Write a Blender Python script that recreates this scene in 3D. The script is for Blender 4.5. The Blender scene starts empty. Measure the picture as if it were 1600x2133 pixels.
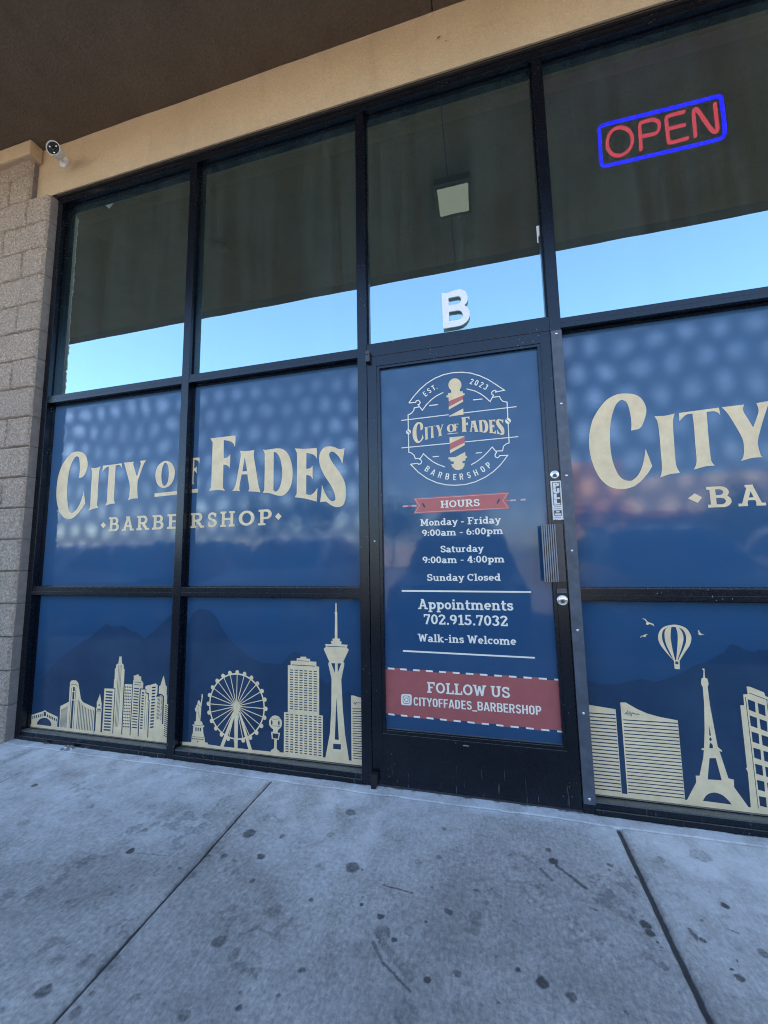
import bpy, bmesh, math, random
import numpy as np
from mathutils import Vector, Matrix
from mathutils.geometry import delaunay_2d_cdt
R = math.radians
SC = bpy.context.scene
COL = SC.collection
rng = random.Random(7)

# ------------------------------------------------------------------ camera
cam = bpy.data.objects.new('camera', bpy.data.cameras.new('camera'))
COL.objects.link(cam)
cam.data.sensor_fit = 'HORIZONTAL'; cam.data.sensor_width = 36.0; cam.data.lens = 18.1142
cam.data.clip_start = 0.05; cam.data.clip_end = 600
r_ = Vector((0.96956583, 0.24417968, -0.01784307)); u_ = Vector((0.0442054, -0.10291292, 0.99370761)); f_ = Vector((-0.24080692, 0.96425371, 0.11057491))
cam.matrix_world = Matrix(((r_.x, u_.x, -f_.x, 0.0), (r_.y, u_.y, -f_.y, -1.884), (r_.z, u_.z, -f_.z, 1.0846), (0, 0, 0, 1)))
SC.camera = cam

# ------------------------------------------------------------------ sky, sun, exposure
SUN_EL = R(50)
world = bpy.data.worlds.new('World'); SC.world = world; world.use_nodes = True
wn = world.node_tree
sky = wn.nodes.new('ShaderNodeTexSky'); sky.sky_type = 'NISHITA'; sky.sun_disc = False
sky.sun_elevation = SUN_EL; sky.sun_rotation = R(-8); sky.air_density = 1.0; sky.dust_density = 1.3; sky.ozone_density = 2.2
wn.nodes['Background'].inputs['Strength'].default_value = 0.145
wn.links.new(sky.outputs['Color'], wn.nodes['Background'].inputs['Color'])
sun = bpy.data.objects.new('sun', bpy.data.lights.new('sun', 'SUN')); COL.objects.link(sun)
sun.data.energy = 5.0; sun.data.angle = R(0.5); sun.data.color = (1.0, 0.93, 0.82)
sun.rotation_euler = (-(math.pi / 2 - SUN_EL), 0, R(8))
SC.view_settings.view_transform = 'Standard'; SC.view_settings.look = 'None'
SC.view_settings.gamma = 1.0; SC.view_settings.use_curve_mapping = False
SC.view_settings.exposure = 2.2
SC.cycles.filter_width = 1.05; SC.cycles.max_bounces = 10; SC.cycles.diffuse_bounces = 5; SC.cycles.transparent_max_bounces = 12

# ------------------------------------------------------------------ node helper
class NT:
    def __init__(s, name):
        s.m = bpy.data.materials.new(name); s.m.use_nodes = True
        s.t = s.m.node_tree; s.t.nodes.clear()
        s.out = s.t.nodes.new('ShaderNodeOutputMaterial')
        s.pos = None
    def n(s, typ, ins=None, **props):
        nd = s.t.nodes.new('ShaderNode' + typ)
        for k, v in props.items(): setattr(nd, k, v)
        for k, v in (ins or {}).items():
            i = nd.inputs[k]
            if isinstance(v, bpy.types.NodeSocket): s.t.links.new(v, i)
            else:
                try: i.default_value = v
                except Exception: i.default_value = tuple(v) + (1,)
        return nd
    def P(s):
        if not s.pos: s.pos = s.n('NewGeometry').outputs['Position']
        return s.pos
    def xyz(s):
        q = s.n('SeparateXYZ', {0: s.P()}); return q.outputs
    def math(s, op, a, b=0.0, c=0.0, clamp=False):
        nd = s.n('Math', {0: a, 1: b, 2: c}, operation=op); nd.use_clamp = clamp; return nd.outputs[0]
    def noise(s, scale, detail=4, rough=0.55, vec=None, out='Fac'):
        return s.n('TexNoise', {'Vector': vec or s.P(), 'Scale': scale, 'Detail': detail, 'Roughness': rough}).outputs[out]
    def stretch(s, sx, sy, sz):
        return s.n('Mapping', {'Vector': s.P(), 'Scale': (sx, sy, sz)}).outputs[0]
    def ramp(s, fac, stops):
        nd = s.n('ValToRGB', {0: fac}); e = nd.color_ramp.elements
        for i, (p, c) in enumerate(stops):
            el = e[i] if i < 2 else e.new(p)
            el.position = p; el.color = (tuple(c) + (1,)) if not isinstance(c, (int, float)) else (c, c, c, 1)
        return nd.outputs[0]
    def mix(s, fac, a, b, mode='MIX'):
        nd = s.n('MixRGB', {0: fac, 1: a, 2: b}, blend_type=mode); return nd.outputs[0]
    def bump(s, h, strength=0.3, dist=0.01, nrm=None):
        i = {'Height': h, 'Strength': strength, 'Distance': dist}
        if nrm: i['Normal'] = nrm
        return s.n('Bump', i).outputs[0]
    def pbr(s, base, rough=0.5, **kw):
        i = {'Base Color': base, 'Roughness': rough}
        i.update({k.replace('_', ' '): v for k, v in kw.items()})
        b = s.n('BsdfPrincipled', i); s.t.links.new(b.outputs[0], s.out.inputs[0]); return b
    def surf(s, sh): s.t.links.new(sh, s.out.inputs[0])
MATS = {}
def c4(r, g, b): return (r, g, b, 1)
def simple(name, col, rough=0.5, var=0.12, scale=14, **kw):
    t = NT(name); n = t.noise(scale, 5)
    d = tuple(c * (1 - var) for c in col); l = tuple(min(1, c * (1 + var)) for c in col)
    t.pbr(t.ramp(n, [(0.3, d), (0.7, l)]), rough, **kw); MATS[name] = t.m; return t.m

# dark anodised aluminium with dust, drips and chips
def m_frame():
    t = NT('dark_anodised_metal'); z = t.xyz()[2]
    n = t.noise(9, 6); fine = t.noise(140, 3)
    base = t.ramp(n, [(0.3, (0.002, 0.0025, 0.005)), (0.75, (0.004, 0.005, 0.009))])
    drip = t.noise(1.0, 5, 0.7, t.stretch(60, 60, 5))
    low = t.n('MapRange', {0: z, 1: 0.0, 2: 0.5, 3: 0.62, 4: 0.80}).outputs[0]
    dm = t.math('GREATER_THAN', drip, low)
    spk = t.n('TexVoronoi', {'Vector': t.P(), 'Scale': 55.0}).outputs['Distance']
    spn = t.noise(6, 3)
    sm = t.math('MULTIPLY', t.math('LESS_THAN', spk, 0.11), t.math('GREATER_THAN', spn, 0.58))
    msk = t.math('MAXIMUM', t.math('MULTIPLY', dm, 0.25), t.math('MULTIPLY', sm, 0.8), clamp=True)
    dust = t.n('MapRange', {0: t.n('SeparateXYZ', {0: t.n('NewGeometry').outputs['Normal']}).outputs[2], 1: 0.3, 2: 0.95, 3: 0.0, 4: 0.85}).outputs[0]
    dn = t.ramp(t.noise(1, 6, 0.6, t.stretch(10, 45, 10)), [(0.25, 0.55), (0.7, 1.0)])
    col = t.mix(msk, base, c4(0.30, 0.31, 0.33))
    col = t.mix(t.math('MULTIPLY', dust, dn), col, c4(0.21, 0.20, 0.17))
    rg = t.ramp(fine, [(0.3, 0.22), (0.7, 0.29)])
    t.pbr(col, rg, IOR=1.54, Specular_Tint=c4(0.80, 0.90, 1.0), Normal=t.bump(t.noise(40, 2), 0.02, 0.002)); MATS['frame'] = t.m
m_frame()

# printed perforated window film
def m_film(name, stops, blob=1.0):
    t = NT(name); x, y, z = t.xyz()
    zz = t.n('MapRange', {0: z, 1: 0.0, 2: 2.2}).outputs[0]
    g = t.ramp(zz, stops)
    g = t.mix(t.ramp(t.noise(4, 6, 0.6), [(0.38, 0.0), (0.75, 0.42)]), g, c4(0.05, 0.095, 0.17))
    scr = t.math('GREATER_THAN', t.noise(1, 3, 0.5, t.stretch(9, 1, 75)), 0.755)
    g = t.mix(t.math('MULTIPLY', scr, 0.22), g, c4(0.25, 0.33, 0.45))
    wob = t.noise(2.2, 2)
    # hexagonal spots of stronger gloss, painted in to imitate moire from the perforations
    u = t.math('ADD', t.math('SUBTRACT', x, 0.74), t.math('MULTIPLY', t.math('SUBTRACT', wob, .5), .16)); v = t.math('ADD', t.math('SUBTRACT', z, 1.916), t.math('MULTIPLY', t.math('SUBTRACT', t.noise(1.7, 2), .5), .2))
    ax = t.math('MULTIPLY', u, 2 * math.pi * 7.8); bz = t.math('MULTIPLY', v, 2 * math.pi * 3.85)
    hx = t.math('ADD', t.math('ADD', t.math('COSINE', t.math('SUBTRACT', ax, bz)), t.math('COSINE', t.math('ADD', ax, bz))), t.math('COSINE', t.math('MULTIPLY', bz, 2.0)))
    moire = t.n('MapRange', {0: hx, 1: -1.3, 2: 2.9, 3: 0.0, 4: 1.0}, interpolation_type='LINEAR').outputs[0]
    moire = t.math('POWER', t.math('MAXIMUM', moire, 0.0), 1.1)
    area = t.n('MapRange', {0: t.noise(1.15, 3), 1: 0.40, 2: 0.62, 3: 0.30, 4: 1.0}).outputs[0]
    up = t.n('MapRange', {0: z, 1: 0.95, 2: 1.3}, interpolation_type='SMOOTHSTEP').outputs[0]
    hat = t.ramp(t.noise(1, 2, 0.5, t.n('Mapping', {'Vector': t.P(), 'Rotation': (0, R(28), 0), 'Scale': (30, 30, 260)}).outputs[0]), [(0.3, 0.72), (0.7, 1.1)])
    moire = t.math('MULTIPLY', t.math('MULTIPLY', t.math('MULTIPLY', moire, area), up), hat)
    fr = t.n('Fresnel', {'IOR': 1.45}).outputs[0]
    fac = t.math('MULTIPLY', fr, t.math('ADD', 0.78 if blob > .5 else 1.0, t.math('MULTIPLY', moire, 2.7 * blob)), clamp=True)
    rip = t.bump(t.noise(7, 2), 0.05, 0.01)
    d = t.n('BsdfDiffuse', {'Color': g, 'Roughness': 0.3}).outputs[0]
    gl = t.n('BsdfGlossy', {'Color': c4(1, 1, 1), 'Roughness': 0.06, 'Normal': rip}).outputs[0]
    t.surf(t.n('MixShader', {0: fac, 1: d, 2: gl}).outputs[0]); MATS[name] = t.m
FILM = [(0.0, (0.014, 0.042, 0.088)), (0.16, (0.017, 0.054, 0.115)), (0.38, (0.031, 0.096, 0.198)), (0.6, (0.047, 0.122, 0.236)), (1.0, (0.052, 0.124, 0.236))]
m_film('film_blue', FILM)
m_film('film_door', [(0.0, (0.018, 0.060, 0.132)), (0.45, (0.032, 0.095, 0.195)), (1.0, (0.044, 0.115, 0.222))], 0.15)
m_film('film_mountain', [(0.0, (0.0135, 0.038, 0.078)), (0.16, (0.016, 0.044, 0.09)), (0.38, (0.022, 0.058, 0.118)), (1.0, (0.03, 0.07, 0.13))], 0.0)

def m_ink(name, col, var=0.16):
    t = NT(name); n = t.noise(16, 6, 0.65); n2 = t.noise(210, 2)
    c = t.ramp(n, [(0.28, tuple(v * (1 - var) for v in col)), (0.72, tuple(min(.95, v * (1 + var * .55)) for v in col))])
    c = t.mix(t.ramp(n2, [(0.55, 0.0), (0.8, 0.22)]), c, c4(*[v * .62 for v in col]))
    t.pbr(c, 0.38, IOR=1.4); MATS[name] = t.m
m_ink('gold', (0.92, 0.685, 0.40)); m_ink('cream', (0.92, 0.84, 0.68), 0.05); m_ink('ink_red', (0.56, 0.145, 0.13), 0.1)
m_ink('ink_band', (0.43, 0.115, 0.105), 0.1); m_ink('ink_slot', (0.05, 0.06, 0.12)); m_ink('ink_line', (0.72, 0.45, 0.42)); m_ink('ink_brown', (0.09, 0.06, 0.045))

# tinted glass with wiped dust film; the room shows through where nothing bright is reflected
def m_glass():
    t = NT('tinted_glass')
    st = t.math('ADD', t.math('MULTIPLY', t.noise(1, 5, 0.65, t.stretch(16, 1, 0.8)), .6), t.math('MULTIPLY', t.noise(1, 1, 0.4, t.stretch(4.5, 1, 0.25)), .4)); big = t.noise(2.2, 4); sp = t.noise(260, 2)
    strk = t.math('POWER', t.ramp(t.noise(1, 2, 0.4, t.stretch(70, 1, 1.4)), [(0.62, 0.0), (0.78, 1.0)]), 2.0)
    dust = t.math('ADD', t.math('MULTIPLY', t.ramp(st, [(0.43, 0.0), (0.60, 1.0)]), 0.10), t.math('MULTIPLY', t.ramp(big, [(0.3, 0.0), (0.7, 1.0)]), 0.05))
    dust = t.math('ADD', dust, t.math('MULTIPLY', t.ramp(sp, [(0.5, 0.0), (0.75, 1.0)]), 0.05))
    dust = t.math('ADD', t.math('ADD', dust, 0.03), t.math('MULTIPLY', strk, 0.10))
    fr = t.n('Fresnel', {'IOR': 1.52}).outputs[0]
    fac = t.math('ADD', 0.60, t.math('MULTIPLY', fr, 0.9), clamp=True)
    tr = t.n('BsdfTransparent', {'Color': c4(0.30, 0.36, 0.33)}).outputs[0]
    df = t.n('BsdfDiffuse', {'Color': c4(0.28, 0.46, 0.46)}).outputs[0]
    gl = t.n('BsdfGlossy', {'Color': c4(0.70, 0.93, 0.93), 'Roughness': 0.0, 'Normal': t.bump(t.noise(2.2, 2), 0.016, 0.02)}).outputs[0]
    a = t.n('MixShader', {0: dust, 1: tr, 2: df}).outputs[0]
    t.surf(t.n('MixShader', {0: fac, 1: a, 2: gl}).outputs[0]); MATS['glass'] = t.m
m_glass()

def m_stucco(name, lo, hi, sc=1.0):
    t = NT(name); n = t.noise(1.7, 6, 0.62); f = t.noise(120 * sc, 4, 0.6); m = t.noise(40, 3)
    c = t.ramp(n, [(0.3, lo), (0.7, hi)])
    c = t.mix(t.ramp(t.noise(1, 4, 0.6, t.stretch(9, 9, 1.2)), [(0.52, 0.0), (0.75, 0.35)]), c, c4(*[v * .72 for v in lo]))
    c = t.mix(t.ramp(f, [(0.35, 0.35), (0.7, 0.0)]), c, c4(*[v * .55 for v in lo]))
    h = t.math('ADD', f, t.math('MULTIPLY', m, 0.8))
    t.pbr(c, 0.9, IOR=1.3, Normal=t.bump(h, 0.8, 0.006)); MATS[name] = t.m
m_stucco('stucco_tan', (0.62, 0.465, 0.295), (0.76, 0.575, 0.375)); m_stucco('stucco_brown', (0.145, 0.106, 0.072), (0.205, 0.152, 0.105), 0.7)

def m_block():
    t = NT('split_face_block'); n = t.noise(3.5, 4); f = t.noise(75, 6, 0.75); sp = t.n('TexVoronoi', {'Vector': t.P(), 'Scale': 190.0}).outputs['Distance']
    c = t.ramp(f, [(0.3, (0.15, 0.125, 0.11)), (0.5, (0.40, 0.315, 0.24)), (0.72, (0.78, 0.645, 0.51))])
    c = t.mix(t.ramp(n, [(0.35, 0.0), (0.7, 0.35)]), c, c4(0.34, 0.27, 0.22))
    c = t.mix(t.ramp(sp, [(0.0, 0.5), (0.25, 0.0)]), c, c4(0.10, 0.085, 0.075))
    nx = t.n('SeparateXYZ', {0: t.n('NewGeometry').outputs['True Normal']}).outputs[0]
    sm = t.math('GREATER_THAN', nx, 0.97)
    c = t.mix(sm, c, t.ramp(t.noise(30, 5), [(0.3, (0.19, 0.165, 0.15)), (0.7, (0.25, 0.222, 0.20))]))
    t.pbr(c, 0.95, IOR=1.3, Normal=t.bump(f, 0.8, 0.008)); MATS['block'] = t.m
    t = NT('mortar'); t.pbr(t.ramp(t.noise(60, 4), [(0.3, (0.12, 0.105, 0.09)), (0.7, (0.19, 0.165, 0.145))]), 0.95); MATS['mortar'] = t.m
m_block()

def m_concrete():
    t = NT('sidewalk_concrete'); x, y, z = t.xyz()
    st = t.n('Attribute', attribute_name='stain').outputs['Fac']; cl = t.n('Attribute', attribute_name='paleness').outputs['Fac']
    big = t.noise(1.6, 5, 0.6); mid = t.noise(11, 5, 0.65); fine = t.noise(70, 6, 0.75); grit = t.noise(420, 2, 0.5)
    br = t.noise(1, 4, 0.6, t.n('Mapping', {'Vector': t.P(), 'Rotation': (0, 0, R(-6)), 'Scale': (120, 26, 20)}).outputs[0])
    c = t.ramp(mid, [(0.25, (0.40, 0.375, 0.34)), (0.75, (0.62, 0.585, 0.535))])
    c = t.mix(t.ramp(t.noise(2.3, 7, 0.68), [(0.36, 0.6), (0.62, 0.0)]), c, c4(0.26, 0.243, 0.225))
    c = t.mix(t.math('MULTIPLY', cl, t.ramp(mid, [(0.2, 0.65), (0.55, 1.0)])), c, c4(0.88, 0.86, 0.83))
    c = t.mix(0.32, c, t.ramp(br, [(0.28, 0.26), (0.72, 0.74)]), 'OVERLAY')
    c = t.mix(0.8, c, t.ramp(fine, [(0.3, 0.25), (0.72, 0.75)]), 'OVERLAY')
    c = t.mix(t.ramp(grit, [(0.58, 0.0), (0.8, 0.6)]), c, c4(0.06, 0.06, 0.065))
    edge = t.math('ADD', st, t.math('MULTIPLY', t.math('SUBTRACT', t.noise(75, 4, 0.7), 0.5), 0.55))
    k = t.n('MapRange', {0: edge, 1: 0.16, 2: 0.62, 3: 0.0, 4: 0.84}, interpolation_type='SMOOTHSTEP').outputs[0]
    c = t.mix(k, c, c4(0.036, 0.036, 0.038))
    h = t.math('ADD', t.math('MULTIPLY', br, 0.6), t.math('ADD', fine, t.math('MULTIPLY', grit, 0.5)))
    t.pbr(c, t.ramp(fine, [(0.3, 0.72), (0.7, 0.92)]), IOR=1.4, Normal=t.bump(h, 0.26, 0.004)); MATS['concrete'] = t.m
m_concrete()
simple('concrete_plain', (0.22, 0.22, 0.215), 0.9, 0.2, 6)
simple('asphalt', (0.225, 0.20, 0.165), 0.9, 0.25, 40)
simple('paint_white', (0.62, 0.62, 0.60), 0.6, 0.15, 30)
simple('galvanised', (0.095, 0.108, 0.13), 0.5, 0.25, 22, Metallic=0.35)
simple('chrome', (0.75, 0.75, 0.73), 0.22, 0.05, 60, Metallic=0.9)
simple('white_plastic', (0.74, 0.74, 0.72), 0.35, 0.04)
simple('black_plastic', (0.012, 0.012, 0.013), 0.3, 0.1)
simple('grip_metal', (0.20, 0.21, 0.23), 0.4, 0.2, 40, IOR=1.7)
simple('handle_metal', (0.022, 0.023, 0.027), 0.42, 0.25, 40, IOR=1.7)
simple('rubber', (0.01, 0.01, 0.011), 0.8, 0.1)
simple('brown_trim', (0.055, 0.038, 0.03), 0.7, 0.2, 30)
simple('white_letter', (0.93, 0.93, 0.92), 0.5, 0.03, 40)
simple('room_wall', (0.20, 0.19, 0.17), 0.9, 0.1, 3); simple('room_floor', (0.10, 0.09, 0.08), 0.5, 0.2, 4)
simple('foil', (0.62, 0.63, 0.66), 0.25, 0.3, 60, Metallic=0.8)
simple('leaf_dry', (0.22, 0.14, 0.07), 0.8, 0.3, 60)
simple('paper', (0.75, 0.74, 0.70), 0.8, 0.05)
simple('wall_orange', (0.62, 0.34, 0.19), 0.9, 0.12, 2); simple('wall_pale', (0.55, 0.47, 0.37), 0.9, 0.1, 2); simple('roof_tile', (0.30, 0.13, 0.08), 0.9, 0.2, 9)
simple('leaves', (0.06, 0.09, 0.035), 0.7, 0.35, 5); simple('bark', (0.14, 0.10, 0.07), 0.9, 0.3, 20)
simple('car_dark', (0.025, 0.028, 0.034), 0.2, 0.05, 5, IOR=1.8); simple('car_white', (0.62, 0.62, 0.62), 0.25, 0.03, 5, IOR=1.6); simple('car_glass', (0.015, 0.017, 0.018), 0.05, 0.05, 5, IOR=1.6)
simple('tyre', (0.015, 0.015, 0.016), 0.8, 0.2, 40)
def m_emit(name, col, s):
    t = NT(name); n = t.noise(30, 2)
    t.surf(t.n('Emission', {'Color': t.ramp(n, [(0.2, tuple(c * .93 for c in col)), (0.8, col)]), 'Strength': s}).outputs[0]); MATS[name] = t.m
m_emit('neon_blue', (0.0, 0.0, 1.0), 3.2); m_emit('neon_red', (0.80, 0.05, 0.10), 1.5); m_emit('lamp_glow', (1.0, 0.88, 0.68), 0.085)
m_emit('tail_red', (0.8, 0.03, 0.03), 0.4)

# ------------------------------------------------------------------ object helpers
def link(name, me, mat=None, parent=None):
    o = bpy.data.objects.new(name, me); COL.objects.link(o)
    if mat: me.materials.append(MATS[mat])
    if parent:
        o.parent = parent; o.matrix_parent_inverse = Matrix.Translation(-WORLD[parent.name]); WORLD[o.name] = WORLD[parent.name]*0
    else: WORLD[o.name] = Vector((0, 0, 0))
    return o
WORLD = {}
def thing(name, label, cat, loc=(0, 0, 0), group=None):
    o = bpy.data.objects.new(name, None); COL.objects.link(o); o.location = loc; o.empty_display_size = 0.1
    WORLD[o.name] = Vector(loc); o['label'] = label; o['category'] = cat
    if group: o['group'] = group
    return o
def tag(o, label, cat, group=None):
    o['label'] = label; o['category'] = cat
    if group: o['group'] = group
    return o
def bmobj(name, bm, mat, parent=None, smooth=False):
    me = bpy.data.meshes.new(name); bm.normal_update(); bm.to_mesh(me); bm.free()
    if smooth:
        for p in me.polygons: p.use_smooth = True
    return link(name, me, mat, parent)
def bx(bm, x0, x1, y0, y1, z0, z1, bev=0.0):
    v = [bm.verts.new((x, y, z)) for z in (z0, z1) for y in (y0, y1) for x in (x0, x1)]
    fs = [bm.faces.new([v[i] for i in q]) for q in ((0, 2, 3, 1), (4, 5, 7, 6), (0, 1, 5, 4), (2, 6, 7, 3), (0, 4, 6, 2), (1, 3, 7, 5))]
    if bev:
        es = list({e for f in fs for e in f.edges})
        bmesh.ops.bevel(bm, geom=es, offset=bev, segments=2, affect='EDGES', profile=0.6)
def box(name, mat, parent, x0, x1, y0, y1, z0, z1, bev=0.0015):
    bm = bmesh.new(); bx(bm, x0, x1, y0, y1, z0, z1, bev); return bmobj(name, bm, mat, parent)
def boxes(name, mat, parent, lst, bev=0.0):
    bm = bmesh.new()
    for b in lst: bx(bm, *b, bev)
    return bmobj(name, bm, mat, parent)
def frame_of(d):
    d = Vector(d).normalized(); a = Vector((0, 0, 1)) if abs(d.z) < 0.9 else Vector((1, 0, 0))
    u = d.cross(a).normalized(); return d, u, u.cross(d).normalized()
def lathe(bm, c, d, prof, n=28, cap=True):
    d, u, v = frame_of(d); c = Vector(c); rings = []
    for h, r in prof:
        rings.append([bm.verts.new(c + d * h + (u * math.cos(2 * math.pi * k / n) + v * math.sin(2 * math.pi * k / n)) * r) for k in range(n)])
    for a, b in zip(rings, rings[1:]):
        for k in range(n): bm.faces.new((a[k], a[(k + 1) % n], b[(k + 1) % n], b[k]))
    if cap: bm.faces.new(rings[0][::-1]); bm.faces.new(rings[-1])
def tube(bm, pts, rad, n=10, closed=False):
    P = [Vector(p) for p in pts]; N = len(P); rings = []
    for i in range(N):
        a = P[i - 1] if (closed or i) else P[i]; b = P[(i + 1) % N] if (closed or i < N - 1) else P[i]
        d, u, v = frame_of(b - a)
        u = Vector((0, 1, 0)); u = (u - d * u.dot(d)).normalized(); v = d.cross(u)
        rings.append([bm.verts.new(P[i] + (u * math.cos(2 * math.pi * k / n) + v * math.sin(2 * math.pi * k / n)) * rad) for k in range(n)])
    for i in range(N if closed else N - 1):
        a, b = rings[i], rings[(i + 1) % N]
        for k in range(n): bm.faces.new((a[k], a[(k + 1) % n], b[(k + 1) % n], b[k]))
    if not closed: bm.faces.new(rings[0][::-1]); bm.faces.new(rings[-1])

# ------------------------------------------------------------------ flat vinyl shapes: union / cut-out of outlines in the facade plane
def area2(p): return sum(p[i][0] * p[(i + 1) % len(p)][1] - p[(i + 1) % len(p)][0] * p[i][1] for i in range(len(p)))
def decal(name, polys, y, mat, parent, clip=None, thick=0.0, label=None):
    """polys: [(sign, [(x, z), ...])]; keeps what lies in some '+' and no '-' outline (and inside clip)"""
    vs, fs, sg = [], [], []
    for s, p in polys + ([('c', [(clip[0], clip[2]), (clip[1], clip[2]), (clip[1], clip[3]), (clip[0], clip[3])])] if clip else []):
        q = [p[0]]
        for a in p[1:]:
            if math.hypot(a[0] - q[-1][0], a[1] - q[-1][1]) > 2e-5: q.append(a)
        if len(q) > 2 and math.hypot(q[0][0] - q[-1][0], q[0][1] - q[-1][1]) < 2e-5: q.pop()
        ar = area2(q)
        if len(q) < 3 or abs(ar) < 1e-9: continue
        if ar < 0: q = q[::-1]
        fs.append(list(range(len(vs), len(vs) + len(q)))); vs += [Vector(a) for a in q]; sg.append(s)
    V, E, F, ov, oe, of = delaunay_2d_cdt(vs, [], fs, 0, 1e-6)
    V2 = np.array([(v.x, v.y) for v in V]); T = [f for f in F if len(f) >= 3]; cen = np.array([V2[f].mean(0) for f in T])
    pos = np.zeros(len(T), bool); neg = np.zeros(len(T), bool); cut = np.zeros(len(T), bool) if clip else np.ones(len(T), bool)
    for q, sgn in zip(fs, sg):
        P = np.array([(vs[i].x, vs[i].y) for i in q]); lo, hi = P.min(0), P.max(0)
        idx = np.nonzero(((cen >= lo) & (cen <= hi)).all(1))[0]
        if not len(idx): continue
        cx, cz = cen[idx, 0], cen[idx, 1]; ins = np.zeros(len(idx), bool); x0, z0 = P[-1]
        for x1, z1 in P:
            if z1 != z0: ins ^= ((z1 > cz) != (z0 > cz)) & (cx < (x0 - x1) * (cz - z1) / (z0 - z1) + x1)
            x0, z0 = x1, z1
        {'+': pos, '-': neg, 'c': cut}[sgn][idx[ins]] = True
    keep = [T[i] for i in np.nonzero(pos & ~neg & cut)[0]]
    if not keep: return None
    bm = bmesh.new(); bv = {}
    for f in keep:
        q = []
        for i in f:
            if i not in bv: bv[i] = bm.verts.new((V[i].x, y, V[i].y))
            q.append(bv[i])
        try: bm.faces.new(q)
        except ValueError: pass
    for f in bm.faces:
        f.normal_update()
        if f.normal.y > 0: f.normal_flip()
    bmesh.ops.dissolve_limit(bm, angle_limit=0.001, verts=bm.verts, edges=bm.edges)
    if thick:
        g = bmesh.ops.extrude_face_region(bm, geom=bm.faces[:])
        for e in g['geom']:
            if isinstance(e, bmesh.types.BMVert): e.co.y += thick
        bmesh.ops.recalc_face_normals(bm, faces=bm.faces)
    o = bmobj(name, bm, mat, parent)
    if label: o['label'] = label
    return o
def unpack(s):
    out = []
    for w in s.split(';'):
        n = [int(t) for t in w[1:].split()]; p = []; x = z = 0
        for i in range(0, len(n), 2): x += n[i]; z += n[i + 1]; p.append((x / 1e4, z / 1e4))
        out.append((w[0], p))
    return out

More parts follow.
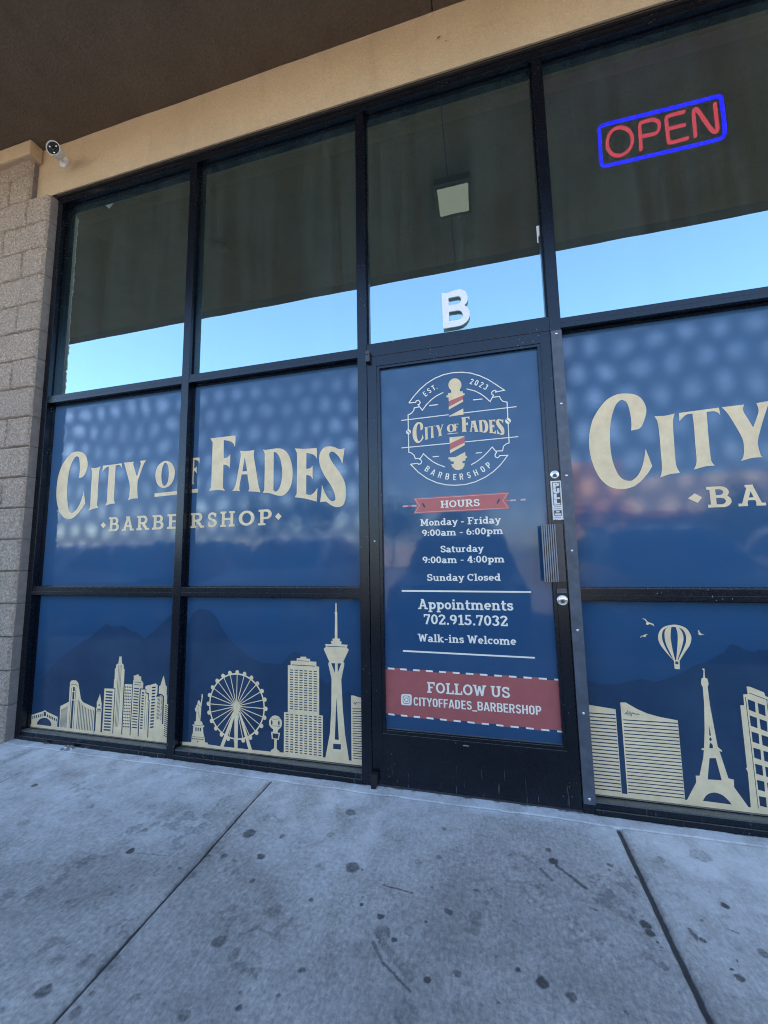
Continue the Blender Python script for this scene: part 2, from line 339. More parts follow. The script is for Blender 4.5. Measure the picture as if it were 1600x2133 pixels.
# ------------------------------------------------------------------ stroke lettering (cap height 1): v stem, r block, l bar, a arc, s/S foot and head serifs
SLAB = {
'M': (1.18, 'v .24 0 1;v .94 0 1;l .27 .95 .59 .2;l .91 .95 .59 .2;s .24 0 .2;s .94 0 .2;r .04 .86 .3 1;r .88 .86 1.14 1'),
'F': (.84, 'v .24 0 1;r .04 .86 .78 1;r .3 .43 .58 .57;r .66 .68 .78 .9;s .24 0 .22'),
'W': (1.22, 'l .2 .95 .38 .04;l .38 .04 .6 .9;l .6 .9 .82 .04;l .82 .04 1.02 .95;S .17 1 .17;S 1.05 1 .17'),
'A': (.98, 'l .2 .03 .48 .97;l .78 .03 .5 .97;r .26 .27 .7 .4;s .17 0 .17;s .81 0 .17;r .3 .88 .6 1'),
'S': (.76, 'a .38 .715 .245 .195 15 270;a .38 .28 .26 .2 90 -165;r .56 .66 .68 .93;r .07 .06 .19 .34'),
'C': (.84, 'a .43 .5 .31 .41 45 315;r .62 .64 .76 .96'),
'H': (1.06, 'v .24 0 1;v .82 0 1;r .24 .43 .82 .57;s .24 0 .2;s .82 0 .2;S .24 1 .2;S .82 1 .2'),
'O': (.94, 'a .47 .5 .34 .41 0 360'),
'U': (1.0, 'v .24 .36 1;v .76 .36 1;a .5 .36 .26 .27 180 360;S .24 1 .19;S .76 1 .19'),
'R': (.98, 'v .24 0 1;r .04 .86 .52 1;r .24 .41 .52 .55;a .52 .705 .2 .225 -90 90;l .5 .46 .78 .05;s .24 0 .2;s .84 0 .13'),
'L': (.8, 'v .24 0 1;r .04 .86 .44 1;r .04 0 .76 .14;r .64 0 .76 .34'),
'B': (.9, 'v .24 0 1;r .04 .86 .5 1;r .04 0 .54 .14;r .24 .45 .54 .58;a .5 .72 .19 .205 -90 90;a .53 .29 .22 .22 -90 90'),
'E': (.86, 'v .24 0 1;r .04 .86 .78 1;r .04 0 .8 .14;r .3 .44 .58 .57;r .66 .68 .78 1;r .68 0 .8 .33'),
'P': (.88, 'v .24 0 1;r .04 .86 .5 1;r .24 .38 .5 .52;a .5 .69 .22 .24 -90 90;s .24 0 .22'),
'o': (.68, 'a .34 .35 .22 .26 0 360'), 'n': (.82, 'v .2 0 .69;v .6 0 .44;a .4 .43 .2 .19 0 170;s .2 0 .17;s .6 0 .18;r .03 .56 .2 .69'),
'm': (1.22, 'v .2 0 .69;v .6 0 .44;v 1.0 0 .44;a .4 .43 .2 .19 0 170;a .8 .43 .2 .19 0 170;s .2 0 .16;s .6 0 .15;s 1.0 0 .18;r .03 .56 .2 .69'),
'd': (.78, 'v .56 0 1;a .33 .35 .21 .26 0 360;r .36 .87 .56 1;r .56 0 .74 .13'), 'a': (.72, 'v .5 0 .45;a .31 .44 .19 .18 0 150;a .29 .2 .18 .14 0 360;r .5 0 .7 .13'),
'y': (.76, 'l .15 .66 .39 .06;l .62 .66 .31 -.24;S .15 .69 .14;S .63 .69 .13;r .1 -.28 .36 -.14'), 'r': (.62, 'v .2 0 .69;s .2 0 .19;r .03 .56 .2 .69;a .42 .43 .2 .2 60 175'),
'i': (.42, 'v .21 0 .69;s .21 0 .18;r .04 .56 .21 .69;r .11 .8 .31 .98'), 't': (.52, 'v .22 .15 .9;r .03 .56 .48 .69;a .37 .2 .15 .14 180 310'),
'u': (.82, 'v .2 .26 .69;v .6 0 .69;a .4 .25 .2 .19 180 355;r .03 .56 .2 .69;r .44 .56 .6 .69;r .6 0 .78 .13'), 'l': (.42, 'v .21 0 1;r .03 .87 .21 1;s .21 0 .19'),
's': (.6, 'a .3 .5 .17 .125 20 270;a .3 .215 .19 .14 90 -165;r .42 .46 .52 .68;r .08 .03 .18 .24'), 'e': (.68, 'a .34 .35 .22 .26 0 315;r .12 .29 .62 .41'),
'c': (.64, 'a .34 .35 .22 .26 45 315;r .46 .45 .58 .68'), 'k': (.82, 'v .2 0 1;r .03 .87 .2 1;s .2 0 .17;l .26 .28 .56 .62;l .36 .42 .62 .05;S .6 .69 .15;s .66 0 .15'),
'p': (.78, 'v .22 -.28 .69;a .45 .35 .21 .26 0 360;r .04 .56 .22 .69;r .04 -.28 .42 -.15'),
'0': (.7, 'a .35 .5 .22 .41 0 360'), '1': (.62, 'v .36 0 1;s .36 0 .26;l .12 .8 .34 .92'), '2': (.7, 'a .34 .715 .22 .2 175 -35;l .5 .62 .14 .1;r .06 0 .64 .14;r .53 0 .65 .27'),
'3': (.7, 'a .33 .735 .2 .185 165 -90;a .33 .28 .23 .21 90 -165'), '4': (.72, 'l .44 .95 .1 .32;r .04 .23 .68 .36;v .48 0 1;s .48 0 .17'), '5': (.7, 'r .12 .86 .6 1;r .12 .48 .27 1;a .31 .32 .25 .24 125 -165'),
'6': (.7, 'a .35 .32 .22 .23 0 360;a .47 .45 .34 .46 105 195'), '7': (.68, 'r .05 .86 .64 1;r .05 .7 .16 1;l .57 .92 .28 .0'), '9': (.7, 'a .35 .68 .22 .23 0 360;a .23 .55 .34 .46 -75 15'),
':': (.32, 'r .08 .06 .25 .24;r .08 .47 .25 .65'), '.': (.32, 'r .08 0 .26 .18'), '-': (.52, 'r .08 .32 .44 .46'), ' ': (.34, '')}
SANS = {
'A': (.68, 'l .1 0 .32 1;l .58 0 .36 1;r .18 .2 .5 .34;r .25 .9 .43 1'), 'B': (.66, 'v .14 0 1;r .14 .86 .4 1;r .14 0 .4 .14;r .14 .44 .4 .57;a .38 .72 .15 .21 -90 90;a .38 .285 .17 .215 -90 90'),
'C': (.62, 'v .14 .28 .72;a .32 .72 .18 .2 5 180;a .32 .28 .18 .2 180 355'), 'D': (.66, 'v .14 0 1;r .14 .86 .36 1;r .14 0 .36 .14;v .5 .28 .72;a .32 .72 .18 .21 0 90;a .32 .28 .18 .21 270 360'),
'E': (.58, 'v .14 0 1;r .14 .86 .54 1;r .14 0 .54 .14;r .14 .43 .48 .57'), 'F': (.55, 'v .14 0 1;r .14 .86 .52 1;r .14 .43 .47 .57'), 'H': (.68, 'v .14 0 1;v .54 0 1;r .14 .43 .54 .57'),
'I': (.28, 'v .14 0 1'), 'O': (.65, 'v .14 .28 .72;v .51 .28 .72;a .325 .72 .185 .2 0 180;a .325 .28 .185 .2 180 360'), 'P': (.62, 'v .14 0 1;r .14 .86 .36 1;r .14 .38 .36 .52;a .34 .69 .18 .24 -90 90'),
'R': (.66, 'v .14 0 1;r .14 .86 .36 1;r .14 .4 .36 .54;a .35 .7 .18 .23 -90 90;l .36 .46 .53 0'), 'S': (.62, 'a .31 .72 .18 .205 10 270;a .31 .285 .18 .215 90 -170'),
'T': (.6, 'v .3 0 1;r .02 .86 .58 1'), 'Y': (.62, 'l .08 1 .31 .45;l .54 1 .31 .45;v .31 0 .48'), 'U': (.66, 'v .14 .28 1;v .52 .28 1;a .33 .28 .19 .2 180 360'), 'L': (.54, 'v .14 0 1;r .14 0 .52 .14'),
'_': (.5, 'r 0 -.16 .5 -.03'), '.': (.24, 'r .04 0 .2 .17'), '0': (.64, 'v .14 .28 .72;v .5 .28 .72;a .32 .72 .18 .2 0 180;a .32 .28 .18 .2 180 360'),
'2': (.6, 'a .3 .72 .18 .2 175 -35;l .44 .62 .12 .1;r .05 0 .54 .14'), '3': (.6, 'a .29 .735 .17 .185 165 -90;a .29 .28 .19 .21 90 -165'), ' ': (.3, '')}
def glyph(font, ch):
    adv, prog = font[ch]; w = 0.195 if font is SLAB else 0.17; t = 0.14; out = []
    def seg(x0, y0, x1, y1, ww):
        d = math.hypot(x1 - x0, y1 - y0); nx, ny = -(y1 - y0) / d * ww / 2, (x1 - x0) / d * ww / 2
        out.append([(x0 + nx, y0 + ny), (x1 + nx, y1 + ny), (x1 - nx, y1 - ny), (x0 - nx, y0 - ny)])
    for c in prog.split(';'):
        if not c: continue
        k = c[0]; a = [float(q) for q in c[1:].split()]
        if k == 'v': out.append([(a[0] - w / 2, a[1]), (a[0] + w / 2, a[1]), (a[0] + w / 2, a[2]), (a[0] - w / 2, a[2])])
        elif k == 'r': out.append([(a[0], a[1]), (a[2], a[1]), (a[2], a[3]), (a[0], a[3])])
        elif k == 'l': seg(a[0], a[1], a[2], a[3], w * 0.92)
        elif k == 's': out.append([(a[0] - a[2], a[1]), (a[0] + a[2], a[1]), (a[0] + a[2], a[1] + t * .93), (a[0] - a[2], a[1] + t * .93)])
        elif k == 'S': out.append([(a[0] - a[2], a[1] - t * .93), (a[0] + a[2], a[1] - t * .93), (a[0] + a[2], a[1]), (a[0] - a[2], a[1])])
        elif k == 'a':
            cx, cy, rx, ry, a0, a1 = a; n = max(3, int(abs(a1 - a0) / 18)); ww = w; wt = t * 1.12
            ang = [R(a0 + (a1 - a0) * i / n) for i in range(n + 1)]
            for p, q in zip(ang, ang[1:]):
                out.append([(cx + (rx + s * ww / 2) * math.cos(g), cy + (ry + s * wt / 2) * math.sin(g)) for s, g in ((-1, p), (1, p), (1, q), (-1, q))])
    return adv, out
def extent(pl): xs = [p[0] for q in pl for p in q]; return min(xs), max(xs)
def line_polys(font, s, x0, x1, zb, zc):
    pen = 0; pl = []
    for ch in s:
        adv, g = glyph(font, ch); pl += [[(x + pen, y) for x, y in q] for q in g]; pen += adv
    a, b = extent(pl); kx = (x1 - x0) / (b - a); kz = zc - zb
    return [('+', [(x0 + (x - a) * kx, zb + y * kz) for x, y in q]) for q in pl]
def glyph_box(font, ch, x0, x1, zb, zc): return line_polys(font, ch, x0, x1, zb, zc)
def glyph_arc(font, ch, c, rad, ang, h, inv):
    adv, g = glyph(font, ch); a, b = extent(g); mx = (a + b) / 2; th = R(ang)
    up = Vector((math.cos(th), math.sin(th))) * (-1 if inv else 1); rt = Vector((up.y, -up.x)); o = Vector(c) + Vector((math.cos(th), math.sin(th))) * rad
    return [('+', [tuple(o + rt * ((x - mx) * h) + up * ((y - 0.5) * h)) for x, y in q]) for q in g]

# ================================================================== SETTING
GX0, GX1, GY0, GY1 = -3.1, 1.45, -1.32, 0.10
SLABX = (-2.575, -1.046, 0.474, 2.0)
def vnoise(X, Y, sc, seed):
    g = np.random.RandomState(seed).rand(256, 256); x = X * sc + 97.3; y = Y * sc + 53.1
    xi = np.floor(x).astype(int); yi = np.floor(y).astype(int); fx = x - xi; fy = y - yi
    fx = fx * fx * (3 - 2 * fx); fy = fy * fy * (3 - 2 * fy); a = lambda i, j: g[(xi + i) % 256, (yi + j) % 256]
    return (a(0, 0) * (1 - fx) + a(1, 0) * fx) * (1 - fy) + (a(0, 1) * (1 - fx) + a(1, 1) * fx) * fy
def fbm(X, Y, sc, seed, o=4, g=0.55):
    s = 0; a = 1; t = 0
    for i in range(o): s = s + a * vnoise(X, Y, sc * 2 ** i, seed + i); t += a; a *= g
    return s / t
def grid_mesh(name, X, Y, Z, mat, attrs=None, parent=None, smooth=True, flip=False):
    ny, nx = X.shape; me = bpy.data.meshes.new(name)
    co = np.stack([X, Y, Z], -1).reshape(-1, 3).astype(np.float32)
    i = np.arange((ny - 1) * (nx - 1)); r, c = i // (nx - 1), i % (nx - 1); a = r * nx + c
    q = np.stack([a, a + 1, a + nx + 1, a + nx], 1)
    if flip: q = q[:, ::-1]
    me.vertices.add(len(co)); me.vertices.foreach_set('co', co.ravel())
    me.loops.add(q.size); me.loops.foreach_set('vertex_index', q.ravel().astype(np.int32))
    me.polygons.add(len(q)); me.polygons.foreach_set('loop_start', np.arange(0, q.size, 4, dtype=np.int32))
    me.polygons.foreach_set('loop_total', np.full(len(q), 4, dtype=np.int32))
    me.update(calc_edges=True); me.validate()
    for k, v in (attrs or {}).items():
        at = me.attributes.new(k, 'FLOAT', 'POINT'); at.data.foreach_set('value', v.ravel().astype(np.float32))
    if smooth: me.polygons.foreach_set('use_smooth', np.ones(len(q), bool))
    return link(name, me, mat, parent)
SPOTS = [(-1.325, -0.589, 0.016, 1), (-0.966, -0.532, 0.0156, 0.6), (-0.831, -0.505, 0.0155, 0.8), (-1.025, -0.545, 0.0104, 0.6), (-1.031, -0.517, 0.0071, 0.7), (-1.02, -0.635, 0.0179, 0.4), (-0.799, -0.607, 0.0111, 0.6), (-0.574, -0.63, 0.0104, 0.7), (-0.486, -0.48, 0.0262, 0.75), (-0.451, -0.485, 0.0065, 0.8), (-0.94, -0.409, 0.028, 0.8), (-0.805, -0.396, 0.0129, 0.6), (-0.59, -0.204, 0.026, 0.6), (-0.622, -0.346, 0.0166, 0.4), (-1.121, -0.618, 0.0101, 0.4), (-1.08, -0.616, 0.0075, 0.6), (-1.147, -0.664, 0.0057, 0.6), (-1.185, -0.712, 0.0072, 0.7), (-1.22, -0.73, 0.0055, 0.6), (-1.226, -0.752, 0.0093, 0.4), (-0.774, -0.813, 0.0215, 0.6), (-0.709, -0.836, 0.0194, 0.4), (-1.026, -0.932, 0.032, 0.35), (-0.816, -0.856, 0.0117, 0.4), (-1.122, -0.852, 0.0098, 0.4), (-1.177, -0.921, 0.0054, 0.4), (-1.174, -0.957, 0.0195, 0.35), (-1.128, -1.025, 0.0205, 0.7), (-1.0, -1.003, 0.0095, 0.5), (-0.889, -0.982, 0.013, 0.4), (-0.62, -0.944, 0.0114, 0.8), (-0.5, -0.917, 0.0057, 0.8), (-0.509, -0.828, 0.0099, 0.6), (-0.412, -0.613, 0.0066, 1), (-0.417, -0.588, 0.006, 0.6), (-0.594, -0.608, 0.0038, 0.7), (-0.696, -0.698, 0.0073, 0.5), (-0.778, -0.744, 0.0157, 0.4), (-1.367, -0.484, 0.0154, 0.5), (-1.476, -0.809, 0.0314, 0.35), (-1.55, -0.84, 0.0234, 0.4), (-1.729, -0.415, 0.0212, 0.35), (-1.9, -0.563, 0.025, 0.3), (-2.165, -0.348, 0.0164, 0.8), (-0.345, -0.637, 0.0127, 0.9), (-0.329, -0.686, 0.027, 0.5), (-0.328, -0.715, 0.0053, 1), (-0.829, -0.731, 0.0087, 0.4), (-0.664, -0.546, 0.0065, 0.4), (-0.74, -0.987, 0.0169, 0.5), (-0.54, -0.896, 0.0082, 0.5), (-0.997, -1.042, 0.0148, 0.5), (-0.639, -0.911, 0.0059, 0.5), (-0.194, -0.219, 0.0111, 0.6), (-0.197, -0.365, 0.0135, 0.5), (-0.268, -0.403, 0.0149, 0.35), (0.188, -0.245, 0.0136, 0.7), (0.196, -0.298, 0.0163, 1), (-0.065, -0.48, 0.0105, 0.6), (-0.208, -0.499, 0.0076, 0.5), (-0.146, -0.575, 0.0128, 0.7), (-0.209, -0.621, 0.0055, 0.9), (-0.253, -0.662, 0.0176, 0.35), (-0.29, -0.695, 0.008, 0.9), (-0.012, -0.68, 0.0031, 1), (0.045, -0.7, 0.0085, 1), (0.101, -0.718, 0.0165, 0.95), (0.165, -0.738, 0.0136, 0.7), (-0.185, -0.779, 0.0096, 0.9), (-0.108, -0.747, 0.0109, 0.6), (-0.109, -0.824, 0.0168, 0.35), (-0.013, -0.789, 0.0068, 0.6), (0.386, -0.272, 0.0112, 0.6), (0.374, -0.295, 0.0071, 0.6), (0.452, -0.311, 0.0092, 0.7), (0.414, -0.49, 0.0161, 0.9), (0.417, -0.515, 0.0132, 0.9), (0.427, -0.537, 0.0051, 1), (0.43, -0.555, 0.0044, 1), (0.414, -0.605, 0.0145, 0.5), (0.709, -0.155, 0.036, 0.35), (0.675, -0.362, 0.0141, 0.95), (0.538, -0.494, 0.0078, 0.8), (0.55, -0.503, 0.0077, 0.9), (0.58, -0.436, 0.0068, 0.6), (0.61, -0.547, 0.003, 1), (0.581, -0.572, 0.0036, 1), (0.588, -0.594, 0.0129, 0.8), (0.562, -0.205, 0.0163, 0.4), (0.689, -0.51, 0.0148, 0.6), (-0.224, -0.861, 0.0334, 0.35), (0.0, -0.603, 0.0054, 0.4), (-0.053, -0.678, 0.0051, 0.5), (0.285, -0.742, 0.0055, 0.6), (0.066, -0.57, 0.0082, 0.4), (0.043, -0.564, 0.0055, 0.4)]
STREAKS = [(0.204, -0.318, 0.278, -0.391, 0.013, 0.9), (0.149, -0.346, 0.178, -0.383, 0.013, 0.7), (-0.362, -0.527, -0.264, -0.533, 0.006, 0.9), (-0.302, -0.765, -0.222, -0.813, 0.007, 0.9), (-0.314, -0.718, -0.227, -0.781, 0.023, 0.45), (-1.295, -0.591, -1.166, -0.579, 0.004, 0.8), (-1.166, -0.579, -1.01, -0.57, 0.003, 0.5), (-0.345, -0.719, -0.301, -0.768, 0.011, 0.7), (-0.471, -0.719, -0.428, -0.833, 0.031, 0.25), (-0.899, -0.966, -0.895, -0.918, 0.004, 0.6), (-2.362, -0.366, -2.368, -0.27, 0.006, 0.8), (0.53, -0.474, 0.534, -0.503, 0.011, 0.8), (0.635, -0.452, 0.66, -0.459, 0.006, 0.7), (0.274, -0.467, 0.293, -0.471, 0.007, 0.7), (0.294, -0.354, 0.318, -0.373, 0.009, 0.5)]
def build_sidewalk():
    st = 0.004
    xs = np.arange(GX0, GX1 + st, st); ys = np.arange(GY0, GY1 + st, st); X, Y = np.meshgrid(xs, ys)
    Z = (fbm(X, Y, 3, 1, 4) - 0.5) * 0.004 + (fbm(X, Y, 60, 9, 2) - 0.5) * 0.0011
    stain = np.zeros_like(X)
    wx = (fbm(X, Y, 45, 21, 3) - 0.5) * 0.012; wy = (fbm(X, Y, 45, 31, 3) - 0.5) * 0.012
    Xd, Yd = X + wx, Y + wy
    for (x, y, r, s) in SPOTS:
        r *= 1.0; w = 3 * r; m = (abs(X - x) < w) & (abs(Y - y) < w)
        d = np.hypot(Xd[m] - x, (Yd[m] - y) * 1.05) / r
        stain[m] = np.maximum(stain[m], (0.18 + 0.42 * s) * np.clip((1.22 - d) / 0.4, 0, 1))
    rs = np.random.RandomState(5)
    for k in range(420):
        x = rs.uniform(-2.9, 1.3); y = -rs.uniform(0.12, 1.25); r = rs.choice([0.002, 0.003, 0.004, 0.006, 0.009, 0.014], p=[.3, .25, .2, .12, .08, .05]); s = rs.uniform(0.1, 0.6) * (1 if r < .008 else .55)
        if x < -1.2: s *= .7
        w = 3 * r; m = (abs(X - x) < w + .006) & (abs(Y - y) < w + .006)
        d = np.hypot(Xd[m] - x, Yd[m] - y) / r
        stain[m] = np.maximum(stain[m], (0.14 + 0.36 * s) * np.clip((1.3 - d) / 0.6, 0, 1))
    for (x0, y0, x1, y1, w, s) in STREAKS:
        dx, dy = x1 - x0, y1 - y0; L2 = dx * dx + dy * dy
        m = (X > min(x0, x1) - .04) & (X < max(x0, x1) + .04) & (Y > min(y0, y1) - .04) & (Y < max(y0, y1) + .04)
        px = X[m] + wx[m] * .5; py = Y[m] + wy[m] * .5
        t = np.clip(((px - x0) * dx + (py - y0) * dy) / L2, 0, 1)
        d = np.hypot(px - x0 - t * dx, py - y0 - t * dy) / (w * .6)
        stain[m] = np.maximum(stain[m], (0.16 + 0.38 * s) * np.clip((1.3 - d) / 0.6, 0, 1))
    # worn dark by foot traffic in front of the door; paler towards the wall
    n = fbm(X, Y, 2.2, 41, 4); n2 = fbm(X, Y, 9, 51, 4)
    paleness = np.clip(1 - (-Y) / (0.30 + 0.75 * n), 0, 1) ** 0.7
    door = np.exp(-((X - 0.12) / 0.36) ** 2) * np.clip((-Y - 0.06) / 0.05, 0, 1)
    paleness = paleness * (1 - 0.85 * door)
    patch = np.exp(-((X - 0.85) / 0.5) ** 2 - ((Y + 0.10) / 0.12) ** 2)
    paleness = np.clip(paleness + 0.5 * patch * n2 * 2 + 0.22 * np.clip((-1.15 - X) / 0.8, 0, 1) * n, 0, 1.0)
    paleness *= np.clip(0.15 + 1.3 * n2 * (0.6 + 0.8 * fbm(X, Y, 28, 57, 3)), 0, 1.15)
    stain = np.maximum(stain, 0.34 * door * np.clip(n * 1.6 - .45, 0, 1))
    sm = np.clip((fbm(X, Y, 7, 131, 4) - .60) / .12, 0, 1) * np.clip((fbm(X, Y, 34, 141, 3) - .38) / .2, 0, 1); stain = np.maximum(stain, .34 * sm * np.clip((-Y - .1) / .2, 0, 1))
    # tooled joints
    for k, jx in enumerate(SLABX):
        jw = 0.0045 if k != 2 else 0.0075
        off = jx + (0.011 * np.clip(-Y - .07, 0, 1) * (-1 if k == 2 else 1.0 if k == 1 else 0)) + (fbm(X * 0, Y, 14, 60 + k, 3) - .5) * 0.006
        d = abs(X - off); m = Y < -0.062
        dep = np.clip((jw * 2.2 - d) / (jw * 1.4), 0, 1) * m
        Z -= dep * (0.010 if k != 2 else 0.016)
        stain = np.maximum(stain, np.clip((jw * 1.5 - d) / (jw * .8), 0, 1) * m * 0.75)
        side = np.clip((jw * 5 - (X - off) * (-1 if k == 1 else 1)) / (jw * 4), 0, 1) * ((X - off) * (-1 if k == 1 else 1) > 0) * m
        paleness = np.clip(paleness * (1 - .7 * side), 0, 1)
    yl = -0.060 + (fbm(X, Y * 0, 6, 71, 4) - .5) * 0.016; d = abs(Y - yl)
    Z -= np.clip((0.004 - d) / 0.003, 0, 1) * 0.004
    stain = np.maximum(stain, np.clip((0.0035 - d) / 0.002, 0, 1) * np.clip(fbm(X, Y, 12, 77, 3) * 1.6 - .35, 0, 1) * 0.5)
    stain = np.maximum(stain, np.clip((Y + .016) / .014, 0, 1) * np.clip(fbm(X, Y, 20, 88, 3) * 1.5 - .3, 0, 1) * .75)
    paleness = np.maximum(paleness, np.clip((Y + 0.064) / 0.006, 0, 1) * 0.62 * (0.5 + n2 * .8) * (1 - .35 * door))
    o = grid_mesh('sidewalk', X, Y, Z, 'concrete', {'stain': stain, 'paleness': paleness}); o['kind'] = 'structure'
build_sidewalk()
WALK = []
for a in ((-16, GX0, -2.5, 0.10), (GX1, 14, -2.5, 0.10), (GX0, GX1, -2.5, GY0)): WALK.append((*a, -0.15, -0.001))
boxes('sidewalk_slab', 'concrete', None, WALK)['kind'] = 'structure'
boxes('parking_lot', 'asphalt', None, [(-80, 80, -90, -2.5, -0.40, -0.15)])['kind'] = 'structure'
lines = [(-12.8 + 3.1 * k, -12.7 + 3.1 * k, -9.4, -4.2, -0.149, -0.146) for k in range(11)]
boxes('parking_lines', 'paint_white', None, lines)['kind'] = 'structure'

# ---- block pier to the left of the windows
def build_block_wall():
    bw = thing('block_wall', 'grey split-face concrete block wall left of the shop windows', 'wall', (-4.4, 0, 0))
    H = 0.2032; X1 = -2.848
    boxes('mortar_core', 'mortar', bw, [(-13.6, X1 - 0.004, -0.047, 0.30, 0, 3.655), (-13.6, -3.066, -0.047, 0.30, 3.655, 4.09)])
    bm_v, bm_f, base = [], [], 0
    def patch(x0, x1, z0, z1, seed, ret):
        nonlocal base
        st = 0.0055 if x1 > -3.7 else 0.025
        nx = max(3, int((x1 - x0) / st)); nz = max(3, int((z1 - z0) / st))
        X, Zz = np.meshgrid(np.linspace(x0, x1, nx), np.linspace(z0, z1, nz))
        r = fbm(X, Zz, 9, 100 + seed, 3) * 0.018 + fbm(X, Zz, 42, 200 + seed, 3, .75) * 0.020
        eg = np.minimum.reduce([X - x0, Zz - z0, z1 - Zz] + ([] if ret else [x1 - X]))
        ramp = np.clip(eg / 0.006, 0, 1) ** .5
        if ret: ramp = np.minimum(ramp, 0.35 + 0.65 * np.clip((x1 - X) / 0.01, 0, 1))
        Y = -0.0465 - (r * 0.75 + 0.004) * ramp
        jag = -fbm(Zz * 0 + 5, Zz, 34, 300 + seed, 3) * 0.007 if ret else 0
        Xj = X + (jag * np.clip((X - x1 + .03) / .03, 0, 1) if ret else 0)
        co = np.stack([Xj, Y, Zz], -1).reshape(-1, 3); i = np.arange((nz - 1) * (nx - 1)); a = i // (nx - 1) * nx + i % (nx - 1)
        bm_v.append(co); bm_f.append(np.stack([a, a + 1, a + nx + 1, a + nx], 1) + base); base += len(co)
        # smooth skirts: right return (or block edge), left, top, bottom
        for k, (idx, deep) in enumerate(((np.arange(nz) * nx + nx - 1, 0.30 if ret else 0.0), (np.arange(nz)[::-1] * nx, 0.0), (np.arange(nx)[::-1] + (nz - 1) * nx, 0.0 if not ret else 0.0), (np.arange(nx), 0.0))):
            e = co[idx]; b2 = e.copy(); b2[:, 1] = deep if deep else -0.040
            if k == 0 and ret: b2[:, 0] = x1
            if k == 0 and ret:
                mid = e.copy(); mid[:, 0] = x1; mid[:, 1] = np.minimum(e[:, 1] + .004, -0.04); allv = np.concatenate([e, mid, b2]); n = len(e); q = np.arange(n - 1)
                f1 = np.stack([q, q + n, q + n + 1, q + 1], 1); f = np.concatenate([f1, f1 + n]) + base
                bm_v.append(allv); bm_f.append(f); base += len(allv)
            else:
                allv = np.concatenate([e, b2]); n = len(e); q = np.arange(n - 1)
                bm_v.append(allv); bm_f.append(np.stack([q, q + n, q + n + 1, q + 1], 1) + base); base += len(allv)
    for k in range(20):
        z0 = 0.011 + H * k if k else -0.01; z1 = 0.011 + H * (k + 1) - 0.0045
        xr = X1 if k < 18 else -3.038
        if k == 19: z1 = 4.085
        first = 0.197 if k % 2 == 1 else 0.398
        x = xr; n = 0
        if k >= 18: first = 0.36 if k % 2 else 0.2
        if k >= 18: xr = -3.0615
        while x > -13.5:
            w = first if n == 0 else 0.397
            if k > 0 or True: patch(x - w + 0.002, x - (0.002 if n else 0), z0, z1, k * 31 + n * 7, n == 0)
            x -= w + 0.006; n += 1
    V = np.concatenate(bm_v).astype(np.float32); F = np.concatenate(bm_f).astype(np.int32)
    me = bpy.data.meshes.new('split_face_blocks'); me.vertices.add(len(V)); me.vertices.foreach_set('co', V.ravel())
    me.loops.add(F.size); me.loops.foreach_set('vertex_index', F.ravel()); me.polygons.add(len(F)); me.polygons.foreach_set('loop_start', np.arange(0, F.size, 4, dtype=np.int32)); me.polygons.foreach_set('loop_total', np.full(len(F), 4, dtype=np.int32))
    me.update(calc_edges=True); me.validate(); link('split_face_blocks', me, 'block', bw)
    return bw
BW = build_block_wall()

# ---- stucco band over the windows, ledge, plain wall further right, soffit and canopy edge
SW = thing('stucco_wall', 'smooth tan stucco band between the window heads and the brown soffit', 'wall', (-1, 0, 3.7))
def wavy_panel(name, mat, parent, x0, x1, z0, z1, y, amp, st=0.02):
    xs = np.linspace(x0, x1, int((x1 - x0) / st)); zs = np.linspace(z0, z1, max(3, int((z1 - z0) / st))); X, Z = np.meshgrid(xs, zs)
    Y = y + (fbm(X, Z, 1.7, 400, 4) - .5) * amp; return grid_mesh(name, X, Y, Z, mat, None, parent)
wavy_panel('stucco_face', 'stucco_tan', SW, -3.06, 4.5, 3.7005, 4.105, -0.021, 0.010)
boxes('stucco_backing', 'stucco_tan', SW, [(-3.06, 9, 0.0, 0.25, 3.715, 4.2)])
boxes('stucco_edge', 'stucco_tan', SW, [(-2.846, 4.5, -0.0255, -0.0165, 3.694, 3.7005)])
boxes('brown_flashing', 'brown_trim', SW, [(-2.846, 4.5, -0.0165, 0.06, 3.6975, 3.708), (-2.846, 4.5, -0.012, 0.02, 3.688, 3.6975)])
boxes('light_block_wall', 'stucco_tan', SW, [(1.5305, 9, -0.02, 0.25, 0, 3.6935)])  # unseen wall added to stop light leaking in on the right
decal('stucco_chip', [('+', [(-0.118, 3.905), (-0.098, 3.912), (-0.092, 3.92), (-0.110, 3.917)]), ('+', [(-0.075, 3.872), (-0.060, 3.876), (-0.066, 3.881)])], -0.0275, 'brown_trim', SW)
LG = box('stucco_ledge', 'stucco_tan', None, -13.6, -3.005, -0.105, -0.02, 3.982, 4.098, 0.012)
tag(LG, 'rounded tan stucco ledge capping the block wall under the soffit', 'ledge')
CAN = thing('canopy', 'dark brown stucco soffit overhanging the shop front', 'canopy', (-1, -0.9, 4.1))
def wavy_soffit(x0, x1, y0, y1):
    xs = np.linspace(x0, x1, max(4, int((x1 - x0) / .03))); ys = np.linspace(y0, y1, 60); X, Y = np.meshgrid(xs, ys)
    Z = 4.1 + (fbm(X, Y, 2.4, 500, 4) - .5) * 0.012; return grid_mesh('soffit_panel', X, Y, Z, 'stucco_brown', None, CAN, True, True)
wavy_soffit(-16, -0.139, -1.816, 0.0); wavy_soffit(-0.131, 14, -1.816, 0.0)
boxes('soffit_joint', 'black_plastic', CAN, [(-0.142, -0.128, -1.816, -0.03, 4.112, 4.13)])
boxes('fascia', 'stucco_tan', CAN, [(-16, 14, -1.94, -1.816, 4.112, 5.6)])
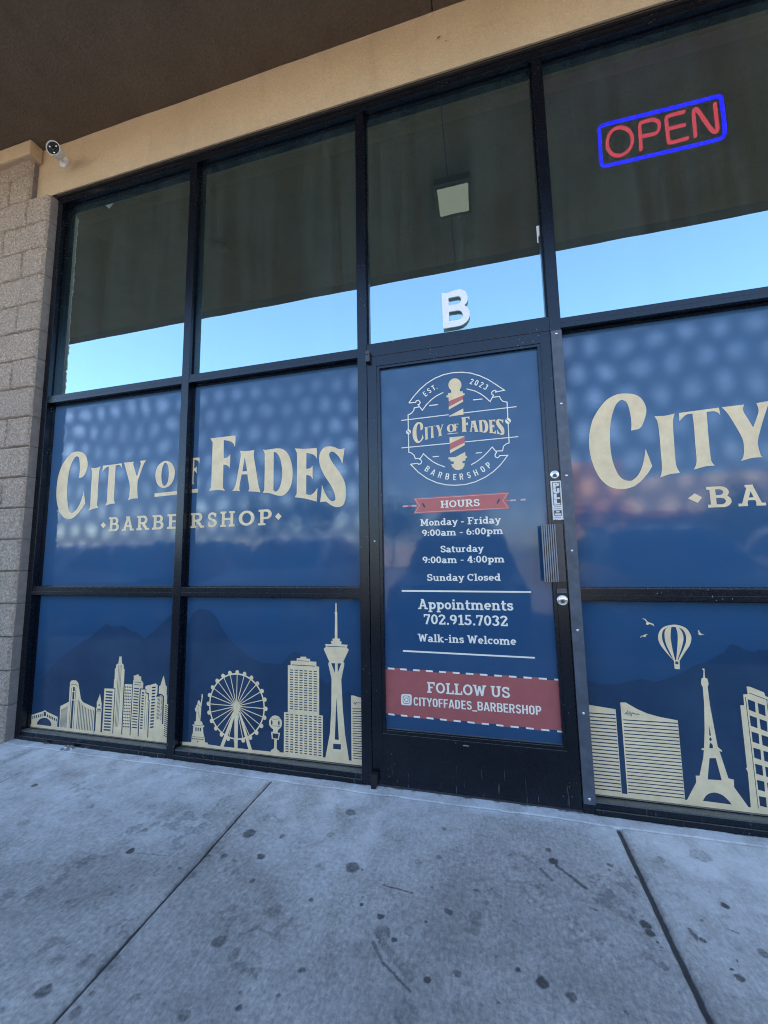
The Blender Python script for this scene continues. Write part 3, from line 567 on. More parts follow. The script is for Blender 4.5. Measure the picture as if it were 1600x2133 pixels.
boxes('drip_edge', 'brown_trim', CAN, [(-16, 14, -1.942, -1.8165, 4.101, 4.112)])
boxes('shadow_roof_deck', 'stucco_brown', CAN, [(-16, 14, -1.816, 9, 4.35, 4.6)])  # unseen roof volume, added to cast the building shadow
boxes('shadow_parapet', 'stucco_tan', CAN, [(-16, 14, -1.816, -1.5, 4.6, 5.6)])  # unseen, made tall to lengthen the shadow over the lot

# ---- shop interior behind the tinted transoms
for nm, bxs, mt in (('interior_floor', (-6.5, 9, 0.26, 7.2, -0.2, -0.02), 'room_floor'), ('interior_back_wall', (-6.5, 9, 7.0, 7.2, -0.02, 4.35), 'room_wall'), ('interior_left_wall', (-6.5, -3.0, 0.30, 0.5, -0.02, 4.34), 'room_wall'),
                    ('interior_side_wall', (-6.7, -6.5, 0.30, 7.0, -0.02, 4.34), 'room_wall'), ('interior_right_wall', (8.8, 9.0, 0.26, 7.0, -0.02, 4.34), 'room_wall'), ('interior_ceiling', (-6.5, 8.8, 0.26, 7.0, 3.78, 3.84), 'room_wall')):
    boxes(nm, mt, None, [bxs])['kind'] = 'structure'

# ================================================================== STOREFRONT
YF, YD, YU = 0.052, 0.022, 0.045
SF = thing('storefront', 'dark metal shop window frame with blue printed lower and tinted upper panes', 'storefront', (-0.7, 0.05, 0))
MX = [(-2.848, -2.802), (-1.7244, -1.6737), (-0.6027, -0.5518), (0.3623, 0.4101), (1.48, 1.53)]
ZS, ZM0, ZM1, ZT0, ZT1, ZH0, ZH1 = 0.052, 0.8719, 0.9218, 2.1427, 2.1928, 3.6346, 3.6847
box('jamb', 'frame', SF, *MX[0], 0, 0.115, 0.0, ZH0)
box('jamb', 'frame', SF, -2.862, -2.849, 0.004, 0.1, 0.0, ZH1)
for a in MX[1:]: box('mullion', 'frame', SF, *a, 0, 0.115, 0.0 if a[0] < 0 or a[0] > 1 else 0.0, ZH0)
bm = bmesh.new(); bx(bm, -2.862, 1.53, -0.002, 0.115, ZH0, ZH1, 0.0015); bx(bm, -2.86, 1.53, 0.005, 0.10, ZH1, ZH1 + .0135); bmobj('head_rail', bm, 'frame', SF)
BAYS = [(MX[0][1], MX[1][0]), (MX[1][1], MX[2][0]), (MX[3][1], MX[4][0])]
DOORBAY = (MX[2][1], MX[3][0])
for i, (a, b) in enumerate(BAYS):
    bm = bmesh.new(); bx(bm, a, b, 0.001, 0.112, ZM0, ZM0 + 0.0215, 0.001); bx(bm, a, b, 0.003, 0.112, ZM0 + 0.0215, ZM1, 0.001); bmobj('transom_bar', bm, 'frame', SF)
    bm = bmesh.new(); bx(bm, a, b, 0.001, 0.112, ZT0, ZT0 + 0.024, 0.001); bx(bm, a, b, 0.003, 0.112, ZT0 + 0.024, ZT1, 0.001); bmobj('transom_bar', bm, 'frame', SF)
    # sill: sub-sill ledge, upright face and sloping dusty top
    bm = bmesh.new(); bx(bm, a, b, -0.003, 0.112, 0.0, 0.0215, 0.001); bx(bm, a, b, 0.004, 0.112, 0.0215, 0.045)
    v = [bm.verts.new(q) for q in ((a, 0.004, 0.045), (b, 0.004, 0.045), (b, 0.006, 0.0495), (a, 0.006, 0.0495), (b, 0.070, 0.0505), (a, 0.070, 0.0505))]
    bm.faces.new((v[0], v[1], v[2], v[3])); bm.faces.new((v[3], v[2], v[4], v[5])); bmobj('sill', bm, 'frame', SF)
box('transom_bar', 'frame', SF, *DOORBAY, 0.0015, 0.112, 2.1375, 2.209)
box('threshold', 'handle_metal', SF, DOORBAY[0], DOORBAY[1], 0.004, 0.112, -0.004, 0.009, 0.001)
# glazing beads and panes
def beads(a, b, z0, z1, y0, y1, w=0.009):
    boxes('glazing_bead', 'frame', SF, [(a, a + w, y0, y1, z0, z1), (b - w, b, y0, y1, z0, z1), (a + w, b - w, y0, y1, z1 - w, z1), (a + w, b - w, y0 + .004, y1, z0, z0 + w * .55)])
def pane(name, mat, a, b, z0, z1, y, label):
    o = boxes(name, mat, SF, [(a - .004, b + .004, y, y + 0.006, z0 - .004, z1 + .004)]) if mat != 'glass' else None
    if o is None:
        bm = bmesh.new(); v = [bm.verts.new(q) for q in ((a - .004, y, z0 - .004), (b + .004, y, z0 - .004), (b + .004, y, z1 + .004), (a - .004, y, z1 + .004))]; bm.faces.new(v); o = bmobj(name, bm, mat, SF)
    o['label'] = label; return o
ULAB = ['tinted upper pane next to the block wall', 'tinted upper pane above the FADES lettering', 'tinted upper pane with the OPEN sign behind it']
MLAB = ['blue film pane printed with CITY O', 'blue film pane printed with FADES', 'blue film pane printed with large CITY right of the door']
LLAB = ['blue film pane with bridge and city skyline', 'blue film pane with ferris wheel and observation tower', 'blue film pane with hot air balloon and lattice tower']
UP, MID, LOW = [], [], []
for i, (a, b) in enumerate(BAYS):
    beads(a, b, ZT1, ZH0, 0.030, YU, 0.009); beads(a, b, ZM1, ZT0, 0.036, YF); beads(a, b, 0.0505, ZM0, 0.036, YF, 0.008)
    UP.append(pane('upper_pane', 'glass', a, b, ZT1, ZH0, YU, ULAB[i]))
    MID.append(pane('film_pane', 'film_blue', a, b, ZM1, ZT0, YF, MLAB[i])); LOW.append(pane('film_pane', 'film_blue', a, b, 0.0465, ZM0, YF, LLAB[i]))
beads(*DOORBAY, 2.209, ZH0, 0.030, YU, 0.009)
UP.append(pane('upper_pane', 'glass', *DOORBAY, 2.209, ZH0, YU, 'tinted upper pane above the door with a white letter B'))
# light barrier behind the printed film (the room side of it is plain)
# guard strip screwed over the gap on the right of the door
GS = box('guard_strip', 'galvanised', SF, 0.3655, 0.4125, -0.0035, -0.0002, 0.039, 2.131, 0.0008); GS['label'] = 'bare galvanised steel strip right of the door'
bm = bmesh.new(); lathe(bm, (0.389, -0.0035, 2.115), (0, -1, 0), [(0, 0.0062), (0.001, 0.0060), (0.0022, 0.0042), (0.0028, 0.0022), (0.0028, 0.0014), (0.0012, 0.0012)], 14)
rv0 = bmobj('rivet', bm, 'chrome', GS, True)
for z in (1.77, 1.43, 1.089, 0.744, 0.40, 0.06):
    c = rv0.copy(); COL.objects.link(c); c.parent = GS; c.matrix_parent_inverse = rv0.matrix_parent_inverse.copy(); c.location = (0, 0, z - 2.115)

# ---- vinyl graphics
ART = {
'lettering': '+-25455 16231 69 3 70 1 68 6 65 18 63 30 61 39 58 50 51 63 46 83 42 99 35 104 26 100 15 92 6 90 -2 90 -9 91 -17 94 -24 98 -33 94 -41 88 -50 81 -60 76 -67 70 -72 60 -81 50 -88 41 -91 33 -88 26 -84 18 -82 11 -84 3 -90 -4 -99 -7 -104 -12 -107 -24 -107 -44 -110 -69 -113 -89 -110 -103 -103 -109 -94 -117 -89 -127 -82 -134 -72 -138 -64 -141 -54 -145 -46 -151 -37 -155 -28 -164 -18 -170 -12 -170 -6 -164 -3 -155 3 -150 9 -148 16 -149 23 -153 30 -154 38 -152 46 -146 55 -144 63 -141 71 -134 78 -122 86 -111 94 -103 98 -90 97 -72 96 -50 96 -33 98 -19 99 -11 101 -6 103 4 104 16 104 34 108 57 111 75 108 86 101 87 95 92 90 100 82 97 70 84 54 65 42 54 35 48 39 51 -19 87 -19 86 -19 89 -23 99 -28 112 -32 121 -32 125 -33 124 -15 -84 -15 -84 -17 -85 -22 -89 -26 -93 -30 -96 -35 -98 -40 -96 -45 -98 -51 -100 -56 -95 -62 -87 -73 -78 -82 -73 -81 -62 -73 -45 -58 -27 -51 -13 -47 2 -50 14 -53 26 -55 37 -53 52 -48 71 -42 95 -38 116 -34 127 -31 127 -28 125 -24 129 -22 134 -18 144 -17 155 -14 165 -11 171 -4 174 2 179 7 186 13 186 20 179 27 175 35 174 41 164 48 146 58 129 68 114 69 97 63 76 56 53 51 30 48 14 48 1 48 -9 48 -21 45 -39 39 -59 31 -88 26 -112 22 -122 19 -120 16 -116 13 -118 9 -119 3 -115 -5 -112 -12 -110 -14 -110;+-24473 16836 99 -10 100 -10 98 -8 98 -1 97 8 96 15 96 17 96 17 -21 -66 -23 -59 -21 -73 -15 -110 -10 -156 -6 -189 -2 -211 0 -224 2 -256 6 -286 6 -273 5 -218 -2 -147 -5 -99 -1 -73 7 -66 20 -59 28 -43 32 -36 30 -40 -99 -11 -98 -10 -100 -13 -100 -18 -102 -25 -103 -31 -103 -34 -103 -32 32 60 33 57 30 62 22 73 10 72 3 72 -2 97 -3 145 -4 220 -6 278 -7 287 -5 253 -1 213 1 195 0 171 -3 140 -6 101 -9 66 -11 50 -12 49 -14 49 -17 41 -16 39;+-23503 16908 187 4 185 3 186 4 185 5 187 8 187 8 187 9 186 9 49 -351 -28 48 -27 50 -28 46 -32 38 -35 29 -39 22 -42 16 -46 10 -54 3 -59 -5 -62 -7 -61 -6 2 -155 2 -152 2 -159 2 -179 1 -213 0 -236 1 -236 1 -211 1 -186 1 -171 4 -152 10 -128 19 -97 26 -70 28 -59 27 -64 -104 -4 -105 -3 -103 -6 -102 -11 -99 -19 -96 -24 -96 -27 -97 -25 33 43 34 41 31 45 23 56 13 58 6 60 3 81 1 118 0 170 -3 210 -4 228 -2 225 1 234 1 249 1 233 0 187 -3 122 -4 77 -5 59 -5 68 -49 -14 -49 -14 -49 -15 -48 -21 -50 -29 -50 -35 -48 -37 -42 -35 -33 -31 -28 -31 -24 -30 -26 -30;+-21858 16979 813 8 -13 -35 -16 -34 -12 -35 -3 -40 4 -34 9 -32 20 -47 34 -83 53 -131 70 -168 76 -181 73 -173 59 191 64 200 57 182 40 139 20 79 5 36 -5 18 -7 25 -12 34 -18 33 -20 32 -19 33 476 20 -31 -41 -31 -40 -31 -42 -32 -51 -30 -50 -28 -50 -33 -69 -43 -106 -65 -169 -80 -215 -77 -215 -56 -170 -27 -98 -10 -55 0 -49 2 -79 4 -127 9 -152 11 -155 13 -131 13 -100 15 -82 16 -74 15 -78 -94 4 -94 6 -94 2 -97 -4 -100 -15 -101 -22 -103 -25 -103 -23 26 47 26 47 24 49 18 52 11 55 6 55 3 63 2 77 3 97 3 111 -2 118 -11 115 -21 106 -27 103 -37 111 -46 132 -64 171 -78 200 -78 194 -61 155 -38 102 -23 68 -17 49 -19 45 -22 39 -21 28 -21 23;+-18637 16857 98 -11 97 -29 93 -43 84 -51 74 -62 67 -74 58 -80 48 -81 37 -81 27 -84 17 -87 8 -93 -1 -103 -11 -109 -21 -110 -32 -103 -43 -99 -54 -96 -64 -87 -73 -71 -87 -54 -100 -41 -104 -27 -100 -13 -97 2 -96 16 -93 30 -84 42 -76 56 -70 71 -62 80 -51 87 -41 94 -31 102 -21 107 -12 107 -2 110 8 112 19 110 32 101 48 93 62 87 73 79 80 65 90 54 101 44 105 29;--18630 16738 41 -22 46 -39 45 -55 38 -71 32 -91 28 -110 22 -119 14 -120 5 -124 -3 -132 -11 -127 -16 -108 -25 -88 -32 -73 -36 -60 -38 -47 -39 -35 -43 -21 -42 -8 -40 6 -37 20 -34 34 -33 49 -29 66 -29 89 -27 110 -22 119 -12 120 -1 125 8 132 14 128 18 109 22 88 27 75 30 60 31 49 29 38 31 26 32 12;+-16947 16879 759 -12 -7 -351 -25 43 -22 46 -27 42 -37 35 -52 24 -63 16 -68 13 -65 15 8 -512 24 6 25 6 24 7 24 11 22 16 22 20 21 21 22 21 -2 -448 -22 38 -22 39 -22 36 -24 27 -25 13 -26 4 -27 0 -27 2 -4 -164 -5 -171 -3 -157 3 -124 11 -76 17 -43 18 -29 18 -36 -442 27 37 19 39 3 34 35 23 116 8 254 -2 351 -10 353 -15 259 -22 123 -29 43 -33 12;+-19348 14860 3133 109 -11 -226 -3124 -99;+-15475 17981 199 2 196 3 200 3 208 3 221 2 230 3 233 2 230 3 2 -88 2 -87 1 -87 -1 -87 -5 -87 -7 -86 -8 -87 -8 -86 -27 56 -26 57 -28 55 -37 50 -44 46 -49 42 -59 38 -73 35 -92 31 -108 26 -114 24 -112 26 29 -1114 61 6 61 4 59 8 57 19 53 35 50 46 49 50 50 49 1 -113 1 -114 0 -112 -1 -108 -5 -104 -6 -101 -8 -99 -7 -100 -18 34 -17 35 -19 34 -25 30 -30 28 -36 26 -39 22 -42 19 -45 12 -49 7 -51 6 -51 6 4 -344 3 -360 4 -325 5 -239 6 -119 6 -35 9 0 16 -13 26 -35 33 -32 36 -31 34 -31 -132 20 -132 21 -133 18 -138 11 -144 1 -147 -6 -149 -9 -150 -7 29 39 30 39 28 40 22 42 15 22 10 8 7 41 6 122 4 234 1 316 0 349 1 334 3 336 4 353 2 321 -3 238 -9 120 -13 35 -17 2 -19 19 -23 45 -26 46 -28 45;+-13439 17038 120 -12 121 -13 120 -10 119 -6 118 1 117 6 117 8 116 6 -11 -62 -12 -61 -10 -62 -4 -65 2 -62 8 -61 11 -69 15 -85 20 -105 25 -118 27 -132 29 -145 33 -171 35 -191 35 -189 32 -164 27 -132 24 -111 23 -100 25 -95 27 -90 28 -81 29 -78 29 -79 -93 16 -92 18 -94 16 -97 14 -102 11 -106 9 -107 7 -106 8 19 38 21 38 18 39 10 43 2 41 -5 40 -10 53 -16 85 -22 126 -28 159 -32 171 -29 166 -379 26 -29 -146 -30 -150 -28 -142 -21 -119 -13 -91 -7 -70 -3 -58 0 -52 5 -45 9 -35 10 -31 10 -32 -61 10 -61 10 -62 10 -61 6 -62 1 -61 -2 -62 -4 -61 -3 29 38 30 35 30 40 29 50 29 53 28 56 28 75 30 110 32 158 34 195 34 209 33 198 34 191 35 195 31 179 23 144 11 97 3 61 -3 45 -6 46 -9 49 -14 42 -16 40;--13116 16650 27 -113 27 -114 26 -113 23 -109 20 -103 17 -100 17 -98 17 -99 -306 11 16 100 16 99 15 100 17 103 16 107 18 109 17 110;+-11931 16993 41 -9 38 -10 43 -8 58 -5 75 0 88 4 95 5 97 4 101 5 106 7 105 2 100 -5 94 -13 89 -19 86 -27 82 -42 80 -55 76 -67 71 -79 66 -92 61 -110 56 -124 49 -132 40 -132 32 -131 23 -133 16 -135 8 -138 2 -146 -6 -151 -14 -148 -22 -133 -30 -118 -38 -106 -46 -98 -53 -89 -62 -83 -71 -75 -76 -65 -73 -49 -71 -32 -72 -16 -72 -6 -72 1 -70 7 -71 16 -72 22 -77 24 -81 29 -84 36 -90 34 -96 26 -105 16 -112 8 -116 6 -114 6 25 32 25 30 24 33 18 39 10 29 5 22 2 50 2 112 3 203 2 270 1 289 0 260 -2 234 -3 227 -4 201 -6 154 -8 90 -8 41 -11 19 -12 28 -16 41 -19 40 -20 39;--11245 16782 17 3 16 4 18 0 25 -8 34 -15 40 -21 43 -30 43 -44 45 -60 48 -72 46 -85 41 -95 33 -110 29 -125 24 -129 19 -127 14 -121 9 -121 3 -120 -3 -120 -12 -122 -18 -125 -24 -119 -27 -106 -30 -94 -34 -84 -37 -73 -39 -59 -42 -45 -44 -33 -45 -21 -41 -7 -37 10 -33 26 -32 32 -33 30;+-9929 16887 168 -22 168 -23 168 -20 166 -14 166 -6 165 -1 165 2 164 1 12 -648 -18 41 -17 42 -20 41 -28 40 -37 39 -44 38 -51 37 -63 34 -78 29 -91 27 -96 26 -94 27 -1 -913 57 4 59 2 56 6 51 13 44 25 38 34 36 36 37 35 2 -757 -24 40 -23 41 -25 39 -28 33 -32 26 -35 20 -36 17 -36 14 -36 10 -36 6 -37 5 -36 5 5 -1073 65 -18 65 -22 64 -15 61 -1 58 18 56 30 54 39 52 45 50 54 48 63 46 66 48 64 -38 -768 -145 47 -143 48 -148 47 -159 43 -172 36 -182 33 -187 31 -186 32 27 40 28 41 25 40 20 40 11 17 5 2 3 32 2 104 3 212 3 288 2 314 1 288 0 267 -1 266 -2 239 -5 184 -7 104 -8 47 -12 22 -14 33 -20 48 -24 48 -25 46;+-6971 16643 -17 -107 -16 -106 -17 -106 -17 -110 -18 -112 -18 -115 -18 -115 -18 -115 -21 66 -20 67 -21 66 -28 65 -33 64 -39 63 -42 61 -45 57 -51 57 -57 55 -56 49 -51 39 -46 27 -41 20 -39 9 -37 -1 -38 -13 -37 -24 -32 -32 -18 -41 -6 -47 6 -55 16 -63 27 -73 39 -83 51 -94 60 -100 65 -102 74 -104 83 -108 85 -110 78 -113 74 -117 72 -120 65 -121 53 -120 39 -115 29 -114 21 -115 13 -118 7 -127 0 -132 -7 -129 -14 -115 -21 -103 -27 -94 -34 -82 -42 -67 -50 -50 -60 -35 -64 -23 -64 -16 -64 -7 -67 2 -67 11 -67 17 -67 26 -68 35 -67 39 -65 39 -60 44 -56 48 -59 43 -67 30 -78 9 -86 -5 -89 -10 -88 -7 18 106 19 105 18 108 15 117 13 127 11 134 10 139 10 136 28 -84 27 -85 30 -85 35 -87 41 -93 45 -97 50 -94 53 -84 58 -75 64 -70 63 -57 56 -39 48 -16 43 3 38 14 31 16 27 12 23 15 14 26 6 44 -3 69 -12 87 -21 99 -32 104 -46 110 -58 119 -66 123 -70 122 -77 119 -85 119 -85 121 -78 125 -71 133 -68 139 -60 137 -47 127 -32 115 -20 108 -11 101 -3 99 4 98 11 94 21 89 30 81 42 74 53 67 61 58 64 45 70 29 76 17 79 6 77 0 75 -6 75 -16 74 -21 75 -24 74 -34 74 -42 74 -39 74 -26 76 -6 77 7 77 11;+-23190 13239 244 -192 -203 -213 -237 214;+-10909 13296 210 -211 -197 -200 -210 204',
'lettering_right': '+6849 16279 89 13 91 10 86 16 73 29 55 45 42 55 36 68 39 81 44 102 45 121 40 123 27 112 12 96 2 88 -8 83 -15 85 -23 88 -31 88 -39 85 -43 74 -47 64 -53 55 -60 48 -70 41 -84 37 -95 29 -101 23 -99 16 -97 10 -97 4 -99 -6 -100 -18 -102 -32 -104 -42 -104 -56 -100 -69 -97 -87 -96 -102 -92 -112 -87 -114 -82 -116 -77 -120 -71 -125 -63 -130 -53 -140 -44 -148 -38 -146 -31 -135 -24 -119 -17 -109 -11 -106 -8 -114 -5 -124 -1 -130 2 -131 8 -131 12 -129 17 -130 22 -129 27 -130 33 -133 38 -135 43 -131 47 -121 49 -110 53 -102 58 -95 64 -85 70 -78 76 -69 81 -60 87 -50 94 -41 101 -32 104 -22 105 -10 110 1 113 13 112 23 106 35 98 48 94 60 90 69 87 77 88 88 88 100 80 100 69 89 51 74 39 66 34 62 36 63 -20 84 -20 82 -20 86 -23 94 -26 106 -29 115 -29 118 -29 117 -18 -93 -18 -92 -19 -94 -24 -100 -28 -110 -32 -118 -35 -118 -38 -108 -43 -100 -46 -95 -50 -86 -51 -76 -56 -66 -60 -56 -60 -46 -56 -33 -50 -19 -47 -6 -46 3 -48 10 -52 13 -54 20 -54 28 -50 39 -46 47 -44 56 -42 69 -40 89 -42 115 -42 138 -38 147 -31 145 -22 140 -15 141 -9 144 -6 149 -1 157 4 165 8 162 9 152 9 136 12 126 14 123 19 123 24 128 27 129 31 126 35 122 39 119 43 117 45 108 46 90 46 69 47 54 46 40 43 30 38 19 34 8 34 -4 35 -14 39 -22 42 -31 39 -44 34 -63 26 -88 21 -108 16 -117 14 -114 11 -112 9 -113 4 -114 1 -112 -4 -108 -9 -108 -11 -106;+7822 16844 42 0 42 1 44 0 48 -1 52 -4 54 -6 61 -5 71 2 86 9 98 16 101 17 100 16 -19 -54 -20 -52 -18 -56 -16 -67 -13 -75 -12 -81 -9 -96 -9 -117 -6 -150 -4 -174 -4 -182 -3 -172 -5 -161 -6 -157 -4 -151 -3 -143 -2 -135 -1 -127 2 -119 10 -107 21 -92 28 -80 32 -74 30 -77 -93 -3 -92 -2 -93 -4 -96 -13 -98 -24 -101 -32 -102 -35 -101 -34 18 50 19 49 17 51 16 59 13 62 11 64 10 77 7 99 5 131 2 156 2 166 2 161 2 155 4 157 2 155 2 151 0 151 -1 150 -1 141 -4 120 -4 92 -5 72 -8 61 -12 60 -18 58 -23 52 -25 50;+8783 16896 192 10 191 10 190 10 190 10 191 10 191 9 190 9 190 9 16 -349 -21 34 -19 35 -22 33 -25 29 -29 25 -32 22 -37 18 -45 12 -57 5 -67 -1 -70 -3 -69 -2 -4 -134 -4 -130 -4 -136 -4 -149 -5 -173 -5 -188 -5 -189 -3 -177 -4 -166 -2 -160 -2 -147 1 -129 1 -104 2 -86 5 -73 10 -67 19 -59 24 -48 27 -45 26 -46 -83 0 -81 1 -84 -2 -92 -9 -104 -21 -111 -29 -115 -31 -114 -31 27 52 27 51 26 53 21 59 17 61 13 63 10 76 8 97 5 125 1 146 1 162 3 172 5 189 6 206 7 207 3 189 1 165 -2 149 -3 144 -2 147 -57 -4 -58 -2 -57 -5 -52 -14 -47 -27 -43 -36 -40 -38 -38 -37 -35 -32 -33 -33 -31 -31 -32 -32;+10408 16980 817 28 -15 -43 -16 -44 -13 -43 -8 -45 -4 -41 0 -39 5 -45 14 -57 26 -75 35 -88 38 -92 36 -89 32 -86 31 -85 30 -85 31 -85 46 112 47 115 44 108 37 93 28 73 23 58 17 50 13 49 9 47 3 43 0 43 -3 45 -7 52 -12 54 -13 55 -13 54 464 48 -18 -54 -16 -50 -20 -58 -29 -79 -39 -102 -48 -120 -53 -136 -56 -156 -67 -190 -75 -221 -70 -215 -53 -175 -29 -117 -13 -81 -4 -69 1 -82 5 -106 13 -117 16 -108 17 -82 18 -46 19 -21 19 -11 20 -16 -91 3 -90 4 -92 1 -97 -7 -104 -18 -108 -26 -111 -29 -110 -28 28 42 28 41 27 45 23 57 20 73 18 84 13 92 8 100 6 101 4 105 -7 121 -27 149 -59 200 -83 239 -88 237 -74 193 -57 136 -48 100 -42 79 -38 69 -33 56 -26 40 -24 32;+8784 13054 271 210 258 -191 -181 -232',
'skyline_base': '+-28102 687 191 1 2276 30 2699 -5 51 -613 -5132 -174;+-22882 712 1369 -1 3807 -6 25 -465 -5378 -341',
'bridge_silhouette': '+-27896 668 -21 576 917 287 100 59 85 7 135 -73 897 -235 5 -589;--27427 713 -1 25 -3 25 2 26 12 32 27 42 37 49 43 49 45 42 47 33 51 30 52 24 52 21 52 16 51 13 52 8 54 4 57 2 60 -2 60 -7 59 -14 58 -22 60 -30 56 -33 49 -34 41 -33 36 -35 29 -36 22 -37 10 -40 1 -42 -2 -42 -1 -42;--27848 1172 36 27 41 -15 12 -150 -79 -28;--26672 1362 44 22 50 -33 7 -152 -86 15;--27698 1210 36 27 41 -15 12 -150 -79 -28;--26524 1325 44 22 50 -33 7 -152 -86 15;--27548 1248 36 27 40 -15 12 -150 -79 -28;--26377 1288 44 22 50 -33 7 -152 -86 15;--27399 1286 36 27 40 -15 12 -150 -79 -28;--26230 1251 44 21 49 -32 7 -152 -85 15;--27250 1324 35 27 41 -15 11 -150 -78 -28;--26084 1214 44 21 49 -32 7 -151 -85 14;--27102 1361 36 28 40 -16 11 -149 -78 -28;--25938 1177 44 21 49 -32 6 -151 -84 14;--26927 1244 -7 57 -9 60 -5 54 2 43 14 29 21 18 24 10 24 4 26 0 27 -6 26 -15 20 -26 12 -43 6 -56 4 -61 5 -59',
'hotel_tower_silhouette': '+-25613 699 -25 1239 650 299 -13 1149 124 130 336 10 196 -132 116 -387 167 -518 92 -129 128 -81 887 -234 21 -1352;--24738 3127 143 -1 10 -242 -142 -10;--24744 2837 144 -6 6 -433 -139 -1;--24751 2336 147 1 2 -1626 -150 2;--24932 3190 133 73 -12 24 -141 -78;--24799 3263 233 14 11 26 -256 -16;--24566 3277 177 -113 21 19 -187 120;--24865 3058 16 -2338 29 1 -17 2338;--24522 3065 4 -2361 28 1 -3 2360;--25545 1748 -2 -1042 33 1 2 1042;--25471 1785 2 -1078 33 1 -2 1078;--25397 1822 5 -1113 33 1 -5 1113;--25323 1859 9 -1149 32 2 -9 1148;--25250 1896 13 -1184 33 1 -13 1183;--25176 1932 16 -1219 33 2 -17 1218;--25103 1969 20 -1254 33 1 -20 1254;--24279 2400 12 -1704 44 2 -11 1703;--24162 2318 16 -1621 44 2 -16 1620;--24040 2221 14 -1524 44 2 -14 1523;--23911 2125 5 -1427 44 2 -5 1426;--23793 2059 7 -1360 43 1 -6 1360;--23681 2008 14 -1309 44 2 -14 1308;--23558 1972 10 -1272 44 2 -10 1271;--23436 1951 7 -1251 43 2 -7 1251;--23304 1932 -6 -1231 43 2 7 1230;--23183 1911 -9 -1209 43 1 9 1209;--23067 1890 -7 -1188 43 2 7 1187',
'bell_tower_silhouette': '+-22818 681 -8 1102 -27 182 48 158 -26 215 182 446 12 101 37 -97 150 -500 -5 -200 35 -29 -13 -246 9 -1128;--22689 2255 111 2 -6 -80 -106 -2;--22782 1995 57 2 0 -102 -61 -2;--22701 2002 57 1 0 -102 -61 -1;--22620 2008 57 1 0 -102 -61 -1;--22539 2014 57 1 0 -102 -61 -1;--22818 1829 366 13 0 18 -367 -12;--22824 1743 370 13 0 18 -370 -13',
'office_block_silhouette': '+-22292 690 -22 2501 762 30 12 -2519;--22188 3052 505 2 -1 -83 -505 -3;--22189 2884 505 4 0 -83 -505 -4;--22190 2717 506 5 -1 -83 -505 -6;--22190 2550 505 7 0 -83 -506 -7;--22191 2383 506 8 -1 -82 -505 -9;--22192 2217 506 9 0 -82 -506 -10;--22192 2051 506 11 -1 -82 -506 -12;--22193 1885 506 12 0 -82 -506 -13;--22193 1719 506 14 -1 -82 -506 -15;--22194 1554 506 15 0 -81 -506 -17;--22195 1388 507 18 -1 -82 -506 -18;--22195 1223 506 19 0 -81 -507 -20;--22196 1059 507 20 -1 -81 -506 -21;--22197 894 507 23 0 -82 -507 -23',
'skyscraper_silhouette': '+-21481 708 -15 2568 -136 -8 4 495 36 2 -26 620 73 3 23 235 137 54 51 408 172 8 44 -403 115 -41 58 -261 49 -13 5 -647 -12 -215 13 -2813;--21354 4601 -23 -3508 28 1 23 3507;--21254 4606 -24 -3513 28 1 24 3512;--21165 4595 -14 -3500 27 1 15 3499',
'office_block_silhouette_dots': '+-20825 3533 549 12 -11 -2850 -533 12;--20788 3407 78 1 0 -72 -79 -1;--20662 3409 78 1 0 -72 -79 -1;--20536 3410 77 1 0 -72 -78 -1;--20411 3412 78 1 0 -72 -78 -1;--20789 3235 78 1 0 -72 -78 -1;--20663 3237 78 1 0 -72 -78 -1;--20537 3239 78 1 0 -72 -78 -2;--20411 3240 77 1 0 -72 -77 -1;--20790 3063 79 1 -1 -72 -78 -1;--20663 3065 78 1 0 -72 -79 -1;--20537 3067 78 1 -1 -72 -78 -1;--20412 3069 78 1 0 -72 -78 -1;--20791 2892 79 1 0 -72 -79 -1;--20664 2894 78 1 0 -72 -78 -1;--20538 2896 78 1 0 -72 -78 -1;--20412 2898 78 1 0 -72 -78 -1;--20791 2720 78 2 0 -72 -78 -2;--20665 2722 79 2 0 -72 -79 -1;--20538 2725 78 1 0 -72 -78 -1;--20412 2727 78 1 0 -72 -78 -1;--20792 2549 79 2 -1 -72 -78 -1;--20665 2552 78 1 0 -72 -78 -1;--20539 2554 78 1 0 -71 -78 -2;--20413 2556 78 2 0 -72 -78 -1;--20793 2379 79 1 0 -72 -79 -1;--20666 2381 79 1 0 -71 -79 -2;--20539 2383 78 2 0 -72 -78 -1;--20413 2386 78 1 0 -71 -78 -2;--20793 2208 79 2 -1 -72 -79 -1;--20666 2211 78 1 0 -71 -79 -2;--20540 2213 79 2 0 -72 -79 -1;--20413 2216 78 1 0 -71 -78 -2;--20794 2038 79 2 0 -72 -79 -1;--20667 2041 79 1 0 -71 -79 -2;--20540 2043 78 2 0 -71 -78 -2;--20414 2046 79 2 -1 -72 -78 -1;--20795 1868 79 2 0 -71 -79 -2;--20667 1871 78 2 0 -72 -79 -1;--20541 1874 79 1 0 -71 -79 -1;--20414 1877 78 1 0 -71 -78 -2;--20795 1698 79 2 -1 -71 -79 -2;--20668 1701 79 2 0 -71 -79 -2;--20541 1704 79 2 -1 -71 -78 -2;--20414 1707 78 2 0 -71 -78 -2;--20796 1529 79 2 0 -71 -79 -2;--20669 1532 79 2 0 -71 -79 -2;--20541 1535 78 2 0 -71 -79 -2;--20415 1538 79 2 0 -71 -79 -2;--20797 1360 79 2 0 -71 -79 -2;--20669 1363 79 2 0 -71 -79 -2;--20542 1366 79 2 0 -70 -79 -2;--20415 1370 78 2 0 -71 -78 -2;--20797 1191 79 2 0 -70 -80 -3;--20670 1195 79 2 0 -71 -79 -2;--20542 1198 78 2 0 -71 -79 -2;--20415 1201 78 2 0 -70 -78 -2',
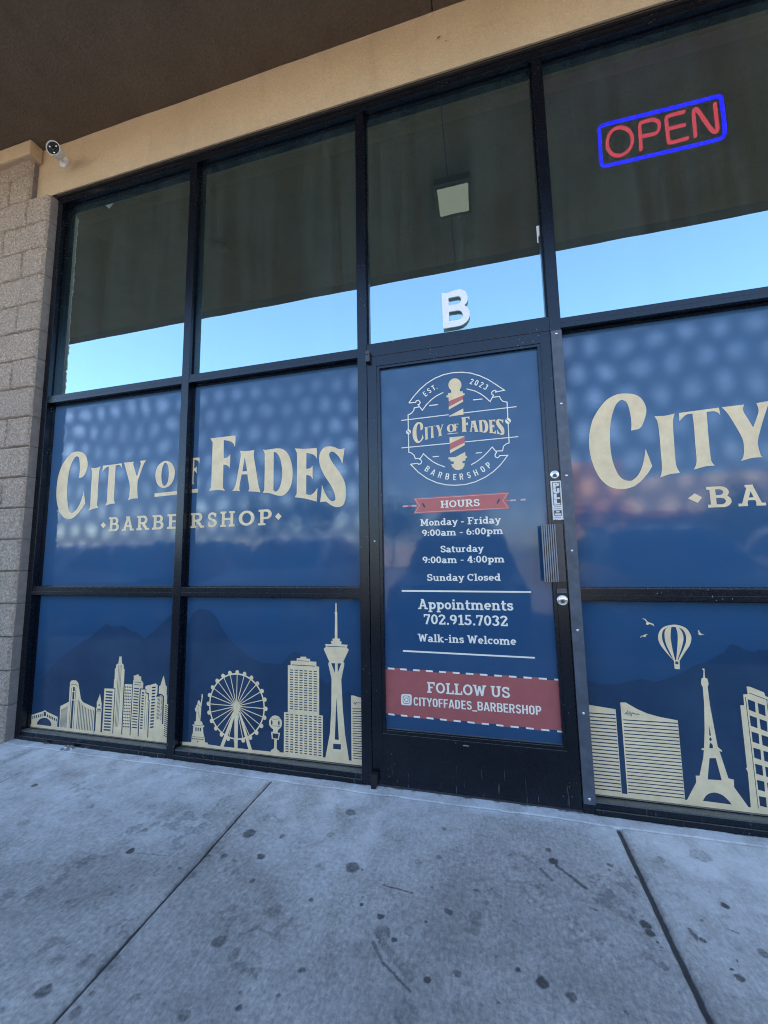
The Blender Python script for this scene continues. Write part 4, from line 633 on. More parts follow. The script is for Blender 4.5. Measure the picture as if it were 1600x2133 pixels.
'office_block_silhouette_steps': '+-20221 701 -4 3081 43 3 -29 264 154 24 75 50 124 7 37 -90 148 -13 21 -211 155 -134 0 -311 -230 -23 13 -2660;--20142 3711 489 -2 -2 -30 -489 -5;--20140 3565 485 -7 -2 -30 -485 0;--20142 3369 361 -11 0 -62 -362 10;--20143 3212 361 -9 0 -63 -361 10;--20144 3056 361 -9 0 -62 -361 9;--20144 2900 360 -8 0 -62 -360 8;--20145 2744 361 -7 -1 -62 -360 7;--20145 2589 360 -7 -1 -61 -360 6;--20146 2434 360 -6 0 -62 -360 6;--20147 2279 360 -5 0 -62 -360 5;--20147 2124 359 -4 0 -62 -359 4;--20148 1969 359 -3 0 -62 -359 4;--20148 1815 358 -3 0 -61 -359 2;--20149 1661 359 -2 -1 -61 -358 1;--20150 1507 359 -1 -1 -61 -358 0;--20150 1353 358 0 0 -61 -358 0;--20151 1200 358 1 0 -61 -358 -1',
'office_block_silhouette_narrow': '+-19645 679 -6 2622 345 13 -2 -210 170 -31 4 -329 71 -43 23 -2011;--19564 3163 162 -10 0 -76 -162 11;--19565 3012 163 -10 0 -75 -164 10;--19567 2862 165 -11 0 -75 -165 10;--19568 2711 166 -10 0 -75 -167 10;--19570 2561 167 -10 0 -75 -167 10;--19571 2411 168 -10 0 -75 -169 10;--19573 2261 170 -10 0 -75 -170 10;--19574 2111 171 -9 0 -75 -172 9;--19576 1961 173 -9 -1 -74 -172 9;--19577 1812 173 -9 0 -74 -174 9;--19579 1663 175 -9 0 -74 -175 9;--19580 1514 176 -8 0 -75 -177 9;--19582 1366 178 -9 -1 -74 -177 8;--19583 1217 178 -8 0 -74 -179 8;--19304 2978 9 -1870 22 1 -8 1870;--19150 2630 -19 -1541 22 1 20 1541',
'office_block_silhouette_tall': '+-18974 667 -19 2078 -66 16 -7 377 -180 18 -22 170 -88 63 13 91 148 82 124 31 29 -34 55 40 365 106 146 -105 -8 -522 -61 -55 11 -68 323 120 115 -60 27 -1496 81 -8 8 -811;--18862 3498 244 30 -1 -84 -244 -31;--18864 3328 244 32 -1 -84 -244 -33;--18865 3158 243 34 0 -84 -244 -34;--18867 2989 244 35 -1 -84 -243 -35;--18868 2820 243 36 -1 -83 -243 -37;--18869 2651 242 38 0 -83 -243 -39;--18871 2483 243 39 -1 -83 -242 -40;--18872 2315 242 40 -1 -83 -242 -41;--18874 2147 243 42 -1 -83 -242 -43;--18875 1979 242 44 -1 -83 -242 -44;--18876 1812 241 45 -1 -83 -241 -45;--18878 1645 242 46 -1 -83 -241 -46;--18879 1478 241 48 -1 -83 -241 -48;--18880 1312 240 49 0 -83 -241 -49;--18454 2982 204 38 -1 -30 -204 -38;--18455 2906 204 39 0 -30 -205 -40;--18456 2830 204 40 0 -30 -205 -41;--18457 2753 205 42 -1 -30 -205 -42;--18458 2677 205 44 0 -30 -206 -44;--18459 2601 205 45 0 -30 -206 -45;--18460 2525 206 46 -1 -30 -205 -47;--18461 2449 206 47 0 -29 -206 -49;--18462 2373 206 49 0 -30 -206 -50;--18463 2297 207 50 -1 -30 -206 -50;--18464 2221 207 52 0 -30 -207 -52;--18465 2145 207 53 0 -30 -207 -53;--18466 2069 208 55 -1 -30 -207 -55;--18467 1994 208 55 0 -29 -208 -57;--18468 1918 208 57 0 -29 -208 -58;--18469 1842 209 59 -1 -30 -208 -59;--18470 1767 209 60 0 -30 -209 -60;--18202 3026 83 -18 0 -26 -83 17;--18202 2960 83 -16 0 -26 -83 15;--18202 2893 83 -14 0 -26 -83 14;--18202 2827 83 -13 0 -26 -83 13;--18202 2761 82 -12 0 -25 -82 10;--18202 2695 82 -10 0 -26 -82 9;--18202 2629 82 -9 0 -26 -82 8;--18202 2562 82 -6 0 -26 -82 6;--18202 2496 82 -5 0 -26 -82 5;--18202 2430 82 -3 -1 -26 -81 3;--18203 2364 82 -2 0 -26 -82 2;--18203 2299 82 -1 0 -26 -82 0;--18203 2233 82 0 0 -25 -82 -2;--18203 2167 82 2 0 -26 -82 -2;--18203 2101 82 4 0 -26 -82 -4;--18203 2035 81 6 0 -26 -81 -6;--18203 1970 81 6 0 -25 -81 -8;--18203 1904 81 8 0 -25 -81 -9;--18203 1838 81 10 0 -25 -81 -11;--18203 1773 81 11 0 -25 -81 -12',
'spire_silhouette': '+-18383 3144 9 432 85 35 176 542 30 2 158 -522 84 -39 6 -458 40 -57 6 -456 166 -17 100 -1907 -457 1 -1 818 -27 1523 -192 106;--17911 2583 255 -79 0 -46 -255 79;--17912 2473 255 -79 -1 -46 -254 80;--17913 2364 255 -79 -1 -46 -254 79;--17914 2255 255 -80 -1 -46 -254 80;--17914 2146 253 -81 0 -46 -254 81;--17915 2037 253 -81 0 -46 -254 82;--17916 1929 253 -82 0 -46 -253 82;--17917 1820 253 -82 0 -46 -253 82;--17918 1711 253 -82 -1 -46 -252 83;--17918 1603 252 -83 -1 -46 -252 83;--17919 1495 252 -84 -1 -46 -252 84;--17920 1387 251 -85 0 -46 -251 85;--17921 1278 251 -85 0 -45 -251 85;--17922 1171 251 -86 0 -46 -251 86;--17923 1063 251 -86 0 -46 -251 86;--17923 955 250 -87 -1 -45 -250 87',
'skyline_base_wheel': '+-16912 679 1861 131 64 -91 756 -25 1964 15 1078 12 728 17 2 -203 -6194 -34 -250 0;+-10633 743 209 5 2276 -5 1294 -4 799 -7 -2 -160 -4574 -15',
'statue_silhouette': '+-16100 630 16 84 30 266 -11 65 63 155 37 384 -67 28 10 57 123 4 -27 147 101 42 11 417 9 84 -83 11 -27 165 60 38 25 102 69 106 15 135 68 66 84 -55 4 -100 51 70 44 238 -28 82 40 26 -53 74 83 -4 35 -72 -19 -135 -44 -338 -9 -84 -15 -118 2 -267 -37 -401 104 -42 53 -94 3 -83 114 -16 -17 -74 -68 -23 40 -309 77 -206 30 -145 13 -113 180 1 25 -128;--15839 1529 81 7 0 -199 -77 -7;--15700 1531 81 7 0 -199 -77 -6;--15557 1530 81 7 -1 -185 -77 -7;--15933 932 -8 -24 -21 -16 -28 -3 -23 12 -10 23 8 24 22 16 27 3 23 -13;--15802 934 -8 -24 -21 -16 -28 -3 -23 13 -10 22 8 24 22 16 27 3 23 -13;--15671 933 -8 -24 -22 -16 -27 -3 -23 12 -10 23 8 24 22 16 27 2 23 -12;--15541 935 -8 -24 -21 -16 -28 -3 -23 13 -9 22 7 24 22 16 28 3 22 -13;--15407 934 -8 -24 -21 -16 -28 -2 -23 12 -9 22 8 24 21 16 28 3 23 -12;--15282 936 -7 -24 -22 -16 -27 -3 -23 13 -9 22 7 24 22 16 27 2 23 -12;--15612 791 -8 -26 -22 -18 -27 -2 -23 13 -10 24 8 26 21 18 28 2 23 -13;--16024 1023 762 10 1 19 -762 -9;--15897 1610 530 32 0 19 -530 -31;--15677 2759 -62 -206 17 0 61 204;--15739 2553 38 -200 16 4 -37 196;--15701 2353 94 -292 16 4 -94 292;--15763 2739 251 -125 9 11 -251 126',
'ferris_wheel_silhouette': '+-11640 2837 80 0 -7 150 -79 -7;+-11646 2980 79 7 -19 149 -79 -14;+-11665 3122 79 14 -33 147 -77 -21;+-11696 3262 77 21 -45 143 -75 -27;+-11739 3399 75 27 -57 139 -73 -34;+-11794 3531 73 34 -70 133 -69 -40;+-11860 3658 69 40 -80 126 -66 -45;+-11937 3779 66 45 -92 120 -61 -52;+-12024 3892 61 52 -101 110 -57 -56;+-12121 3998 57 56 -111 102 -51 -62;+-12226 4094 51 62 -119 91 -46 -65;+-12340 4182 46 65 -127 81 -40 -70;+-12461 4258 40 70 -133 69 -34 -72;+-12588 4325 34 72 -138 58 -28 -76;+-12720 4379 28 76 -144 45 -20 -78;+-12856 4422 20 78 -146 32 -14 -79;+-12996 4453 14 79 -149 20 -7 -80;+-13138 4472 7 80 -150 6 0 -80;+-13281 4478 0 80 -150 -6 7 -80;+-13424 4472 -7 80 -149 -20 14 -79;+-13566 4453 -14 79 -147 -32 21 -78;+-13706 4422 -21 78 -143 -45 28 -76;+-13842 4379 -28 76 -138 -58 33 -72;+-13975 4325 -33 72 -134 -69 40 -70;+-14102 4258 -40 70 -126 -81 46 -65;+-14222 4182 -46 65 -119 -91 51 -62;+-14336 4094 -51 62 -111 -102 56 -56;+-14442 3998 -56 56 -102 -110 62 -52;+-14538 3892 -62 52 -91 -120 66 -45;+-14625 3779 -66 45 -81 -126 70 -40;+-14702 3658 -70 40 -69 -133 73 -34;+-14768 3531 -73 34 -57 -139 75 -27;+-14823 3399 -75 27 -46 -143 78 -21;+-14866 3262 -78 21 -32 -147 79 -14;+-14897 3122 -79 14 -20 -149 80 -7;+-14916 2980 -80 7 -6 -150 80 0;+-14922 2837 -80 0 6 -150 80 7;+-14916 2694 -80 -7 20 -149 79 14;+-14897 2552 -79 -14 32 -146 78 20;+-14866 2412 -78 -20 46 -143 75 27;+-14823 2276 -75 -27 57 -139 73 34;+-14768 2144 -73 -34 69 -133 70 40;+-14702 2017 -70 -40 81 -127 66 46;+-14625 1896 -66 -46 91 -119 62 51;+-14538 1782 -62 -51 102 -111 56 57;+-14442 1677 -56 -57 111 -101 51 61;+-14336 1580 -51 -61 119 -92 46 66;+-14222 1493 -46 -66 126 -80 40 69;+-14102 1416 -40 -69 134 -70 33 73;+-13975 1350 -33 -73 138 -57 28 75;+-13842 1295 -28 -75 143 -45 21 77;+-13706 1252 -21 -77 147 -33 14 79;+-13566 1221 -14 -79 149 -19 7 79;+-13424 1202 -7 -79 150 -7 0 80;+-13281 1196 0 -80 150 7 -7 79;+-13138 1202 7 -79 149 19 -14 79;+-12996 1221 14 -79 146 33 -20 77;+-12856 1252 20 -77 144 45 -28 75;+-12720 1295 28 -75 138 57 -34 73;+-12588 1350 34 -73 133 70 -40 69;+-12461 1416 40 -69 127 80 -46 66;+-12340 1493 46 -66 119 92 -51 61;+-12226 1580 51 -61 111 101 -57 57;+-12121 1677 57 -57 101 111 -61 51;+-12024 1782 61 -51 92 119 -66 46;+-11937 1896 66 -46 80 127 -69 40;+-11860 2017 69 -40 70 133 -73 34;+-11794 2144 73 -34 57 139 -75 27;+-11739 2276 75 -27 45 143 -77 20;+-11696 2412 77 -20 33 146 -79 14;+-11665 2552 79 -14 19 149 -79 7;+-11646 2694 79 -7 7 150 -80 0;+-13303 2837 0 1681 44 0 0 -1681;+-13166 4608 -11 50 -32 40 -47 22 -51 0 -46 -22 -32 -40 -11 -50 11 -50 32 -40 46 -22 51 0 47 22 32 40;+-13302 2832 -435 1623 42 12 435 -1624;+-13625 4548 -11 50 -32 40 -46 22 -51 0 -46 -22 -32 -40 -12 -50 12 -50 32 -40 46 -22 51 0 46 22 32 40;+-13300 2826 -841 1456 38 22 841 -1456;+-14052 4371 -11 50 -32 40 -46 22 -51 0 -46 -22 -32 -40 -12 -50 12 -50 32 -40 46 -22 51 0 46 22 32 40;+-13297 2822 -1188 1188 31 32 1188 -1189;+-14419 4090 -11 49 -32 41 -46 22 -51 0 -46 -22 -32 -41 -12 -49 12 -50 32 -40 46 -23 51 0 46 23 32 40;+-13292 2818 -1456 841 22 38 1456 -841;+-14700 3723 -11 50 -32 40 -46 22 -52 0 -46 -22 -32 -40 -11 -50 11 -50 32 -40 46 -22 52 0 46 22 32 40;+-13287 2816 -1624 435 12 43 1624 -436;+-14877 3296 -11 50 -32 40 -46 22 -52 0 -46 -22 -32 -40 -11 -50 11 -50 32 -40 46 -23 52 0 46 23 32 40;+-13281 2815 -1681 0 0 44 1681 0;+-14937 2837 -12 50 -32 40 -46 22 -51 0 -46 -22 -32 -40 -11 -50 11 -50 32 -40 46 -22 51 0 46 22 32 40;+-13275 2816 -1624 -435 -12 42 1624 435;+-14877 2379 -11 50 -32 40 -46 22 -52 0 -46 -22 -32 -40 -11 -50 11 -50 32 -40 46 -22 52 0 46 22 32 40;+-13270 2818 -1456 -840 -22 38 1456 840;+-14700 1952 -11 50 -32 40 -46 22 -52 0 -46 -22 -32 -40 -11 -50 11 -50 32 -40 46 -22 52 0 46 22 32 40;+-13266 2822 -1188 -1189 -31 31 1188 1189;+-14419 1585 -11 50 -32 40 -46 22 -51 0 -46 -22 -32 -40 -12 -50 12 -50 32 -40 46 -22 51 0 46 22 32 40;+-13262 2826 -841 -1456 -38 22 841 1456;+-14052 1303 -11 50 -32 40 -46 22 -51 0 -46 -22 -32 -40 -12 -50 12 -50 32 -40 46 -22 51 0 46 22 32 40;+-13260 2832 -435 -1624 -42 11 435 1624;+-13625 1126 -11 50 -32 40 -46 23 -51 0 -46 -23 -32 -40 -12 -50 12 -49 32 -41 46 -22 51 0 46 22 32 41;+-13259 2837 0 -1681 -44 0 0 1681;+-13166 1066 -11 50 -32 40 -47 22 -51 0 -46 -22 -32 -40 -11 -50 11 -50 32 -40 46 -22 51 0 47 22 32 40;+-13260 2843 435 -1624 -42 -11 -435 1624;+-12708 1126 -11 50 -32 40 -46 23 -51 0 -46 -23 -32 -40 -12 -50 12 -49 32 -41 46 -22 51 0 46 22 32 41;+-13262 2848 841 -1456 -39 -22 -840 1456;+-12281 1303 -11 50 -32 40 -46 22 -51 0 -46 -22 -32 -40 -12 -50 12 -50 32 -40 46 -22 51 0 46 22 32 40;+-13266 2853 1189 -1189 -31 -31 -1189 1189;+-11914 1585 -11 50 -32 40 -46 22 -51 0 -46 -22 -32 -40 -12 -50 12 -50 32 -40 46 -22 51 0 46 22 32 40;+-13270 2856 1456 -840 -22 -38 -1456 840;+-11632 1952 -12 50 -32 40 -46 22 -51 0 -46 -22 -32 -40 -11 -50 11 -50 32 -40 46 -22 51 0 46 22 32 40;+-13275 2858 1623 -435 -11 -42 -1624 435;+-11455 2379 -12 50 -32 40 -46 22 -51 0 -46 -22 -32 -40 -11 -50 11 -50 32 -40 46 -22 51 0 46 22 32 40;+-13281 2859 1681 0 0 -44 -1681 0;+-11395 2837 -11 50 -32 40 -46 22 -52 0 -46 -22 -32 -40 -11 -50 11 -50 32 -40 46 -22 52 0 46 22 32 40;+-13287 2858 1624 436 11 -43 -1623 -435;+-11455 3296 -12 50 -32 40 -46 22 -51 0 -46 -22 -32 -40 -11 -50 11 -50 32 -40 46 -23 51 0 46 23 32 40;+-13292 2856 1456 841 22 -38 -1456 -841;+-11632 3723 -12 50 -32 40 -46 22 -51 0 -46 -22 -32 -40 -11 -50 11 -50 32 -40 46 -22 51 0 46 22 32 40;+-13297 2853 1189 1189 31 -32 -1189 -1188;+-11914 4090 -11 49 -32 41 -46 22 -51 0 -46 -22 -32 -41 -12 -49 12 -50 32 -40 46 -23 51 0 46 23 32 40;+-13300 2848 840 1456 39 -22 -841 -1456;+-12281 4371 -11 50 -32 40 -46 22 -51 0 -46 -22 -32 -40 -12 -50 12 -50 32 -40 46 -22 51 0 46 22 32 40;+-13302 2843 435 1624 42 -12 -435 -1623;+-12708 4548 -11 50 -32 40 -46 22 -51 0 -46 -22 -32 -40 -12 -50 12 -50 32 -40 46 -22 51 0 46 22 32 40;+-13446 2560 122 -170 -691 -1698 -209 12;+-13395 2563 222 17 24 -1887 -204 5;+-13173 2580 144 -54 751 -1825 -223 10;+-13077 2750 -6 -106 -24 -97 -39 -78 -51 -52 -57 -21 -58 12 -53 44 -44 72 -29 93 -12 105 6 107 24 97 39 79 51 52 57 21 58 -13 54 -45 43 -72 29 -94',
'street_lamp_silhouette': '+-10941 2551 203 -38 148 -161 45 -75 -5 -204 -71 -115 -145 -138 -34 -122 153 8 -76 -365 -109 5 -1 -466 81 -38 92 -69 1 -92 -529 9 17 95 90 71 91 40 11 468 -146 -14 -43 347 110 29 17 102 -167 111 -95 118 8 191 61 131 128 121;--11090 2176 -6 -64 -17 -47 -23 -19 -25 15 -18 44 -7 63 5 64 17 47 24 19 24 -15 18 -45;--10675 2185 -6 -66 -17 -50 -23 -19 -24 15 -18 47 -7 65 5 67 17 49 23 20 24 -16 18 -47;--11093 1635 366 14 -40 -250 -285 -4;--11199 2357 205 -25 1 19 -201 25;--10994 2332 313 57 -2 18 -310 -56;--11190 1979 201 32 1 19 -204 -33;--10989 2011 336 -18 4 19 -339 18',
'high_rise_silhouette': '+-10240 5133 165 8 -2 224 352 16 -1 136 209 10 0 74 334 15 0 -95 221 -10 1 -123 356 -3 0 -236 155 0 1 -2400 205 -4 0 -2023 -2180 14 -10 2019 219 5;--9666 5380 658 -6 1 24 -657 7;--10015 5142 1327 -3 3 36 -1328 5;--10114 4922 186 -1 1 -49 -186 1;--9840 4921 185 -1 0 -50 -185 1;--9568 4919 183 -1 1 -49 -184 1;--9298 4917 182 -1 0 -49 -182 1;--9030 4916 181 -2 1 -49 -182 1;--8763 4914 180 -1 0 -49 -180 1;--10113 4799 186 -1 0 -49 -186 1;--9840 4798 185 -1 1 -50 -185 2;--9568 4796 184 -1 0 -49 -184 1;--9298 4794 183 -1 0 -49 -183 1;--9030 4793 182 -1 0 -50 -182 1;--8763 4791 180 -1 0 -49 -180 1;--10112 4677 186 -2 0 -49 -186 1;--9839 4675 185 -1 0 -49 -185 1;--9567 4673 183 -1 0 -49 -183 1;--9298 4671 183 -1 0 -49 -182 1;--9029 4670 181 -1 0 -49 -181 1;--8763 4668 180 -1 0 -49 -180 1;--10112 4554 186 -1 1 -49 -186 1;--9838 4552 184 -1 1 -49 -185 1;--9567 4551 184 -2 0 -49 -184 2;--9297 4549 182 -1 0 -49 -182 1;--9029 4547 181 -1 0 -49 -181 1;--8763 4546 180 -2 0 -49 -180 2;--10111 4431 186 -1 0 -49 -186 1;--9838 4430 185 -1 0 -49 -185 1;--9566 4428 183 -1 0 -49 -183 1;--9297 4426 183 -1 0 -49 -183 1;--9029 4425 181 -1 1 -49 -182 1;--8763 4423 181 -1 0 -49 -180 1;--10110 4309 186 -1 0 -49 -186 1;--9837 4307 184 -1 1 -49 -185 2;--9566 4306 184 -1 0 -49 -184 1;--9296 4304 182 -1 0 -49 -182 1;--9028 4302 181 -1 0 -49 -181 1;--8762 4301 180 -1 0 -49 -180 1;--10110 4187 186 -1 0 -49 -185 1;--9837 4185 185 -1 0 -49 -184 1;--9565 4184 183 -2 0 -48 -183 1;--9296 4182 182 -1 1 -49 -183 1;--9028 4180 181 -1 0 -49 -181 1;--8762 4179 180 -2 0 -48 -180 1;--10109 4065 186 -1 0 -49 -186 1;--9836 4063 185 -1 0 -49 -185 1;--9565 4062 183 -2 1 -48 -184 1;--9296 4060 183 -1 0 -49 -182 1;--9028 4058 181 -1 0 -49 -181 1;--8762 4057 180 -2 0 -48 -180 1;--10108 3943 185 -1 1 -49 -186 1;--9835 3941 184 -1 0 -48 -184 1;--9564 3940 183 -1 0 -49 -183 1;--9295 3938 182 -1 0 -49 -182 1;--9027 3936 180 -1 1 -48 -181 1;--8762 3935 180 -1 0 -49 -180 1;--10108 3821 186 -1 0 -48 -185 1;--9835 3820 185 -1 0 -49 -185 1;--9564 3818 183 -1 1 -49 -184 1;--9295 3816 182 -1 1 -48 -183 1;--9027 3815 181 -1 0 -49 -181 1;--8761 3813 179 -1 0 -49 -179 1;--10107 3700 186 -1 0 -49 -186 1;--9834 3698 184 -1 0 -48 -184 1;--9563 3697 183 -2 0 -48 -183 1;--9294 3695 182 -1 0 -49 -182 1;--9027 3693 181 -1 0 -48 -181 1;--8761 3692 180 -2 0 -48 -180 1;--10106 3579 185 -2 0 -48 -185 1;--9834 3577 185 -1 0 -49 -185 1;--9563 3575 183 -1 0 -48 -183 1;--9294 3574 182 -2 0 -48 -182 1;--9027 3572 181 -1 0 -49 -180 1;--8761 3570 180 -1 0 -48 -180 1;--10106 3457 186 -1 0 -48 -185 1;--9833 3456 184 -1 0 -49 -184 1;--9562 3454 183 -1 0 -49 -183 2;--9293 3452 181 -1 1 -48 -182 1;--9026 3451 181 -1 0 -49 -181 1;--8761 3449 180 -1 0 -48 -180 1;--10105 3336 185 -1 1 -48 -186 1;--9833 3335 185 -1 0 -49 -184 1;--9562 3333 183 -1 0 -48 -183 1;--9293 3331 182 -1 0 -48 -182 1;--9026 3330 181 -1 0 -49 -181 1;--8760 3328 179 -1 0 -48 -179 1;--10104 3216 185 -2 0 -48 -185 1;--9832 3214 184 -1 0 -49 -184 2;--9561 3212 183 -1 0 -48 -183 1;--9293 3211 182 -2 0 -48 -182 1;--9026 3209 181 -1 0 -49 -180 2;--8760 3207 179 -1 0 -48 -179 1;--10104 3095 186 -1 0 -49 -185 2;--9831 3093 184 -1 0 -48 -184 1;--9561 3091 183 -1 0 -48 -183 1;--9292 3090 181 -1 1 -48 -182 1;--9025 3088 180 -1 0 -48 -180 1;--8760 3087 179 -2 0 -48 -179 1;--10103 2974 185 -1 1 -48 -186 1;--9831 2973 184 -2 0 -48 -184 1;--9560 2971 182 -1 1 -48 -183 1;--9292 2969 182 -1 0 -48 -182 1;--9025 2968 181 -1 0 -49 -181 2;--8760 2966 180 -1 0 -48 -180 1;--10335 2675 166 0 1 -51 -167 -1;--10066 2675 165 1 1 -52 -166 0;--9799 2676 165 0 0 -51 -165 -1;--9534 2677 164 0 0 -52 -163 0;--9270 2677 163 0 0 -51 -163 -1;--9007 2678 161 0 0 -52 -161 0;--8747 2678 161 1 0 -52 -161 -1;--8488 2679 160 0 0 -52 -160 0;--10335 2552 167 1 0 -52 -167 0;--10066 2553 166 0 0 -52 -166 0;--9799 2553 165 0 0 -51 -165 0;--9533 2554 164 0 0 -52 -164 0;--9269 2554 162 0 0 -51 -162 -1;--9007 2554 161 1 1 -52 -162 0;--8747 2555 161 0 0 -52 -161 0;--8488 2555 160 1 0 -52 -160 -1;--10334 2430 166 0 1 -51 -167 -1;--10066 2430 166 0 0 -51 -165 0;--9798 2430 164 1 1 -52 -165 0;--9533 2431 164 0 0 -52 -164 0;--9269 2431 163 0 0 -51 -163 -1;--9007 2431 162 1 0 -52 -162 0;--8747 2432 161 0 0 -52 -161 0;--8488 2432 160 0 0 -52 -160 0;--10334 2308 167 0 0 -52 -167 0;--10065 2308 166 0 0 -52 -166 0;--9798 2308 165 0 0 -51 -165 0;--9533 2308 164 0 0 -51 -163 0;--9269 2308 163 0 0 -51 -163 0;--9007 2308 162 1 0 -52 -162 0;--8746 2309 160 0 0 -52 -160 0;--8488 2309 160 0 0 -52 -160 0;--10333 2185 166 1 1 -52 -167 0;--10065 2186 166 0 0 -52 -165 0;--9798 2186 165 0 0 -52 -164 0;--9532 2186 163 0 0 -52 -163 0;--9269 2186 163 0 0 -52 -163 0;--9007 2186 162 0 0 -52 -162 0;--8746 2186 160 0 0 -52 -160 0;--8488 2186 160 0 0 -52 -160 0;--10333 2064 167 -1 0 -51 -167 0;--10064 2063 166 0 0 -51 -166 0;--9797 2063 164 0 1 -51 -165 0;--9532 2063 164 0 0 -51 -164 0;--9268 2063 162 0 0 -51 -162 0;--9007 2063 162 0 0 -51 -161 0;--8746 2063 160 0 0 -52 -160 1;--8488 2063 160 0 0 -52 -160 0;--10332 1942 166 0 1 -51 -167 0;--10064 1942 166 -1 0 -51 -166 0;--9797 1941 165 0 0 -51 -165 0;--9532 1941 164 0 0 -51 -164 0;--9268 1941 162 0 0 -52 -162 1;--9006 1941 161 0 0 -52 -161 0;--8746 1940 160 0 0 -51 -160 0;--8488 1940 160 0 0 -51 -160 0;--10332 1820 167 0 0 -51 -167 0;--10063 1820 165 0 1 -52 -166 1;--9796 1819 164 0 0 -51 -164 0;--9531 1819 163 0 0 -51 -163 0;--9268 1819 163 0 0 -52 -163 1;--9006 1818 161 0 0 -51 -161 0;--8746 1818 160 0 0 -52 -160 1;--8488 1818 160 0 0 -52 -160 0;--10331 1699 166 -1 1 -51 -167 1;--10063 1698 166 0 0 -51 -166 0;--9796 1698 164 -1 1 -51 -165 1;--9531 1697 163 0 1 -51 -164 0;--9268 1697 163 0 0 -52 -163 1;--9006 1696 161 0 0 -51 -161 0;--8746 1696 160 0 0 -52 -160 1;--8488 1695 160 0 0 -51 -160 0;--10331 1577 167 0 0 -51 -167 1;--10062 1577 165 -1 0 -51 -165 1;--9796 1576 165 0 0 -51 -165 0;--9531 1576 164 -1 0 -51 -164 1;--9267 1575 162 0 0 -51 -162 0;--9006 1574 162 0 0 -51 -162 0;--8746 1574 160 -1 1 -51 -161 1;--8488 1573 160 0 0 -51 -160 0;--10330 1456 166 0 1 -51 -167 0;--10062 1456 166 -1 0 -51 -166 1;--9795 1455 164 -1 0 -51 -164 1;--9530 1454 163 0 0 -51 -163 0;--9267 1453 162 0 0 -51 -162 0;--9006 1453 162 -1 0 -51 -162 1;--8746 1452 161 0 0 -52 -161 1;--8488 1451 160 0 0 -51 -159 0;--10330 1335 167 0 0 -51 -166 1;--10061 1334 165 0 0 -51 -165 1;--9795 1334 164 -1 1 -51 -165 1;--9530 1333 163 -1 0 -51 -163 1;--9267 1332 162 -1 0 -51 -162 1;--9005 1331 161 0 0 -51 -161 0;--8746 1330 161 0 0 -51 -161 0;--8487 1329 159 0 0 -51 -159 0;--10329 1215 166 -1 1 -51 -167 1;--10061 1214 165 -1 1 -51 -166 1;--9795 1213 165 -1 0 -51 -164 1;--9530 1212 164 -1 0 -51 -164 1;--9267 1211 163 -1 0 -51 -163 1;--9005 1210 161 -1 0 -51 -161 1;--8746 1209 161 -1 0 -51 -160 1;--8487 1208 159 -1 0 -51 -159 1;--10329 1094 167 -1 0 -50 -166 0;--10061 1093 166 -1 0 -51 -165 1;--9794 1092 164 -1 0 -51 -164 1;--9529 1091 163 -1 0 -51 -163 1;--9266 1090 162 -1 0 -51 -162 1;--9005 1088 161 0 0 -51 -161 1;--8745 1087 160 0 0 -51 -160 0;--8487 1086 159 0 0 -51 -159 0;--10328 973 166 0 0 -51 -166 1;--10060 972 165 -1 0 -50 -165 1;--9794 971 165 -1 0 -50 -165 0;--9529 970 163 -1 0 -51 -163 1;--9266 969 162 -1 0 -51 -162 1;--9005 967 161 0 0 -51 -161 1;--8745 966 160 -1 0 -51 -160 1;--8487 965 159 -1 0 -51 -159 1;--10328 853 167 -1 0 -50 -166 1;--10060 852 166 -1 0 -51 -165 1;--9793 850 164 0 0 -51 -164 1;--9529 849 163 -1 0 -50 -163 0;--9266 848 162 -1 0 -51 -162 1;--9005 846 161 0 0 -51 -161 1;--8745 845 160 -1 0 -51 -160 1;--8487 844 159 -1 0 -51 -159 1',
'observation_tower_silhouette': '+-8113 716 252 1221 78 1178 6 592 12 875 -177 713 23 102 36 14 -319 635 141 128 -73 128 343 1 31 54 -53 100 121 24 -22 101 134 13 19 1244 -36 61 54 42 2 456 68 1 2 -456 40 -40 -9 -62 7 -1241 151 -3 -31 -102 110 -57 -31 -123 369 -14 -75 -116 122 -124 -312 -626 62 -17 -1 -120 -167 -725 27 -552 51 -937 101 -1076 212 -1283;--7785 5351 213 10 -2 -489;--7430 5360 199 10 -192 -482;--7504 3686 121 -2034 -217 -1;--7688 1443 412 15 -2 -256 -411 -2;--8008 6172 992 2 2 32 -993 -1',
'hotel_slab_silhouette': '+-6718 708 -2 3129 150 2 214 -56 339 -42 -38 -3038;--6644 3219 621 34 0 -40 -621 -33;--6644 3101 620 32 -1 -39 -618 -32;--6643 2983 617 31 0 -40 -617 -30;--6643 2865 616 29 -1 -39 -615 -29;--6643 2747 614 28 0 -39 -614 -28;--6643 2630 613 27 -1 -40 -612 -26;--6643 2513 611 25 0 -39 -611 -25;--6643 2395 610 24 -1 -39 -609 -23;--6643 2278 608 23 -1 -39 -607 -22;--6643 2162 606 21 0 -39 -606 -21;--6642 2045 604 20 -1 -39 -603 -20;--6642 1928 602 19 0 -39 -602 -18;--6642 1812 601 17 -1 -39 -600 -16;--6642 1696 599 15 0 -39 -599 -14;--6642 1580 598 14 -1 -39 -597 -13;--6642 1464 596 12 0 -38 -596 -12;--6642 1348 595 11 -1 -38 -594 -11;--6642 1233 593 9 0 -38 -593 -9;--6641 1117 591 9 -1 -39 -590 -8;--6641 1002 589 7 0 -39 -589 -6;--6641 887 588 5 -1 -38 -587 -5;--6571 3448 35 37 12 52 -69 -72;--6536 3485 35 -93 8 64 -31 81;--6501 3392 64 100 -15 27 -41 -63;--6437 3492 331 -3 3 27 -349 3',
